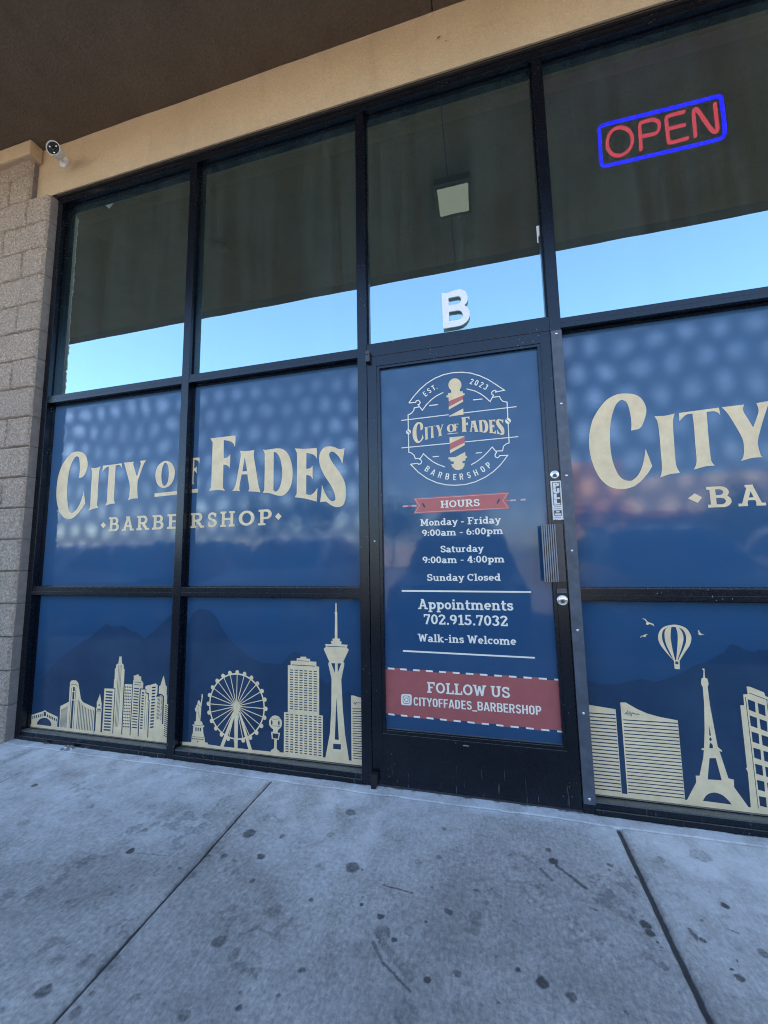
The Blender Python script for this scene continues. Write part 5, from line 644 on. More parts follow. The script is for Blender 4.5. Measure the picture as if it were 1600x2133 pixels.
'skyline_base_right': '+4232 681 1251 12 2084 41 1601 15 625 -12 573 -8 3078 -81 -60 -481 -3041 346 -2971 29 -2311 -83 -847 -31',
'curved_hotel_silhouette': '+4105 4191 1181 -122 -17 -3377 -1162 -41;-4086 3859 1174 1 -1 -45 -1173 -1;-4087 3709 1172 2 0 -45 -1171 -1;-4088 3560 1171 2 0 -44 -1170 -2;-4090 3412 1168 2 0 -44 -1168 -3;-4091 3263 1167 3 0 -44 -1167 -3;-4092 3115 1166 3 -1 -44 -1165 -3;-4093 2967 1164 4 0 -44 -1164 -4;-4094 2820 1163 4 0 -45 -1163 -4;-4095 2672 1161 5 0 -44 -1160 -5;-4096 2526 1160 4 0 -44 -1159 -5;-4097 2379 1159 5 -1 -44 -1157 -5;-4099 2232 1156 6 0 -44 -1156 -5;-4100 2086 1155 6 0 -44 -1155 -5;-4101 1941 1153 5 0 -43 -1153 -6;-4102 1795 1152 6 0 -43 -1152 -7;-4103 1650 1151 6 -1 -43 -1150 -7;-4104 1505 1149 7 0 -44 -1149 -7;-4105 1360 1148 7 0 -43 -1147 -7;-4106 1216 1146 7 0 -43 -1145 -7;-4107 1072 1145 7 0 -43 -1144 -7;-4109 928 1143 8 0 -43 -1143 -8;-4110 784 1141 9 0 -43 -1141 -9',
'curved_hotel_silhouette_wide': '+5488 4363 210 15 412 -237 367 -150 458 -106 649 -83 -11 -3091 -2092 -42;-5551 3679 2028 23 0 -40 -2029 -23;-5549 3538 2029 23 0 -39 -2030 -23;-5547 3398 2030 23 0 -39 -2030 -23;-5546 3258 2030 23 0 -39 -2031 -23;-5544 3119 2031 23 0 -39 -2031 -23;-5542 2979 2032 24 0 -39 -2032 -23;-5541 2840 2032 24 0 -39 -2033 -24;-5539 2702 2033 23 0 -39 -2033 -23;-5538 2563 2033 23 0 -38 -2034 -24;-5536 2425 2034 23 0 -39 -2035 -23;-5534 2287 2035 23 -1 -39 -2034 -23;-5533 2149 2035 23 -1 -38 -2035 -24;-5531 2011 2036 24 -1 -39 -2035 -23;-5530 1874 2036 24 -1 -39 -2036 -24;-5528 1737 2037 24 -1 -39 -2037 -24;-5526 1600 2038 24 -1 -38 -2037 -24;-5525 1463 2038 25 -1 -39 -2038 -24;-5523 1327 2038 24 0 -38 -2038 -24;-5522 1191 2038 25 0 -38 -2039 -25;-5520 1055 2039 25 0 -38 -2039 -25;-5518 919 2040 25 0 -37 -2040 -26;-5517 784 2040 25 0 -38 -2041 -25;-5631 3879 50 56 18 62 -88 -99;-5681 3935 29 -108 1 76 -12 94;-5710 3827 43 198 4 77 -46 -199;-5753 4025 25 -214 7 78 -28 213;-5778 3811 52 178 8 78 -53 -178;-5830 3989 22 -202 9 77 -23 203;-5852 3787 62 165 -16 40 -37 -128;-5914 3952 104 -37 8 31 -128 46;-6018 3915 170 8 3 30 -165 -7',
'lattice_tower_silhouette': '+7585 698 73 71 372 689 1 249 132 5 196 693 50 305 -86 20 13 40 91 38 86 727 75 989 16 646 -49 147 28 202 72 54 39 279 -41 33 5 50 75 -6 -6 -61 -14 -291 85 -45 26 -199 -48 -127 16 -766 58 -778 57 -769 138 -131 -13 -49 -88 30 31 -131 183 -882 180 -27 -19 -283 394 -657 15 -58;-8194 775 34 57 34 59 35 56 39 48 43 39 47 32 48 26 46 20 44 14 42 9 43 2 45 -3 51 -9 53 -14 54 -20 50 -26 48 -35 46 -43 43 -45 38 -42 30 -37 25 -35 22 -34 23 -35;-8580 2428 219 22 124 -818 -486 -23;-8682 3696 33 -396 -61 4;-8688 3244 45 -78 -61 -88 -41 79;-8673 3039 65 -90 1 -130 -131 -3 22 137',
'round_top_hotel_silhouette': '+9805 742 25 895 7 401 -52 144 43 30 8 2041 4 311 131 10 13 422 152 18 -11 294 114 -1 454 -191 30 -140 702 -246 -453 -4150;-10037 4889 2 -4192 22 6 -1 4191;-10186 5050 1008 -394 11 25 -1009 394;-10740 4821 -2 -1488 22 5 3 1488;-10738 3333 -16 -2595 22 6 16 2594;-10114 4818 236 -87 -16 -409 -220 94;-10436 4698 233 -86 -16 -406 -218 93;-10113 4200 236 -77 -15 -401 -220 85;-10435 4092 233 -76 -16 -398 -217 84;-10113 3587 235 -66 -14 -393 -220 75;-10434 3491 232 -65 -15 -391 -217 74;-10112 2980 235 -55 -14 -387 -220 66;-10432 2895 233 -54 -15 -385 -217 66;-10111 2378 235 -45 -13 -380 -220 58;-10431 2305 232 -45 -14 -378 -217 57;-10110 1781 235 -35 -13 -373 -219 49;-10430 1719 232 -35 -14 -371 -216 49;-10110 1190 234 -26 -12 -366 -219 40;-10429 1138 231 -25 -13 -364 -216 40',
'hot_air_balloon_silhouette': '+7389 7572 71 37 82 29 84 22 77 15 68 8 62 1 62 -5 63 -13 69 -20 72 -26 67 -35 58 -42 47 -56 38 -66 31 -69 21 -64 13 -53 4 -49 -4 -49 -8 -54 -15 -61 -20 -66 -26 -67 -31 -66 -39 -64 -46 -63 -49 -65 -50 -72 -52 -80 -53 -86 -55 -89 -54 -87 -232 -11 -64 81 -65 82 -63 81 -59 80 -53 79 -51 77 -44 76 -37 72 -27 68 -19 64 -12 63 -5 64 4 67 11 68 19 66 27 63 34 60 41 58 50 53;+7654 6217 207 -6 -15 -327 -21 -27 -155 7 -17 20;-7603 7604 -40 -31 -42 -28 -39 -33 -31 -43 -23 -54 -17 -63 -10 -70 -6 -76 0 -83 5 -90 11 -94 19 -96 29 -104 39 -110 40 -105 34 -90 23 -67 18 -51 16 -46 17 -48 -39 62 -39 62 -38 64 -38 72 -38 84 -39 92 -36 93 -29 89 -23 81 -17 78 -11 76 -2 76 5 77 12 77 22 72 32 64 48 49 60 40 65 36;-7686 7591 158 -7 13 -74 14 -71 11 -77 4 -88 -5 -104 -11 -113 -16 -122 -18 -129 -21 -137 -25 -146 -26 -150 -26 -147 -37 -2 -14 104 -15 103 -14 105 -13 108 -10 117 -9 124 -7 119 -3 105 3 87 8 74 9 65 10 61 9 56 10 47 11 45;-7951 7587 46 -34 46 -33 44 -37 36 -47 27 -60 22 -69 14 -75 3 -78 -6 -75 -14 -75 -26 -84 -39 -104 -59 -129 -74 -149 -81 -156 -78 -153 -16 20 46 117 48 119 45 115 40 108 34 100 31 94 24 88 17 83 8 78 0 72 -7 69 -13 65 -22 61 -30 57 -34 56;-7706 6173 110 -5 -10 -113 -114 5',
'bird_silhouette_big': '+6597 7924 129 -24 86 -121 46 -20 162 -65 29 -115 -80 77 -93 30 -99 -45 -45 41 36 86 -69 94',
'bird_silhouette_low': '+6472 7092 26 85 108 25 52 44 125 4 -90 -45 -16 -75 -61 9 -70 29',
'bird_silhouette_right': '+8637 7462 48 32 6 -82 62 -70 117 -48 -99 7 -70 -33 -63 55 18 52',
'mountain_film_left': '+-25226 5262 434 258 349 171 515 306 346 148 330 318 339 180 248 211 254 109 227 -110 221 -48 512 67 428 -22 442 -275 421 -40 262 -203 339 -134 314 220 314 206 386 337 615 503 384 268 371 -7393 -11411 50 382 1744 993 1445 1028 1021',
'mountain_film': '+-17038 6838 181 160 322 163 256 548 453 279 325 -49 369 -70 373 -284 284 -412 187 -260 461 -585 711 -492 350 -242 346 -239 676 -185 1152 -16 240 295 279 296 280 97 319 -142 318 -476 701 -586 383 -319 304 154 521 -710 373 326 219 -219 509 -99 -40 -3310 -10626 -283',
'mountain_film_right': '+4175 5203 495 -120 743 19 989 292 464 -112 481 166 577 287 485 329 370 119 706 434 155 233 119 105 151 -20 327 -187 333 -85 99 127 333 -36 1598 -341 -690 -6022 -7919 -6',
'address_letter': '+-1443 24445 56 -11 58 -11 55 -10 52 -6 46 -4 42 -1 41 2 45 6 53 14 56 20 56 20 55 14 49 8 48 3 48 0 49 -2 53 -3 55 -6 55 -10 50 -16 46 -23 44 -28 40 -33 36 -37 31 -41 27 -46 22 -48 19 -47 14 -47 9 -48 6 -48 1 -49 -2 -50 -5 -51 -11 -51 -18 -50 -28 -49 -38 -48 -40 -48 -39 -48 39 -37 41 -36 39 -38 33 -44 28 -51 24 -57 20 -59 14 -56 8 -53 3 -52 -3 -51 -6 -51 -11 -50 -14 -49 -20 -48 -26 -47 -33 -46 -38 -47 -44 -44 -50 -40 -54 -36 -59 -32 -67 -27 -79 -21 -94 -12 -108 -5 -113 -1 -112 -1 -108 -2 -110 0 -109 1 -110 1;--1106 24121 501 2 28 -16 28 -15 27 -17 21 -23 16 -32 12 -38 7 -40 2 -37 -4 -35 -11 -35 -14 -32 -19 -29 -14 -23 -14 -21 -27 -16 -54 -12 -94 -6 -122 -1 -134 2 -128 0;--1103 23343 510 -6 33 -18 34 -17 32 -19 26 -27 21 -37 18 -44 12 -47 6 -43 -1 -42 -6 -40 -12 -38 -19 -35 -20 -31 -22 -28 -37 -24 -63 -19 -100 -10 -129 -3 -140 -1 -135 -2',
'badge_outline': '+-3308 18641 264 323 -39 38 -266 -325;+-3044 18964 320 322 -35 42 -324 -326;+-2724 19286 356 276 -29 46 -362 -280;+-2368 19562 428 224 -21 49 -436 -227;+-1940 19786 460 137 -13 52 -468 -140;+-1480 19923 451 38 -4 52 -460 -38;+-1029 19961 444 -34 3 52 -451 34;+-585 19927 436 -106 11 49 -444 109;+-149 19821 427 -195 18 46 -434 198;+278 19626 384 -245 24 42 -390 249;+662 19381 376 -319 27 38 -379 323;+1038 19062 331 -290 111 -37 -415 365;+1369 18772 -392 -42 7 -50 496 55;+994 18684 17 12 -26 43 -18 -13;+1011 18696 20 13 -28 42 -18 -12;+1031 18709 21 18 -39 32 -10 -8;+1052 18727 10 32 -52 -7 3 7;+1062 18759 -21 30 -31 -36 0 -1;+1041 18789 -27 20 -21 -43 17 -13;+1014 18809 -32 16 -11 -49 22 -10;+982 18825 -34 5 4 -51 19 -3;+948 18830 -34 -8 16 -48 22 5;+914 18822 -35 -16 24 -45 27 13;+879 18806 -32 -22 30 -41 26 18;+847 18784 -25 -26 36 -33 19 18;+822 18758 -18 -31 43 -23 11 21;+804 18727 -11 -35 46 -14 8 26;+793 18692 -3 -37 46 -2 3 25;+790 18655 5 -36 43 20 -2 14;+795 18619 21 -27 29 38 -7 9;+816 18592 28 -17 18 44 -17 11;+844 18575 27 -13 17 46 -26 11;+871 18562 23 -12 18 44 -24 14;+883 18586 -166 -289 8 -82 198 343;+717 18297 -177 211 -31 -35 216 -258;+540 18508 -245 226 -26 -40 240 -221;+295 18734 -286 193 -18 -46 278 -187;+9 18927 -374 138 -13 -48 369 -136;+-3327 18632 368 -9 -31 53 -340 9;+-2959 18623 43 78 -34 49 -40 -74;+-2916 18701 90 14 20 57 -144 -22;+-2826 18715 66 -94 61 0 -107 151;+-2760 18621 -40 -70 34 -48 67 118;+-2800 18551 -91 -17 83 -39 42 8;+-2891 18534 253 -387 2 87 -172 261;+-2638 18147 240 299 -37 38 -201 -250;+-2398 18446 274 244 -31 43 -280 -249;+-2124 18690 270 164 -24 48 -277 -169;+-1854 18854 326 131 -21 48 -329 -131;+-2802 18415 -268 -21 42 -50 234 18;+-3070 18394 -37 -159 46 -29 33 138;+-3107 18235 -114 -119 31 -45 129 135;+-3221 18116 -188 -77 51 -37 168 69;+-3409 18039 -11 -2009 51 34 11 1938;+-3420 16030 148 -55 25 44 -122 45;+-3272 15975 123 -120 43 27 -141 137;+-3149 15855 65 -192 35 49 -57 170;+-3084 15663 297 -15 0 51 -262 13;+864 18437 301 7 33 51 -338 -8;+1165 18444 35 -124 41 22 -43 153;+1200 18320 114 -145 25 43 -98 124;+1314 18175 179 -57 46 36 -200 64;+1493 18118 -9 -1998 44 -39 11 2073;+1484 16120 -118 -30 21 -45 141 36;+1366 16090 -146 -118 39 -29 128 102;+1220 15972 -50 -208 34 -49 55 228;+1170 15764 -279 6 1 -49 312 -6;+-3340 15399 383 -437 34 36 -380 433;+-2957 14962 450 -360 26 42 -442 354;+-2507 14602 485 -250 16 46 -475 246;+-2022 14352 481 -137 7 48 -472 135;+-1541 14215 440 -46 2 49 -435 45;+-1101 14169 474 8 -5 49 -467 -8;+-627 14177 473 102 -13 46 -465 -99;+-154 14279 472 192 -21 44 -464 -190;+318 14471 400 252 -27 39 -394 -247;+718 14723 365 325 -32 35 -360 -321;+1083 15048 381 473 -95 -45 -318 -393;+1464 15521 -442 14 30 -49 317 -10;+1022 15535 -23 -60 36 -35 17 46;+999 15475 -70 -39 -2 -55 108 59;+929 15436 -70 49 -44 -27 112 -77;+859 15485 -5 90 -46 16 7 -133;+854 15575 81 113 -57 1 -70 -98;+935 15688 -216 315 -5 -75 164 -239;+719 16003 -230 -244 32 -36 193 205;+489 15759 -256 -239 28 -39 260 242;+233 15520 -291 -200 23 -42 296 203;+-58 15320 -273 -139 21 -44 275 141;+-3318 15390 344 23 17 52 -367 -24;+-2974 15413 57 -56 15 54 -55 54;+-2917 15357 139 23 -33 46 -91 -15;+-2778 15380 64 126 -55 3 -42 -83;+-2714 15506 -57 123 -35 -42 37 -78;+-2771 15629 -33 9 -83 -28 81 -23;+-2804 15638 162 230 -8 78 -237 -336;+-2642 15868 201 -210 33 36 -242 252;+-2441 15658 260 -235 28 41 -255 230;+-2181 15423 261 -156 21 45 -254 152;+-1920 15267 332 -147 18 46 -329 146;+-2281 18364 459 14 -5 52 -460 -14;+-91 18412 459 -4 -2 50 -460 4;+-2184 15686 316 -3 -2 50 -316 3;+-70 15701 293 9 -3 49 -293 -10;+-3755 17741 2448 46 -4 46 -2448 -45;+-572 17798 2512 41 -2 44 -2513 -39;+-3770 16281 2453 28 -3 45 -2453 -26;+-570 16313 2511 35 -2 43 -2512 -33;+-3254 17109 -12 -51 -29 -41 -44 -25 -51 -5 -51 15 -42 33 -28 47 -9 53 11 50 30 41 44 25 52 6 50 -16 43 -33 27 -47;+1647 17175 -13 -55 -31 -44 -45 -27 -52 -6 -51 17 -42 36 -27 50 -8 57 13 55 32 44 45 27 52 6 51 -17 42 -36 27 -50;--3496 17209 195 -202 27 27 -195 202;-1409 17284 190 -215 25 25 -191 215',
'pole_cream': '+-621 19285 -11 -76 -26 -70 -41 -60 -53 -48 -63 -34 -69 -17 -72 0 -72 18 -68 34 -60 49 -49 62 -37 70 -21 77 -6 79 11 76 27 71 42 61 53 48 64 34 69 16 73 -1 72 -18 67 -35 60 -49 49 -62 35 -71 21 -76;+-1138 19126 428 -35 -5 -137 140 -5 11 -112 77 -9 -4 -98 -78 -2 -712 -225 -11 218 -94 0 -8 100 87 9 0 107 162 3;+-1291 18217 714 309 7 -118 -727 -340;+-1302 17701 9 46 709 304 6 -311;+-1315 16631 736 8 -1 -46 -735 -278;+-1320 15989 739 318 -5 -133 -729 -358;+-1046 15612 471 219 3 -208 72 5 -4 -98 -66 -21 -11 -112 -146 -27 -4 -94 108 -15 -23 -123 -96 -143 -202 -61 -163 49 -123 142 -50 136 129 9 4 114 -157 31 -11 89 -85 14 -7 96',
'pole_red': '+-1281 18495 712 225 -7 -187 -715 -308;+-1315 16307 734 278 0 -271 -738 -317',
'badge_lettering': '+-2767 17139 15 1 15 0 15 2 15 4 14 7 13 10 13 12 11 15 10 20 9 24 8 26 6 24 3 22 2 22 -1 22 -2 22 -4 23 -5 23 -7 23 -9 22 -11 19 -14 19 -14 17 -16 14 -18 12 -19 10 -20 8 -20 6 -18 5 -19 3 -18 0 -20 -1 -22 -1 -23 -3 -23 -6 -24 -11 -24 -16 -25 -22 -24 -25 -23 -27 -21 -28 -19 -31 -18 -32 -16 -34 -14 -34 -12 -35 -10 -37 -9 -37 -6 -40 -4 -41 -2 -42 -2 -39 0 -38 0 -36 2 -36 4 -37 5 -37 7 -37 8 -37 10 -35 12 -35 14 -34 16 -33 17 -29 19 -27 21 -25 21 -22 22 -18 21 -12 21 -8 22 -5 21 -2 23 -1 22 0 23 4 23 9 24 13 24 19 24 21 23 21 20 22 20 24 18 24 16 20 12 16 9 13 8 12 8 12 -4 21 -4 21 -4 22 -5 23 -7 28 -6 29 -8 30 -7 31 -3 -21 -4 -20 -3 -21 -5 -21 -6 -23 -6 -23 -8 -24 -9 -23 -10 -24 -11 -24 -12 -24 -14 -21 -16 -19 -18 -17 -18 -15 -16 -11 -13 -7 -11 -3 -11 1 -11 3 -11 6 -13 9 -11 13 -11 17 -9 23 -8 28 -8 31 -7 31 -6 30 -5 31 -5 33 -4 35 -4 38 -3 40 -2 41 -1 42 0 44 2 45 3 45 4 43 6 43 8 42 9 40 10 35 13 31 15 28 16 24 13 18 13 13 11 7 11 4 10 0 11 -2 10 -5 10 -10 9 -14 7 -21 5 -28 5 -29 4 -29 4 -28 3 -29 2 -29 0 -28 -1 -27 -2 -27 -3 -26;+-2551 17286 22 -2 22 -3 22 -2 21 0 22 2 21 3 21 5 21 4 -5 -16 -5 -15 -4 -17 -4 -27 -2 -38 -1 -46 -1 -51 0 -54 1 -62 1 -70 2 -66 1 -53 -1 -35 -1 -24 0 -18 1 -16 5 -15 6 -10 7 -9 7 -9 -22 -3 -22 -3 -22 -3 -22 -4 -22 -6 -23 -8 -23 -8 -22 -8 7 15 7 14 7 15 4 17 3 18 0 17 0 24 -1 35 -1 54 -1 67 -2 70 -1 61 0 52 0 47 0 41 0 34 -2 25 -2 16 -2 12 -3 12 -3 12 -3 10 -4 9;+-2337 17303 41 1 41 1 41 1 41 1 41 2 41 2 41 2 41 3 11 -86 -6 12 -6 12 -6 11 -7 10 -8 7 -8 5 -10 4 -10 2 -12 1 -13 -1 -14 -2 -13 -1 1 -38 0 -37 0 -38 1 -44 0 -52 0 -57 0 -57 1 -51 0 -45 0 -42 1 -37 2 -31 4 -23 6 -17 6 -15 6 -15 -23 -1 -23 -1 -23 -1 -22 -3 -22 -4 -21 -6 -21 -7 -22 -6 8 10 7 10 7 11 5 14 3 14 1 14 1 20 0 29 0 41 -1 51 0 55 -1 55 0 57 1 60 0 57 0 45 -1 30 -1 18 -1 14 -1 17 -11 -4 -11 -3 -10 -3 -11 -6 -11 -7 -11 -8 -11 -9 -9 -8 -7 -8 -6 -8 -6 -7 -5 -7;+-1974 17321 179 2 -3 -9 -4 -8 -2 -9 -1 -9 1 -9 2 -7 4 -12 8 -20 12 -32 15 -40 17 -44 16 -42 13 46 14 48 12 45 9 33 5 20 1 8 -1 5 -2 6 -2 8 -4 8 -5 8 -4 8 105 5 -7 -10 -7 -10 -7 -10 -7 -13 -6 -12 -7 -12 -7 -17 -9 -25 -15 -41 -17 -52 -17 -53 -12 -41 -7 -24 -2 -13 0 -12 1 -19 1 -31 2 -37 2 -37 3 -32 3 -24 3 -20 4 -18 3 -19 -21 1 -20 1 -21 1 -22 -1 -22 -4 -22 -5 -23 -6 -22 -6 5 12 6 11 5 12 4 13 3 13 1 13 1 15 0 19 1 24 0 27 0 28 -2 28 -5 26 -6 25 -8 27 -10 32 -14 41 -18 49 -17 47 -13 38 -8 24 -6 17 -3 12 -4 10 -5 10 -5 7 -5 5;+-1216 17309 28 -3 29 -7 27 -10 24 -13 22 -15 19 -18 17 -20 14 -20 11 -20 8 -21 5 -22 2 -23 -1 -25 -3 -27 -6 -27 -9 -25 -13 -25 -15 -23 -19 -22 -21 -17 -25 -14 -29 -10 -31 -7 -29 -3 -28 1 -28 4 -27 7 -24 10 -23 14 -20 18 -18 20 -15 21 -12 23 -9 25 -6 27 -3 26 -1 27 2 28 6 27 9 25 14 23 18 22 21 19 24 16 26 13 29 11 31 7;--1214 17280 12 -6 13 -9 13 -14 11 -17 10 -23 8 -27 6 -29 4 -30 2 -31 -1 -32 -3 -32 -5 -26 -7 -22 -9 -18 -11 -15 -11 -11 -11 -9 -13 -5 -12 -2 -12 1 -10 5 -10 9 -10 12 -8 16 -9 22 -8 27 -6 30 -4 29 0 31 2 33 5 31 5 27 6 22 8 18 9 15 9 12 8 10 9 6 10 3;+-1088 17304 234 -3 -2 -83 -8 10 -7 11 -8 10 -12 8 -16 6 -19 4 -21 3 -20 3 3 -121 7 1 8 2 7 1 7 3 7 4 7 4 7 6 6 4 0 -106 -7 9 -7 9 -7 9 -7 6 -8 3 -8 1 -8 0 -8 1 -2 -39 -1 -41 -1 -37 1 -29 3 -18 5 -11 6 -7 6 -8 -136 6 11 5 12 1 10 8 7 27 3 61 -1 83 -3 84 -4 61 -7 29 -9 11 -10 2;+-1408 16837 530 3 -2 -35 -522 -11;+-709 17601 47 1 46 1 48 0 49 1 52 0 55 1 55 1 55 0 0 -21 0 -20 1 -21 -1 -21 -1 -21 -1 -20 -2 -21 -2 -20 -7 13 -6 13 -6 14 -9 12 -11 10 -11 10 -14 10 -17 8 -22 7 -26 7 -27 5 -26 6 7 -265 14 1 14 1 15 2 13 4 13 9 11 11 12 12 12 11 0 -27 0 -27 0 -26 0 -26 -1 -25 -2 -24 -1 -24 -2 -24 -4 8 -4 9 -5 8 -6 7 -7 7 -8 6 -10 5 -10 5 -10 3 -12 1 -12 2 -12 1 1 -82 1 -86 0 -77 2 -57 1 -29 1 -8 3 0 3 -3 7 -9 7 -7 9 -8 8 -7 -31 5 -32 5 -31 4 -33 3 -34 0 -35 -1 -35 -3 -36 -1 7 9 7 9 7 10 5 10 4 5 2 2 2 10 1 29 1 56 0 75 0 83 1 80 0 80 1 85 1 76 -1 57 -2 28 -3 9 -4 0 -5 5 -5 11 -6 10 -7 11;+-227 17376 29 -3 28 -3 29 -2 28 -1 28 0 28 1 27 2 28 2 -3 -15 -3 -15 -2 -15 -1 -15 1 -15 1 -14 3 -17 4 -20 4 -25 6 -28 7 -32 7 -35 7 -40 9 -46 8 -45 7 -39 7 -32 5 -26 6 -24 6 -23 6 -21 7 -19 7 -19 7 -19 -22 4 -22 4 -22 4 -24 3 -24 3 -25 2 -25 2 -25 2 4 9 5 9 5 9 2 10 0 10 -1 10 -2 12 -4 21 -5 30 -7 38 -7 41 -7 39 -90 6 -7 -35 -7 -35 -7 -34 -5 -29 -3 -21 -1 -17 -1 -14 0 -12 1 -11 2 -8 3 -8 2 -8 -14 3 -15 2 -15 3 -14 1 -15 0 -14 0 -15 -1 -14 -1 7 9 7 9 7 9 7 12 6 13 7 13 7 18 7 26 7 38 8 47 9 49 7 48 8 45 9 47 7 43 5 34 3 23 1 15 -1 10 -1 11 -2 12 -4 10 -3 9;--150 17284 6 -27 6 -28 7 -26 5 -26 5 -25 4 -24 4 -23 4 -24 -73 3 4 24 4 23 4 24 3 25 4 25 4 26 5 27;+130 17366 10 -3 9 -2 10 -2 14 -1 18 0 21 1 22 1 23 1 24 1 25 2 25 0 24 -1 22 -3 21 -4 21 -7 19 -10 19 -13 18 -16 17 -19 15 -22 15 -26 13 -30 12 -31 9 -32 8 -31 5 -32 4 -32 2 -33 0 -35 -1 -36 -3 -35 -6 -32 -7 -28 -9 -25 -11 -23 -12 -22 -15 -20 -17 -18 -18 -15 -17 -12 -17 -7 -17 -4 -17 -1 -17 0 -17 1 -16 4 -17 5 -19 6 -19 7 -20 9 -21 8 -23 6 -25 4 -26 2 -28 1 -27 2 6 7 6 7 6 8 4 10 2 6 2 6 0 12 1 26 0 49 1 64 0 69 0 62 -1 56 0 54 -1 48 -2 37 -1 21 -2 10 -3 5 -3 6 -4 10 -4 10 -5 9;-293 17315 4 1 4 1 4 0 6 -2 8 -4 9 -5 11 -7 10 -10 11 -15 11 -17 11 -20 9 -23 8 -26 7 -30 6 -31 4 -30 4 -29 2 -29 1 -28 -1 -29 -3 -29 -4 -30 -6 -28 -6 -26 -7 -22 -9 -20 -8 -17 -10 -14 -9 -11 -11 -8 -11 -5 -9 -2 -9 3 -8 6 -8 8 -7 7;+605 17340 40 -5 39 -5 40 -5 40 -4 39 -1 39 0 39 0 39 0 3 -154 -5 10 -3 10 -5 9 -7 10 -9 9 -10 9 -12 9 -15 8 -19 7 -21 7 -23 6 -22 6 0 -218 13 1 14 1 13 1 12 3 11 6 9 8 8 9 9 9 1 -181 -6 9 -6 10 -5 9 -7 8 -8 6 -8 5 -8 4 -9 4 -9 2 -8 2 -9 1 -8 1 1 -256 15 -5 16 -5 15 -3 14 0 14 4 13 7 13 9 12 11 12 13 12 15 11 16 11 15 -9 -183 -34 11 -34 11 -36 12 -37 10 -41 9 -43 7 -44 8 -44 7 6 10 7 10 6 9 4 10 3 4 1 0 1 8 0 25 1 50 1 69 0 75 0 69 0 63 0 64 0 57 -1 44 -2 25 -2 11 -3 5 -3 8 -5 11 -5 12 -6 11;+1306 17282 -4 -25 -4 -26 -4 -25 -4 -26 -4 -27 -5 -27 -4 -28 -4 -27 -5 15 -5 16 -5 16 -6 16 -8 15 -10 15 -10 14 -10 14 -12 14 -14 13 -13 11 -12 10 -11 6 -10 5 -9 2 -9 0 -9 -3 -9 -6 -7 -8 -5 -9 -1 -11 2 -14 3 -15 7 -17 9 -20 12 -22 14 -24 16 -25 17 -24 20 -26 20 -26 19 -27 17 -28 17 -29 15 -29 13 -28 9 -28 7 -27 5 -27 3 -29 2 -30 0 -31 -2 -31 -3 -28 -5 -24 -6 -23 -9 -19 -9 -16 -12 -12 -14 -8 -16 -6 -15 -4 -15 -1 -16 0 -16 3 -16 4 -16 6 -16 8 -16 10 -15 9 -14 10 -13 12 -14 10 -16 7 -19 2 -20 -1 -21 -2 -21 -2 4 25 5 26 4 25 4 28 3 30 2 33 3 32 2 33 7 -20 6 -20 7 -20 8 -21 10 -23 11 -23 12 -22 12 -20 14 -18 15 -17 15 -13 13 -10 12 -3 10 0 9 4 7 3 7 3 5 4 3 6 2 11 -1 16 -3 21 -5 23 -7 25 -11 26 -14 29 -16 29 -16 29 -18 29 -21 28 -20 29 -18 30 -17 32 -16 33 -14 32 -11 31 -8 27 -5 26 -2 24 -1 24 1 23 2 23 5 21 8 19 10 18 12 16 14 14 16 10 16 7 18 4 19 2 18 0 18 -2 18 -3 17 -5 18 -6 18 -8 17 -10 18 -10 17 -6 18 -1 18 1 19 3',
'banner_red': '+-3219 13668 4612 42 -209 -394 215 -406 -4630 -35 196 404;+-3530 13325 209 3 -3 -97 -209 -3;+1157 13342 257 3 -4 -74 -257 -4',
'banner_line': '+-3108 13593 4389 50 46 26 -4483 -50;+1281 13643 -223 -334 29 0 240 360;+1058 13309 227 -337 45 -25 -243 362;+1285 12972 -4410 -26 -50 -27 4505 28;+-3125 12946 220 327 -31 1 -239 -355;+-2905 13273 -203 320 -48 26 220 -345;+-3777 13315 247 6 -3 -89 -246 -6;+-3317 13323 257 -3 -11 -88 -248 3;+1414 13345 255 -1 -4 -78 -255 0;+1883 13354 222 5 -5 -87 -221 -1',
'banner_slot': '+-2672 13297 23 -56 10 -50 -4 -33 -19 -9 -30 16 -34 38 -31 52 -24 57 -10 50 5 33 19 9 30 -16 33 -38;+907 13276 -32 -52 -33 -37 -28 -15 -17 9 -3 33 12 50 24 56 32 52 34 38 28 15 17 -10 3 -33 -12 -49',
'rule': '+-3929 9026 6031 -21 5 77 -6034 28;+-3937 6153 6035 -49 8 72 -6036 55',
'social_band': '+-5024 5299 8274 -96 -38 -2084 -8272 109;+-4388 5373 280 -3 22 -111 -281 3;+-3150 5359 300 -4 20 -109 -300 3;+-1906 5344 318 -4 19 -107 -319 3;+-637 5329 297 -4 17 -106 -297 4;+627 5314 313 -4 16 -104 -313 3;+1904 5298 298 -3 14 -102 -297 3;+-3799 3265 307 -6 20 -112 -306 5;+-3187 3254 308 -5 20 -111 -308 4;+-1936 3233 314 -6 18 -109 -314 5;+-673 3211 320 -6 16 -107 -319 5;+590 3189 308 -5 15 -106 -308 5;+1874 3167 313 -6 13 -103 -312 5',
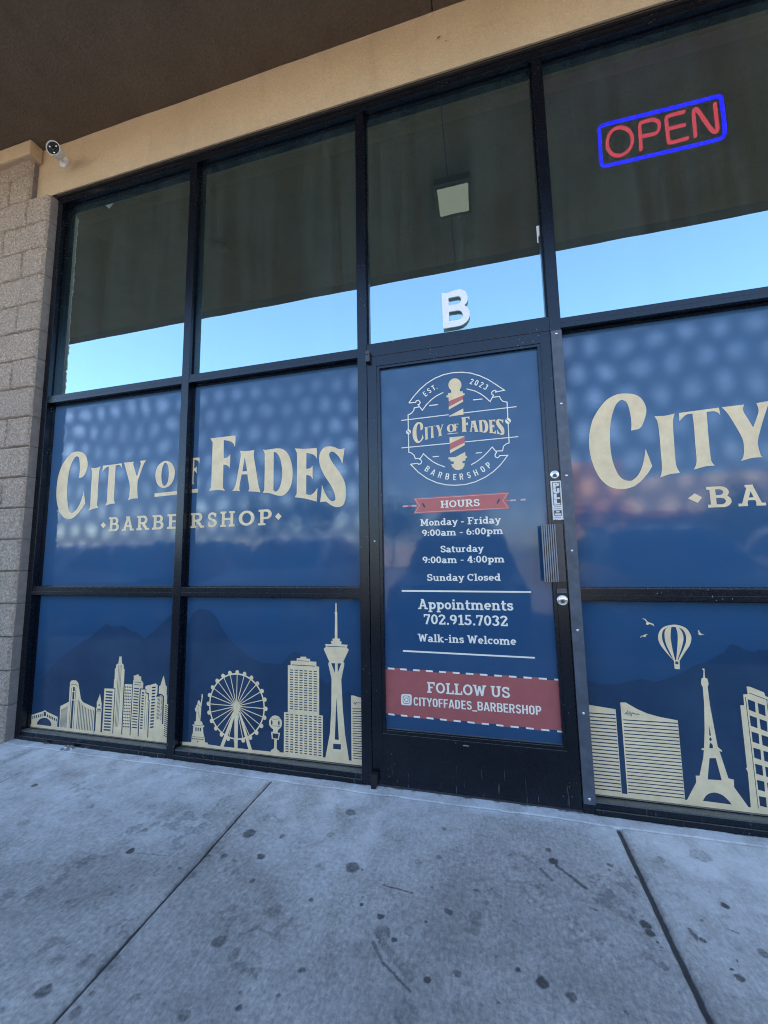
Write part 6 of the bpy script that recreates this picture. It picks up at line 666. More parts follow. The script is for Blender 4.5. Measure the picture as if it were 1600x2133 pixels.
'social_band_dash': '+-4719 5377 331 -4 22 -83 -331 4;+-4108 5370 332 -4 21 -83 -331 4;+-3471 5362 321 -3 21 -82 -321 3;+-2850 5355 332 -4 21 -81 -332 3;+-2222 5348 316 -4 19 -81 -315 4;+-1588 5340 322 -4 19 -80 -321 4;+-980 5333 343 -4 18 -80 -343 4;+-340 5325 333 -4 17 -78 -332 3;+295 5317 332 -3 17 -78 -331 3;+940 5310 321 -4 17 -77 -321 3;+1559 5302 345 -4 16 -76 -345 4;+2202 5295 339 -4 16 -76 -340 4;+2848 5287 358 -4 15 -75 -358 3;+-4737 3248 309 -5 22 -81 -308 5;+-4115 3237 315 -5 22 -80 -316 5;+-3492 3227 304 -5 21 -80 -305 5;+-2880 3217 328 -6 20 -79 -327 6;+-2254 3206 317 -5 19 -78 -317 5;+-1623 3195 328 -5 19 -78 -328 6;+-991 3185 317 -6 18 -76 -317 5;+-354 3174 316 -5 18 -76 -317 5;+277 3163 311 -5 17 -75 -311 5;+897 3153 346 -6 17 -75 -347 6;+1547 3142 325 -6 16 -73 -325 5;+2185 3131 329 -5 15 -74 -329 6;+2831 3120 266 -4 14 -73 -265 4',
'camera_icon': '+-4073 4052 3 44 5 22 12 18 14 21 21 17 48 12 100 6 125 1 98 -2 43 -4 16 -7 10 -12 12 -13 7 -19 2 -43 -1 -91 -5 -115 -7 -91 -6 -44 -8 -20 -11 -15 -9 -15 -13 -9 -43 -8 -101 -5 -131 -3 -101 1 -43 3 -13 7 -9 13 -11 13 -7 20 -3 42 -1 84 3 107;--3959 4002 11 42 -28 9 -13 -48;--3948 4044 16 24 -22 18 -22 -33;--3932 4068 19 15 -10 25 -31 -22;--3913 4083 36 7 -1 28 -45 -10;--3877 4090 74 3 3 28 -78 -3;--3803 4093 74 -4 7 28 -78 4;--3729 4089 36 -9 16 25 -45 12;--3693 4080 19 -15 24 19 -27 21;--3674 4065 10 -20 29 9 -15 30;--3664 4045 3 -37 30 3 -4 43;--3661 4008 -2 -73 30 1 2 75;--3663 3935 -7 -73 29 -2 8 76;--3670 3862 -11 -38 26 -9 14 45;--3681 3824 -16 -22 21 -18 21 31;--3697 3802 -17 -14 12 -24 26 20;--3714 3788 -33 -8 3 -27 42 11;--3747 3780 -77 -6 -1 -27 81 6;--3824 3774 -76 1 -7 -28 82 0;--3900 3775 -33 9 -17 -25 43 -12;--3933 3784 -16 15 -25 -18 24 -22;--3949 3799 -14 21 -28 -11 17 -28;--3963 3820 -6 37 -29 -5 7 -43;--3969 3857 2 72 -30 -1 -1 -76;--3967 3929 8 73 -30 3 -8 -77;--3744 3937 -6 -26 28 -7 7 35;--3750 3911 -13 -23 23 -16 18 32;--3763 3888 -20 -18 15 -23 28 25;--3783 3870 -24 -10 5 -27 34 14;--3807 3860 -25 -2 -6 -28 36 3;--3832 3858 -23 7 -16 -25 33 -10;--3855 3865 -19 15 -24 -19 27 -21;--3874 3880 -13 21 -28 -11 17 -29;--3887 3901 -4 26 -29 -2 5 -35;--3891 3927 6 26 -28 7 -7 -35;--3885 3953 13 23 -23 16 -18 -32;--3872 3976 20 18 -15 23 -28 -25;--3852 3994 24 10 -5 27 -34 -14;--3828 4004 25 2 6 28 -36 -3;--3803 4006 23 -7 17 25 -34 10;--3780 3999 19 -15 24 19 -26 21;--3761 3984 13 -22 28 11 -17 30;--3748 3962 4 -25 29 2 -5 34;--3698 4044 -5 -12 -13 -5 -12 4 -5 11 6 12 12 6 12 -4'}
def clipof(i, row): a, b = BAYS[i]; return (a - .003, b + .003, ZM1, ZT0) if row == 'm' else (a - .003, b + .003, 0.0505, ZM0)
LET = unpack(ART['lettering'])
for ch, a, b in [('B', -2.2747, -2.1935), ('A', -2.1714, -2.0763), ('R', -2.0583, -1.9618), ('B', -1.9416, -1.8578), ('E', -1.8319, -1.742), ('R', -1.6656, -1.57), ('S', -1.548, -1.4862), ('H', -1.4629, -1.3674), ('O', -1.3417, -1.2395), ('P', -1.2167, -1.1314)]: LET += glyph_box(SLAB, ch, a, b, 1.263, 1.352)
for ch, a, b in (('E', -1.8319, -1.742),): pass
decal('window_lettering', LET, YF - 0.0009, 'gold', MID[0], clipof(0, 'm'), label='gold letters CITY O BARBE')
decal('window_lettering', LET, YF - 0.0009, 'gold', MID[1], clipof(1, 'm'), label='gold letters F FADES RSHOP')
LR = unpack(ART['lettering_right'])
for ch, a, b in (('B', .950, 1.037), ('A', 1.0594, 1.1553), ('R', 1.175, 1.268), ('B', 1.29, 1.377), ('E', 1.40, 1.485)): LR += glyph_box(SLAB, ch, a, b, 1.2615, 1.3515)
decal('window_lettering', LR, YF - 0.0009, 'gold', MID[2], clipof(2, 'm'), label='large gold letters CITY BARB')
SKY = {0: ['skyline_base', 'bridge_silhouette', 'hotel_tower_silhouette', 'bell_tower_silhouette', 'office_block_silhouette', 'skyscraper_silhouette', 'office_block_silhouette_dots', 'office_block_silhouette_steps', 'office_block_silhouette_narrow', 'office_block_silhouette_tall', 'spire_silhouette'],
       1: ['skyline_base_wheel', 'statue_silhouette', 'ferris_wheel_silhouette', 'street_lamp_silhouette', 'high_rise_silhouette', 'observation_tower_silhouette', 'hotel_slab_silhouette'],
       2: ['skyline_base_right', 'curved_hotel_silhouette', 'curved_hotel_silhouette_wide', 'lattice_tower_silhouette', 'round_top_hotel_silhouette', 'hot_air_balloon_silhouette', 'bird_silhouette_big', 'bird_silhouette_low', 'bird_silhouette_right']}
CLEAN = ('_dots', '_steps', '_narrow', '_tall', '_wheel', '_right', '_wide', '_big', '_low')
LB = {'skyline_base': None, 'office_block_silhouette_dots': 'office block with rows of small square windows', 'office_block_silhouette_steps': 'stepped office block with banded windows', 'office_block_silhouette_narrow': 'narrow office block with two setbacks', 'office_block_silhouette_tall': 'office block with slanted roof', 'office_block_silhouette': 'flat-topped office block with wide window bars',
      'curved_hotel_silhouette': 'striped hotel block cut off by the door frame', 'curved_hotel_silhouette_wide': 'wide striped hotel block with a sweeping roof', 'bird_silhouette_big': 'largest bird left of the balloon', 'bird_silhouette_low': 'small bird below the largest one', 'bird_silhouette_right': 'bird right of the balloon'}
LAYER = {'skyline_base': 0.0007, 'skyline_base_wheel': 0.0007, 'skyline_base_right': 0.0007}
for i, names in SKY.items():
    for k, nm in enumerate(names):
        base = nm
        for c in CLEAN: base = base[:-len(c)] if base.endswith(c) else base
        decal(base, unpack(ART[nm]), YF - LAYER.get(nm, 0.0008 + 0.00004 * k), 'gold', LOW[i], clipof(i, 'l'), label=LB.get(nm))
for i, nm in ((0, 'mountain_film_left'), (1, 'mountain_film'), (2, 'mountain_film_right')):
    decal('mountain_print', unpack(ART[nm]), YF - 0.0004, 'film_mountain', LOW[i], clipof(i, 'l'))
decal('paper_tag', [('+', [(0.3405, 2.728), (0.353, 2.728), (0.353, 2.675), (0.346, 2.665), (0.346, 2.632), (0.3405, 2.638)])], YU - 0.0008, 'paper', UP[3], None, 0.0, 'torn paper tag at the pane edge')
o = decal('address_letter', unpack(ART['address_letter']), YU - 0.018, 'white_letter', UP[3], None, 0.007, 'raised white capital B')

# ================================================================== DOOR
DR = thing('glass_door', 'dark framed glass door with blue hours poster and pull handle', 'door', (-0.548, 0.02, 0.01))
DX0, DX1, GXa, GXb, GZa, GZb = -0.5485, 0.3605, -0.483, 0.302, 0.2585, 2.0665
box('hinge_stile', 'frame', DR, DX0, -0.4985, 0, 0.045, 0.0125, 2.1355, 0.0012)
box('lock_stile', 'frame', DR, 0.3155, DX1, 0, 0.045, 0.0125, 2.1355, 0.0012)
box('top_rail', 'frame', DR, -0.4985, 0.3155, 0.0005, 0.045, 2.080, 2.1355, 0.0008)
box('bottom_rail', 'frame', DR, -0.4985, 0.3155, 0.0005, 0.045, 0.0125, 0.2385, 0.0008)
bd = [(-0.4985, GXa, 0.004, 0.030, 0.2385, 2.080), (GXb, 0.3155, 0.004, 0.030, 0.2385, 2.080), (GXa, GXb, 0.004, 0.030, GZb, 2.080), (GXa, GXb, 0.004, 0.030, 0.2385, GZa - .006), (GXa, GXb, 0.009, 0.030, GZa - .006, GZa)]
boxes('glazing_bead', 'frame', DR, bd)
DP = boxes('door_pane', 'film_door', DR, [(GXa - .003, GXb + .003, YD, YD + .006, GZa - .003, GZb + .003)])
CD = (GXa + .0005, GXb - .0005, GZa, GZb)
def dd(name, polys, mat, k=0, label=None): return decal(name, polys, YD - 0.0004 - 0.0003 * k, mat, DP, CD, 0.0, label)
dd('round_badge', unpack(ART['badge_outline']), 'cream'); dd('barber_pole', unpack(ART['pole_cream']), 'gold', 1); dd('pole_stripe', unpack(ART['pole_red']), 'ink_red', 1)
dd('badge_lettering', unpack(ART['badge_lettering']), 'gold', 1, 'letters CITY OF FADES in the round badge')
LC, LRAD = ((-0.0966, 1.7075), 0.288)
cv = {'round_badge_est': [], 'round_badge_year': [], 'round_badge_name': []}
for i, (ch, ang, rad, inv) in enumerate([['E', 127.4, 0.2447, 0], ['S', 121.3, 0.2471, 0], ['T', 115.4, 0.2493, 0], ['.', 112.1, 0.2285, 0], ['2', 69.8, 0.2453, 0], ['0', 64.0, 0.2475, 0], ['2', 57.9, 0.2489, 0], ['3', 52.0, 0.2492, 0], ['B', -127.5, 0.2497, 1], ['A', -119.3, 0.2506, 1], ['R', -110.7, 0.2516, 1], ['B', -102.2, 0.2511, 1], ['E', -93.8, 0.2499, 1], ['R', -86.3, 0.2475, 1], ['S', -78.0, 0.2442, 1], ['H', -69.9, 0.244, 1], ['O', -61.3, 0.245, 1], ['P', -53.6, 0.2468, 1]]):
    cv['round_badge_est' if i < 4 else 'round_badge_year' if i < 8 else 'round_badge_name'] += glyph_arc(SANS, ch, LC, 0.2475 if not (ch == '.' and i == 3) else 0.246, ang, 0.029 if not inv else 0.031, inv)
for k, v in cv.items(): dd('badge_lettering', v, 'cream', 1, {'round_badge_est': 'curved letters EST.', 'round_badge_year': 'curved year 2023', 'round_badge_name': 'curved letters BARBERSHOP'}[k])
dd('hours_banner', unpack(ART['banner_red']), 'ink_red'); dd('banner_line', unpack(ART['banner_line']), 'ink_line', 1); dd('banner_slot', unpack(ART['banner_slot']), 'ink_slot', 1)
dd('rule_line', unpack(ART['rule']), 'cream'); dd('red_band', unpack(ART['social_band']), 'ink_band'); dd('band_dashes', unpack(ART['social_band_dash']), 'cream', 1); dd('camera_icon', unpack(ART['camera_icon']), 'cream', 1)
for f, s, x0, x1, zb, zc, mt in [['b', 'HOURS', -0.1871, 0.0008, 1.3106, 1.3461, 'hours'], ['b', 'Monday - Friday', -0.2909, 0.0945, 1.2245, 1.259, 'cream'], ['b', '9:00am - 6:00pm', -0.284, 0.1011, 1.1731, 1.2061, 'cream'], ['b', 'Saturday', -0.1947, 0.009, 1.0918, 1.125, 'cream'], ['b', '9:00am - 4:00pm', -0.2844, 0.1005, 1.04, 1.0735, 'cream'], ['b', 'Sunday Closed', -0.2649, 0.0796, 0.9552, 0.9889, 'cream'], ['b', 'Appointments', -0.3139, 0.1296, 0.8198, 0.8687, 'cream'], ['b', '702.915.7032', -0.2865, 0.1011, 0.7491, 0.7968, 'cream'], ['b', 'Walk-ins Welcome', -0.319, 0.1342, 0.666, 0.7032, 'cream'], ['b', 'FOLLOW US', -0.281, 0.0953, 0.4324, 0.4818, 'band'], ['s', 'CITYOFFADES_BARBERSHOP', -0.3468, 0.2242, 0.3699, 0.4084, 'band']]:
    dd('door_lettering', line_polys(SLAB if f == 'b' else SANS, s, x0, x1, zb, zc), 'cream', 2, 'text line ' + s)
# pull handle: flat plate on the stile and a ribbed wing reaching over the glass
PH = thing_part = None
bm = bmesh.new(); bx(bm, 0.3165, 0.3575, -0.004, 0.0, 0.951, 1.210, 0.0015); bx(bm, 0.3165, 0.326, -0.030, -0.004, 0.953, 1.208, 0.001)
PH = bmobj('pull_handle', bm, 'handle_metal', DR)
bm = bmesh.new()
bx(bm, 0.262, 0.326, -0.0305, -0.0265, 0.953, 1.208, 0.001)
bmobj('grip_plate', bm, 'black_plastic', PH); bm = bmesh.new()
for k in range(7): x = 0.2630 + k * 0.0090; bx(bm, x, x + 0.0052, -0.0362, -0.0300, 0.953, 1.208, 0.001)
bmobj('ribbed_grip', bm, 'grip_metal', PH)
for z, rr in ((1.437, 0.0185), (0.872, 0.0215)):
    x = 0.339 if z > 1 else 0.3365
    bm = bmesh.new(); lathe(bm, (x, 0, z), (0, -1, 0), [(0, rr * 1.12), (0.002, rr * 1.12), (0.005, rr * 1.04), (0.007, rr * .95), (0.0072, rr * .86), (0.0062, rr * .8), (0.0075, rr * .74), (0.008, rr * .2)], 32); lk = bmobj('lock_cylinder', bm, 'chrome', DR, True)
    lk['label'] = 'upper round key lock' if z > 1 else 'lower round key lock'
    bm = bmesh.new(); lathe(bm, (x, -0.008, z - .004), (0, -1, 0), [(0, 0.0085), (0.0016, 0.0082), (0.002, 0.006)], 20); pl = bmobj('lock_plug', bm, 'galvanised', lk, True)
    bm = bmesh.new(); bx(bm, x - .0009, x + .0009, -0.0112, -0.0098, z - .0085, z + .0005); bmobj('keyway', bm, 'black_plastic', lk)
# PULL sticker
bm = bmesh.new(); n = 22; top = [(0.3195, 1.408), (0.3645, 1.408)]; bot = [(0.3645 - .044 * k / n, 1.2295 + rng.uniform(-.0025, .0025)) for k in range(n + 1)]
PS = decal('pull_sticker', [('+', top + [(0.3645, 1.2295)] + bot[1:] + [(0.3205, 1.23)])], -0.0006, 'paper', DR)
decal('sticker_panel', [('+', [(0.3265, 1.402), (0.3585, 1.402), (0.3585, 1.2955), (0.3265, 1.2955)]), ('+', [(0.3265, 1.272), (0.3585, 1.272), (0.3585, 1.248), (0.3265, 1.248)]), ('-', [(0.335, 1.2695), (0.35, 1.2695), (0.35, 1.2625), (0.335, 1.2625)]), ('-', [(0.329, 1.258), (0.356, 1.258), (0.356, 1.251), (0.329, 1.251)]), ('+', [(0.327, 1.2895), (0.358, 1.2895), (0.358, 1.2875), (0.327, 1.2875)]), ('+', [(0.3275, 1.281), (0.3575, 1.281), (0.3575, 1.2798), (0.3275, 1.2798)]), ('+', [(0.327, 1.2405), (0.355, 1.2405), (0.355, 1.239), (0.327, 1.239)])], -0.0009, 'ink_brown', PS)
FAT = {'P': [[(0, 0), (.42, 0), (.42, .3), (.75, .3), (.95, .4), (1, .65), (.95, .9), (.75, 1), (0, 1)], [(.38, .58), (.58, .58), (.58, .72), (.38, .72)]], 'U': [[(0, 1), (0, .25), (.12, .08), (.3, 0), (.7, 0), (.88, .08), (1, .25), (1, 1), (.58, 1), (.58, .35), (.42, .35), (.42, 1)]], 'L': [[(0, 0), (1, 0), (1, .3), (.48, .3), (.48, 1), (0, 1)]]}
pl = []
for k, ch in enumerate('PULL'):
    z1 = 1.3995 - k * 0.0256; z0 = z1 - 0.0243
    for j, p in enumerate(FAT[ch]): pl.append(('+-'[j], [(0.3293 + 0.0262 * x, z0 + (z1 - z0) * y) for x, y in p]))
decal('sticker_lettering', pl, -0.0012, 'paper', PS)['label'] = 'letters PULL'
TG = decal('maker_tag', [('+', [(0.317, 0.922), (0.3565, 0.922), (0.3565, 0.9035), (0.317, 0.9035)])], -0.0006, 'galvanised', DR)
decal('tag_print', [('+', [(0.320, 0.9165), (0.353, 0.9165), (0.353, 0.9135), (0.320, 0.9125)]), ('+', [(0.323, 0.9095), (0.352, 0.9095), (0.352, 0.908), (0.323, 0.908)])], -0.0009, 'ink_brown', TG)
T2 = decal('maker_tag', [('+', [(-0.1235, 0.2265), (-0.0915, 0.2265), (-0.0915, 0.2165), (-0.1235, 0.2165)])], -0.0002, 'black_plastic', DR)
decal('tag_print', [('+', [(-0.1195 + .0048 * k, 0.2225), (-0.1195 + .0048 * k + .0036, 0.2225), (-0.1195 + .0048 * k + .0036, 0.2195), (-0.1195 + .0048 * k, 0.2195)]) for k in range(5)], -0.0005, 'paper', T2)
bm = bmesh.new(); lathe(bm, (-0.522, 0.0002, 1.155), (0, -1, 0), [(0, 0.0048), (0.001, 0.0046), (0.0018, 0.003)], 14); bmobj('screw', bm, 'chrome', DR, True)
# pivots at the top and bottom of the hinge side
bm = bmesh.new(); bx(bm, -0.551, -0.528, -0.026, -0.0005, 2.1395, 2.160, 0.0015); bx(bm, -0.551, -0.528, -0.026, -0.0005, 2.099, 2.1375, 0.0015); bmobj('pivot_hinge', bm, 'handle_metal', DR)
bm = bmesh.new(); bx(bm, -0.552, -0.520, -0.030, -0.0005, 0.018, 0.066, 0.003); bx(bm, -0.550, -0.528, -0.028, -0.0005, 0.001, 0.018, 0.001); bmobj('pivot_hinge', bm, 'rubber', DR)

# ================================================================== OPEN SIGN
def ne(p, y=0.15):
    px = 1200 + p[0] / 4; pz = 160 + p[1] / 4
    d = Vector(f_) + Vector(r_) * ((px - 800) / 805.0766) - Vector(u_) * ((pz - 1066.5) / 805.0766); k = (1.884 + y) / d.y; return (d.x * k, y, 1.0846 + d.z * k)
def rnd(pts, n=3, closed=True):
    for _ in range(n):
        o = []; m = len(pts)
        for i in range(m if closed else m - 1):
            a, b = Vector(pts[i]), Vector(pts[(i + 1) % m]); o += [a * .75 + b * .25, a * .25 + b * .75]
        if not closed: o = [Vector(pts[0])] + o + [Vector(pts[-1])]
        pts = o
    return pts
OS = thing('open_sign', 'glowing neon OPEN sign, red letters in a blue border behind the upper pane', 'sign', (0.97, 0.15, 3.19))
BORD = [(0.6985, 3.2639), (0.6976, 3.3071), (0.7296, 3.3146), (0.9754, 3.31), (1.21, 3.3094), (1.2426, 3.3076), (1.2439, 3.2687), (1.2439, 3.1915), (1.241, 3.0861), (1.215, 3.0731), (0.9607, 3.0738), (0.7261, 3.0744), (0.6953, 3.0778), (0.6936, 3.1238), (0.6963, 3.1935)]
LETT = [('O', [(1, [(0.7944, 3.2746), (0.8263, 3.2545), (0.8468, 3.2136), (0.8439, 3.1623), (0.82, 3.1244), (0.7845, 3.1094), (0.7495, 3.1247), (0.7297, 3.1622), (0.7281, 3.2085), (0.7419, 3.2502), (0.7662, 3.273)])]), ('P', [(0, [(0.8784, 3.1158), (0.8818, 3.1922), (0.883, 3.2685), (0.9017, 3.2694), (0.9453, 3.2726), (0.9702, 3.2485), (0.9698, 3.2127), (0.9543, 3.1866), (0.9275, 3.1882), (0.8845, 3.1913)])]), ('E', [(0, [(1.0855, 3.2691), (1.0093, 3.2689), (1.0019, 3.2575), (1.0019, 3.1956), (1.002, 3.1238), (1.0091, 3.1148), (1.0876, 3.1195)]), (0, [(1.0056, 3.1964), (1.0816, 3.1959)])]), ('N', [(0, [(1.1183, 3.118), (1.1193, 3.1851), (1.1208, 3.2628), (1.1352, 3.2736), (1.1636, 3.1943), (1.1918, 3.1182), (1.2125, 3.115), (1.2126, 3.1683), (1.214, 3.2721)])])]
bm = bmesh.new(); tube(bm, rnd([(x, 0.15, z) for x, z in BORD], 3), 0.0080, 12, True); bmobj('border_tube', bm, 'neon_blue', OS, True)
for ch, strokes in LETT:
    bm = bmesh.new()
    for cl, pts in strokes: tube(bm, rnd([(x, 0.148, z) for x, z in pts], 2, cl), 0.0076, 10, cl)
    o = bmobj('letter_tube', bm, 'neon_red', OS, True); o['label'] = 'red letter ' + ch
for x in (0.80, 1.15): boxes('hanging_wire', 'black_plastic', OS, [(x, x + 0.0015, 0.149, 0.1505, 3.27, 3.77)])

# ================================================================== SECURITY CAMERA
SCM = thing('security_camera', 'white bullet security camera on the stucco beside the block wall', 'camera', (-2.79, -0.022, 3.932))
bm = bmesh.new(); lathe(bm, (-2.790, -0.014, 3.932), (0, -1, 0), [(0, 0.040), (0.012, 0.040), (0.017, 0.035), (0.020, 0.014)], 28); bmobj('mount_base', bm, 'white_plastic', SCM, True)
fc = Vector((-2.683, -0.168, 3.853)); ax = Vector((0.30, -0.93, -0.24)).normalized(); bk = fc - ax * 0.070
bm = bmesh.new(); tube(bm, rnd([(-2.790, -0.034, 3.932), (-2.786, -0.052, 3.928), tuple(Vector((-2.75, -0.07, 3.905))), tuple(bk + ax * .02)], 2, False), 0.0095, 12); bmobj('bracket_arm', bm, 'white_plastic', SCM, True)
bm = bmesh.new(); lathe(bm, bk, ax, [(0, 0.016), (0.006, 0.028), (0.016, 0.037), (0.066, 0.0455), (0.073, 0.0455), (0.073, 0.0415), (0.06, 0.041)], 32); bmobj('camera_body', bm, 'white_plastic', SCM, True)
bm = bmesh.new(); lathe(bm, fc - ax * 0.004, ax, [(0, 0.0412), (0.001, 0.041)], 32); FP = bmobj('face_plate', bm, 'black_plastic', SCM)
bm = bmesh.new(); lathe(bm, fc - ax * 0.003, ax, [(0, 0.012), (0.003, 0.0115), (0.0035, 0.008)], 20); bmobj('lens', bm, 'car_glass', FP, True)
d_, u2, v2 = frame_of(ax)
for k in range(3):
    q = fc - ax * 0.0028 + (u2 * math.cos(2.1 * k + .4) + v2 * math.sin(2.1 * k + .4)) * 0.025
    bm = bmesh.new(); lathe(bm, q, ax, [(0, 0.007), (0.002, 0.006), (0.0028, 0.003)], 14); bmobj('infrared_light', bm, 'chrome', FP, True)

# ================================================================== SOFFIT LAMPS (seen mirrored in the panes)
LM = thing('ceiling_light', 'square lit light fixture on the brown soffit, mirrored in the pane above the door', 'light', (-0.10, -1.04, 4.1))
bm = bmesh.new(); bx(bm, -0.245, 0.045, -1.21, -0.87, 4.045, 4.107, 0.006); bmobj('lamp_housing', bm, 'brown_trim', LM)
xs = np.linspace(-0.225, 0.025, 40); ys = np.linspace(-1.17, -0.91, 40); X, Y = np.meshgrid(xs, ys); e = np.minimum.reduce([X - xs[0], xs[-1] - X, Y - ys[0], ys[-1] - Y])
grid_mesh('lamp_lens', X, Y, 4.045 - np.clip(e / .03, 0, 1) ** .5 * 0.02 - .002 * np.sin(np.hypot(X + .1, Y + 1.04) * 90), 'lamp_glow', None, LM, True, True)
DM = thing('soffit_dome', 'small round dome on the brown soffit, mirrored faintly in the second pane', 'dome', (-2.33, -1.0, 4.1))  # plain round fixture behind the faint ellipse mirrored in the pane
bm = bmesh.new(); lathe(bm, (-2.33, -1.0, 4.108), (0, 0, -1), [(0, 0.07), (0.02, 0.07), (0.035, 0.055), (0.045, 0.02)], 28); bmobj('dome_cover', bm, 'stucco_brown', DM, True)

# ================================================================== LITTER
def crumple(name, label, cat, c, r, mat, seed, flat=.5):
    bm = bmesh.new(); bmesh.ops.create_icosphere(bm, subdivisions=3, radius=r); q = random.Random(seed)
    for v in bm.verts: v.co *= q.uniform(.62, 1.2)
    for v in bm.verts: v.co.z = v.co.z * flat + r * flat * .8; v.co.x *= 1.25; v.co += Vector(c)
    return tag(bmobj(name, bm, mat), label, cat)
crumple('candy_wrapper', 'crumpled silver foil wrapper on the pavement below the first window', 'litter', (-2.372, -0.036, 0.0), 0.026, 'foil', 3, .42)
bm = bmesh.new()
g = [[bm.verts.new((-2.567 + .024 * i / 3 * math.cos(.3) - .0, -0.014 + .008 * j * (1 - (i / 3) ** 2), 0.004 + .004 * abs(i) / 3 + .003 * j * j)) for i in range(-3, 4)] for j in (-1, 0, 1)]
for a, b in zip(g, g[1:]):
    for k in range(6): bm.faces.new((a[k], a[k + 1], b[k + 1], b[k]))
bmesh.ops.solidify(bm, geom=bm.faces[:], thickness=0.0008); tag(bmobj('dry_leaf', bm, 'leaf_dry'), 'small brown dry leaf against the sill left of the foil wrapper', 'leaf')
SCR = [((0.0386, -0.442), 0.0075, 'white paper scrap on the pavement in front of the door'), ((0.410, -0.465), 0.0065, 'white paper scrap beside the open pavement joint'), ((-1.123, -0.034), 0.006, 'white paper scrap under the ferris wheel window')]
for k, ((x, y), r, l) in enumerate(SCR):
    bm = bmesh.new(); q = random.Random(k); vs = [bm.verts.new((x + r * a * 1.3, y + r * b * .8, 0.004 + q.uniform(0, .004))) for a, b in ((-1, -.6), (0, -1), (1, -.4), (.8, .5), (-.2, .8), (-.9, .5))]; bm.faces.new(vs)
    bmesh.ops.solidify(bm, geom=bm.faces[:], thickness=0.001); tag(bmobj('paper_scrap', bm, 'paper'), l, 'litter', 'paper scraps on the pavement')

# ================================================================== ACROSS THE LOT (seen only as reflections in the panes)
SM = thing('strip_mall', 'sunlit orange stucco shop row across the parking lot, mirrored in the panes', 'building', (8, -26, 0))
for bxs in ((5.6, 8.5, -34, -24, -0.15, 6.6), (17, 30, -34, -25.5, -0.15, 5.0)): boxes('mall_wall', 'wall_orange', SM, [bxs])
for bxs in ((8.5, 17, -34, -25, -0.15, 5.6), (30, 50, -40, -27, -0.15, 6.2)): boxes('mall_tower', 'wall_pale', SM, [bxs])
for bxs in ((5.3, 8.8, -24.6, -23.4, 3.4, 3.8), (8.9, 30, -25, -23.9, 3.0, 3.4)): boxes('mall_roof', 'roof_tile', SM, [bxs])
for xw, y in ((6.0, -24), (9.6, -25), (13.2, -25), (18.2, -25.5), (22.4, -25.5), (26.4, -25.5)): boxes('mall_window', 'car_glass', SM, [(xw, xw + 2.1, y - .1, y + .04, 0.2, 2.6)])
GW = boxes('garden_wall', 'wall_pale', None, [(-70, 2.4, -40.3, -40, -0.15, 2.0)]); tag(GW, 'long pale wall across the parking lot, mirrored in the left panes', 'wall')
def tree(x, y, h, r, seed, label):
    t = thing('shade_tree', label, 'tree', (x, y, -0.15), 'shade trees across the parking lot'); q = random.Random(seed); bm = bmesh.new()
    lathe(bm, (x, y, -0.15), (0, 0, 1), [(0, .2), (h * .3, .14), (h * .6, .09), (h * .85, .03)], 10)
    for k in range(6):
        a = k * 1.05; tube(bm, [(x, y, h * .4), (x + math.cos(a) * r * .4, y + math.sin(a) * r * .4, h * .6), (x + math.cos(a) * r * .75, y + math.sin(a) * r * .75, h * .75)], .04, 6)
    bmobj('trunk', bm, 'bark', t); bm = bmesh.new()
    cl = [Vector((q.gauss(0, r * .5), q.gauss(0, r * .5), q.gauss(h * .72, h * .13))) for _ in range(26)]
    for _ in range(2600):
        c = q.choice(cl) + Vector((q.gauss(0, r * .2), q.gauss(0, r * .2), q.gauss(0, r * .17))) + Vector((x, y, 0)); s = q.uniform(.06, .15)
        a, b = Vector((q.uniform(-1, 1), q.uniform(-1, 1), q.uniform(-1, 1))).normalized() * s, Vector((q.uniform(-1, 1), q.uniform(-1, 1), q.uniform(-1, 1))).normalized() * s
        bm.faces.new([bm.verts.new(c + v) for v in (a, b, -a, -b)])
    bmobj('crown', bm, 'leaves', t)
for a in ((-13, -27, 6.5, 2.4, 1, 'tall loose shade tree across the lot, farthest left'), (-7.5, -31, 5.6, 2.6, 4, 'broad shade tree across the lot left of the orange shops'), (-2.0, -29, 4.6, 1.9, 5, 'smallest shade tree across the lot beside the orange shops'), (13.5, -21.5, 4.4, 1.7, 2, 'short round shade tree in front of the orange shops'), (-22, -34, 7.0, 3.0, 6, 'tallest shade tree standing before the pale garden wall')): tree(*a)
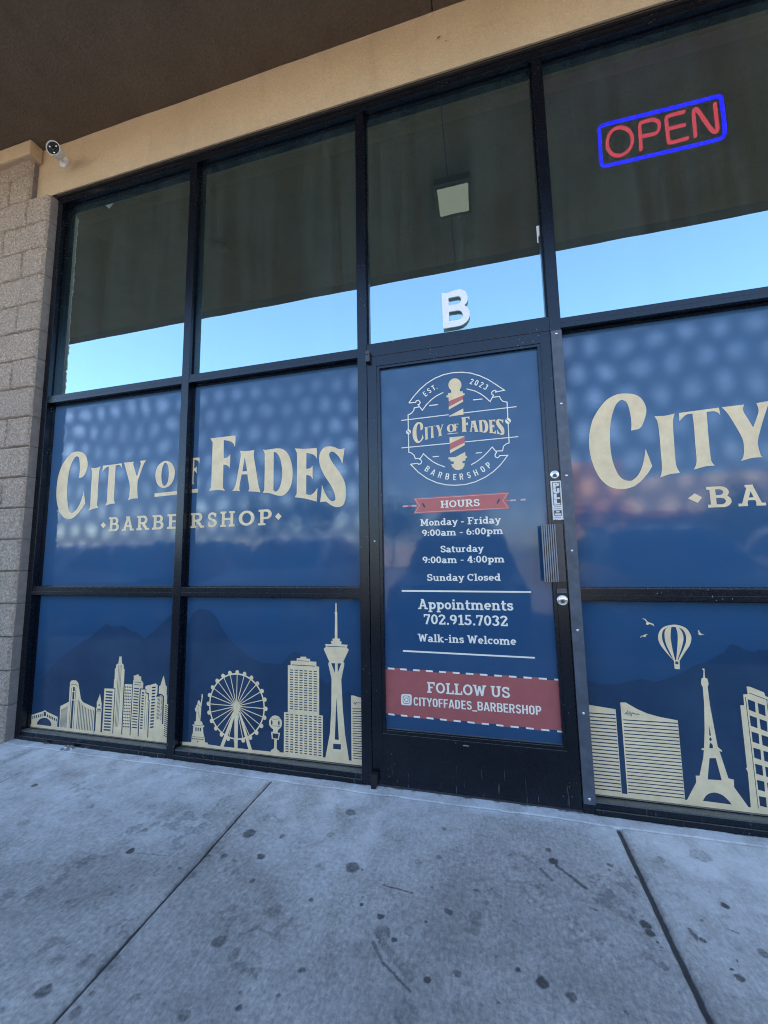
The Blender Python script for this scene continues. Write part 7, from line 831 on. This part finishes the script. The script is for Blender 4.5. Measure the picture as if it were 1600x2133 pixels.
def car(x, y, ang, mat, label, s=1.0):
    t = thing('parked_car', label, 'car', (x, y, -0.15), 'cars parked facing the shop'); M4 = Matrix.Translation((x, y, -0.15)) @ Matrix.Rotation(ang, 4, 'Z') @ Matrix.Scale(s, 4)
    def ext(name, prof, w0, w1, m, par, bev=.06):
        bm = bmesh.new(); A = [bm.verts.new((a, -w1(b) / 2, b)) for a, b in prof]; B = [bm.verts.new((a, w1(b) / 2, b)) for a, b in prof]; n = len(prof)
        bm.faces.new(A[::-1]); bm.faces.new(B)
        for k in range(n): bm.faces.new((A[k], A[(k + 1) % n], B[(k + 1) % n], B[k]))
        bmesh.ops.recalc_face_normals(bm, faces=bm.faces)
        if bev: bmesh.ops.bevel(bm, geom=bm.edges[:], offset=bev, segments=2, affect='EDGES')
        bm.transform(M4); return bmobj(name, bm, m, par, False)
    W = lambda z: 1.84 - max(0, z - .8) * .42
    body = ext('car_body', [(2.28, .32), (2.34, .55), (2.22, .82), (1.1, 1.0), (.35, 1.56), (-.3, 1.66), (-1.5, 1.62), (-2.1, 1.12), (-2.28, .95), (-2.3, .35)], 0, W, mat, t)
    bm = bmesh.new()
    for sg in (-1, 1):
        y_ = lambda z: sg * (W(z) / 2 + .004)
        for q in ([(.95, 1.04), (.38, 1.48), (-.25, 1.56), (-.25, 1.05)], [(-.34, 1.05), (-.34, 1.56), (-1.4, 1.52), (-1.75, 1.12)]): bm.faces.new([bm.verts.new((a, y_(b), b)) for a, b in q])
    bm.faces.new([bm.verts.new(q) for q in ((1.12, -.75, 1.02), (1.12, .75, 1.02), (.44, .62, 1.52), (.44, -.62, 1.52))]); bm.faces.new([bm.verts.new(q) for q in ((-1.62, .6, 1.57), (-1.62, -.6, 1.57), (-2.12, -.68, 1.15), (-2.12, .68, 1.15))])
    bm.transform(M4); bmobj('car_window', bm, 'car_glass', t)
    for a in (1.42, -1.38):
        for sg in (-1, 1):
            bm = bmesh.new(); lathe(bm, (a, sg * .70, .33), (0, sg, 0), [(0, .2), (0, .33), (.2, .33), (.22, .3), (.22, .2)], 24); bm.transform(M4); w = bmobj('wheel', bm, 'tyre', t)
            bm = bmesh.new(); lathe(bm, (a, sg * .915, .33), (0, sg, 0), [(0, .2), (.012, .19), (.004, .06)], 12); bm.transform(M4); bmobj('rim', bm, 'chrome', w)
    for sg in (-1, 1):
        bm = bmesh.new(); lathe(bm, (2.27, sg * .68, .70), (1, 0, 0), [(0, .12), (.05, .11), (.07, .05)], 16); bm.transform(M4); bmobj('headlight', bm, 'chrome', t)
        bm = bmesh.new(); bx(bm, -2.34, -2.25, sg * .72 - .14, sg * .72 + .14, .78, .96, .02); bm.transform(M4); bmobj('tail_light', bm, 'tail_red', t)
car(2.75, -5.3, R(90), 'car_dark', 'dark parked hatchback facing the shop, mirrored in the large right pane'); car(-0.35, -5.5, R(90), 'car_dark', 'dark parked hatchback in the middle, mirrored in the door'); car(-3.6, -5.4, R(90), 'car_white', 'white parked hatchback facing the shop, mirrored in the left panes')
car(-6.7, -5.5, R(90), 'car_dark', 'dark parked hatchback added to hide the sunlit lot in the pane beside the block wall'); car(5.85, -5.4, R(90), 'car_white', 'white parked hatchback added to hide the sunlit lot, farthest right of the row'); car(-9.8, -5.5, R(90), 'car_white', 'white parked hatchback added to hide the sunlit lot, farthest left of the row')  # extra cars added to block the sunlit lot reflected in the panes
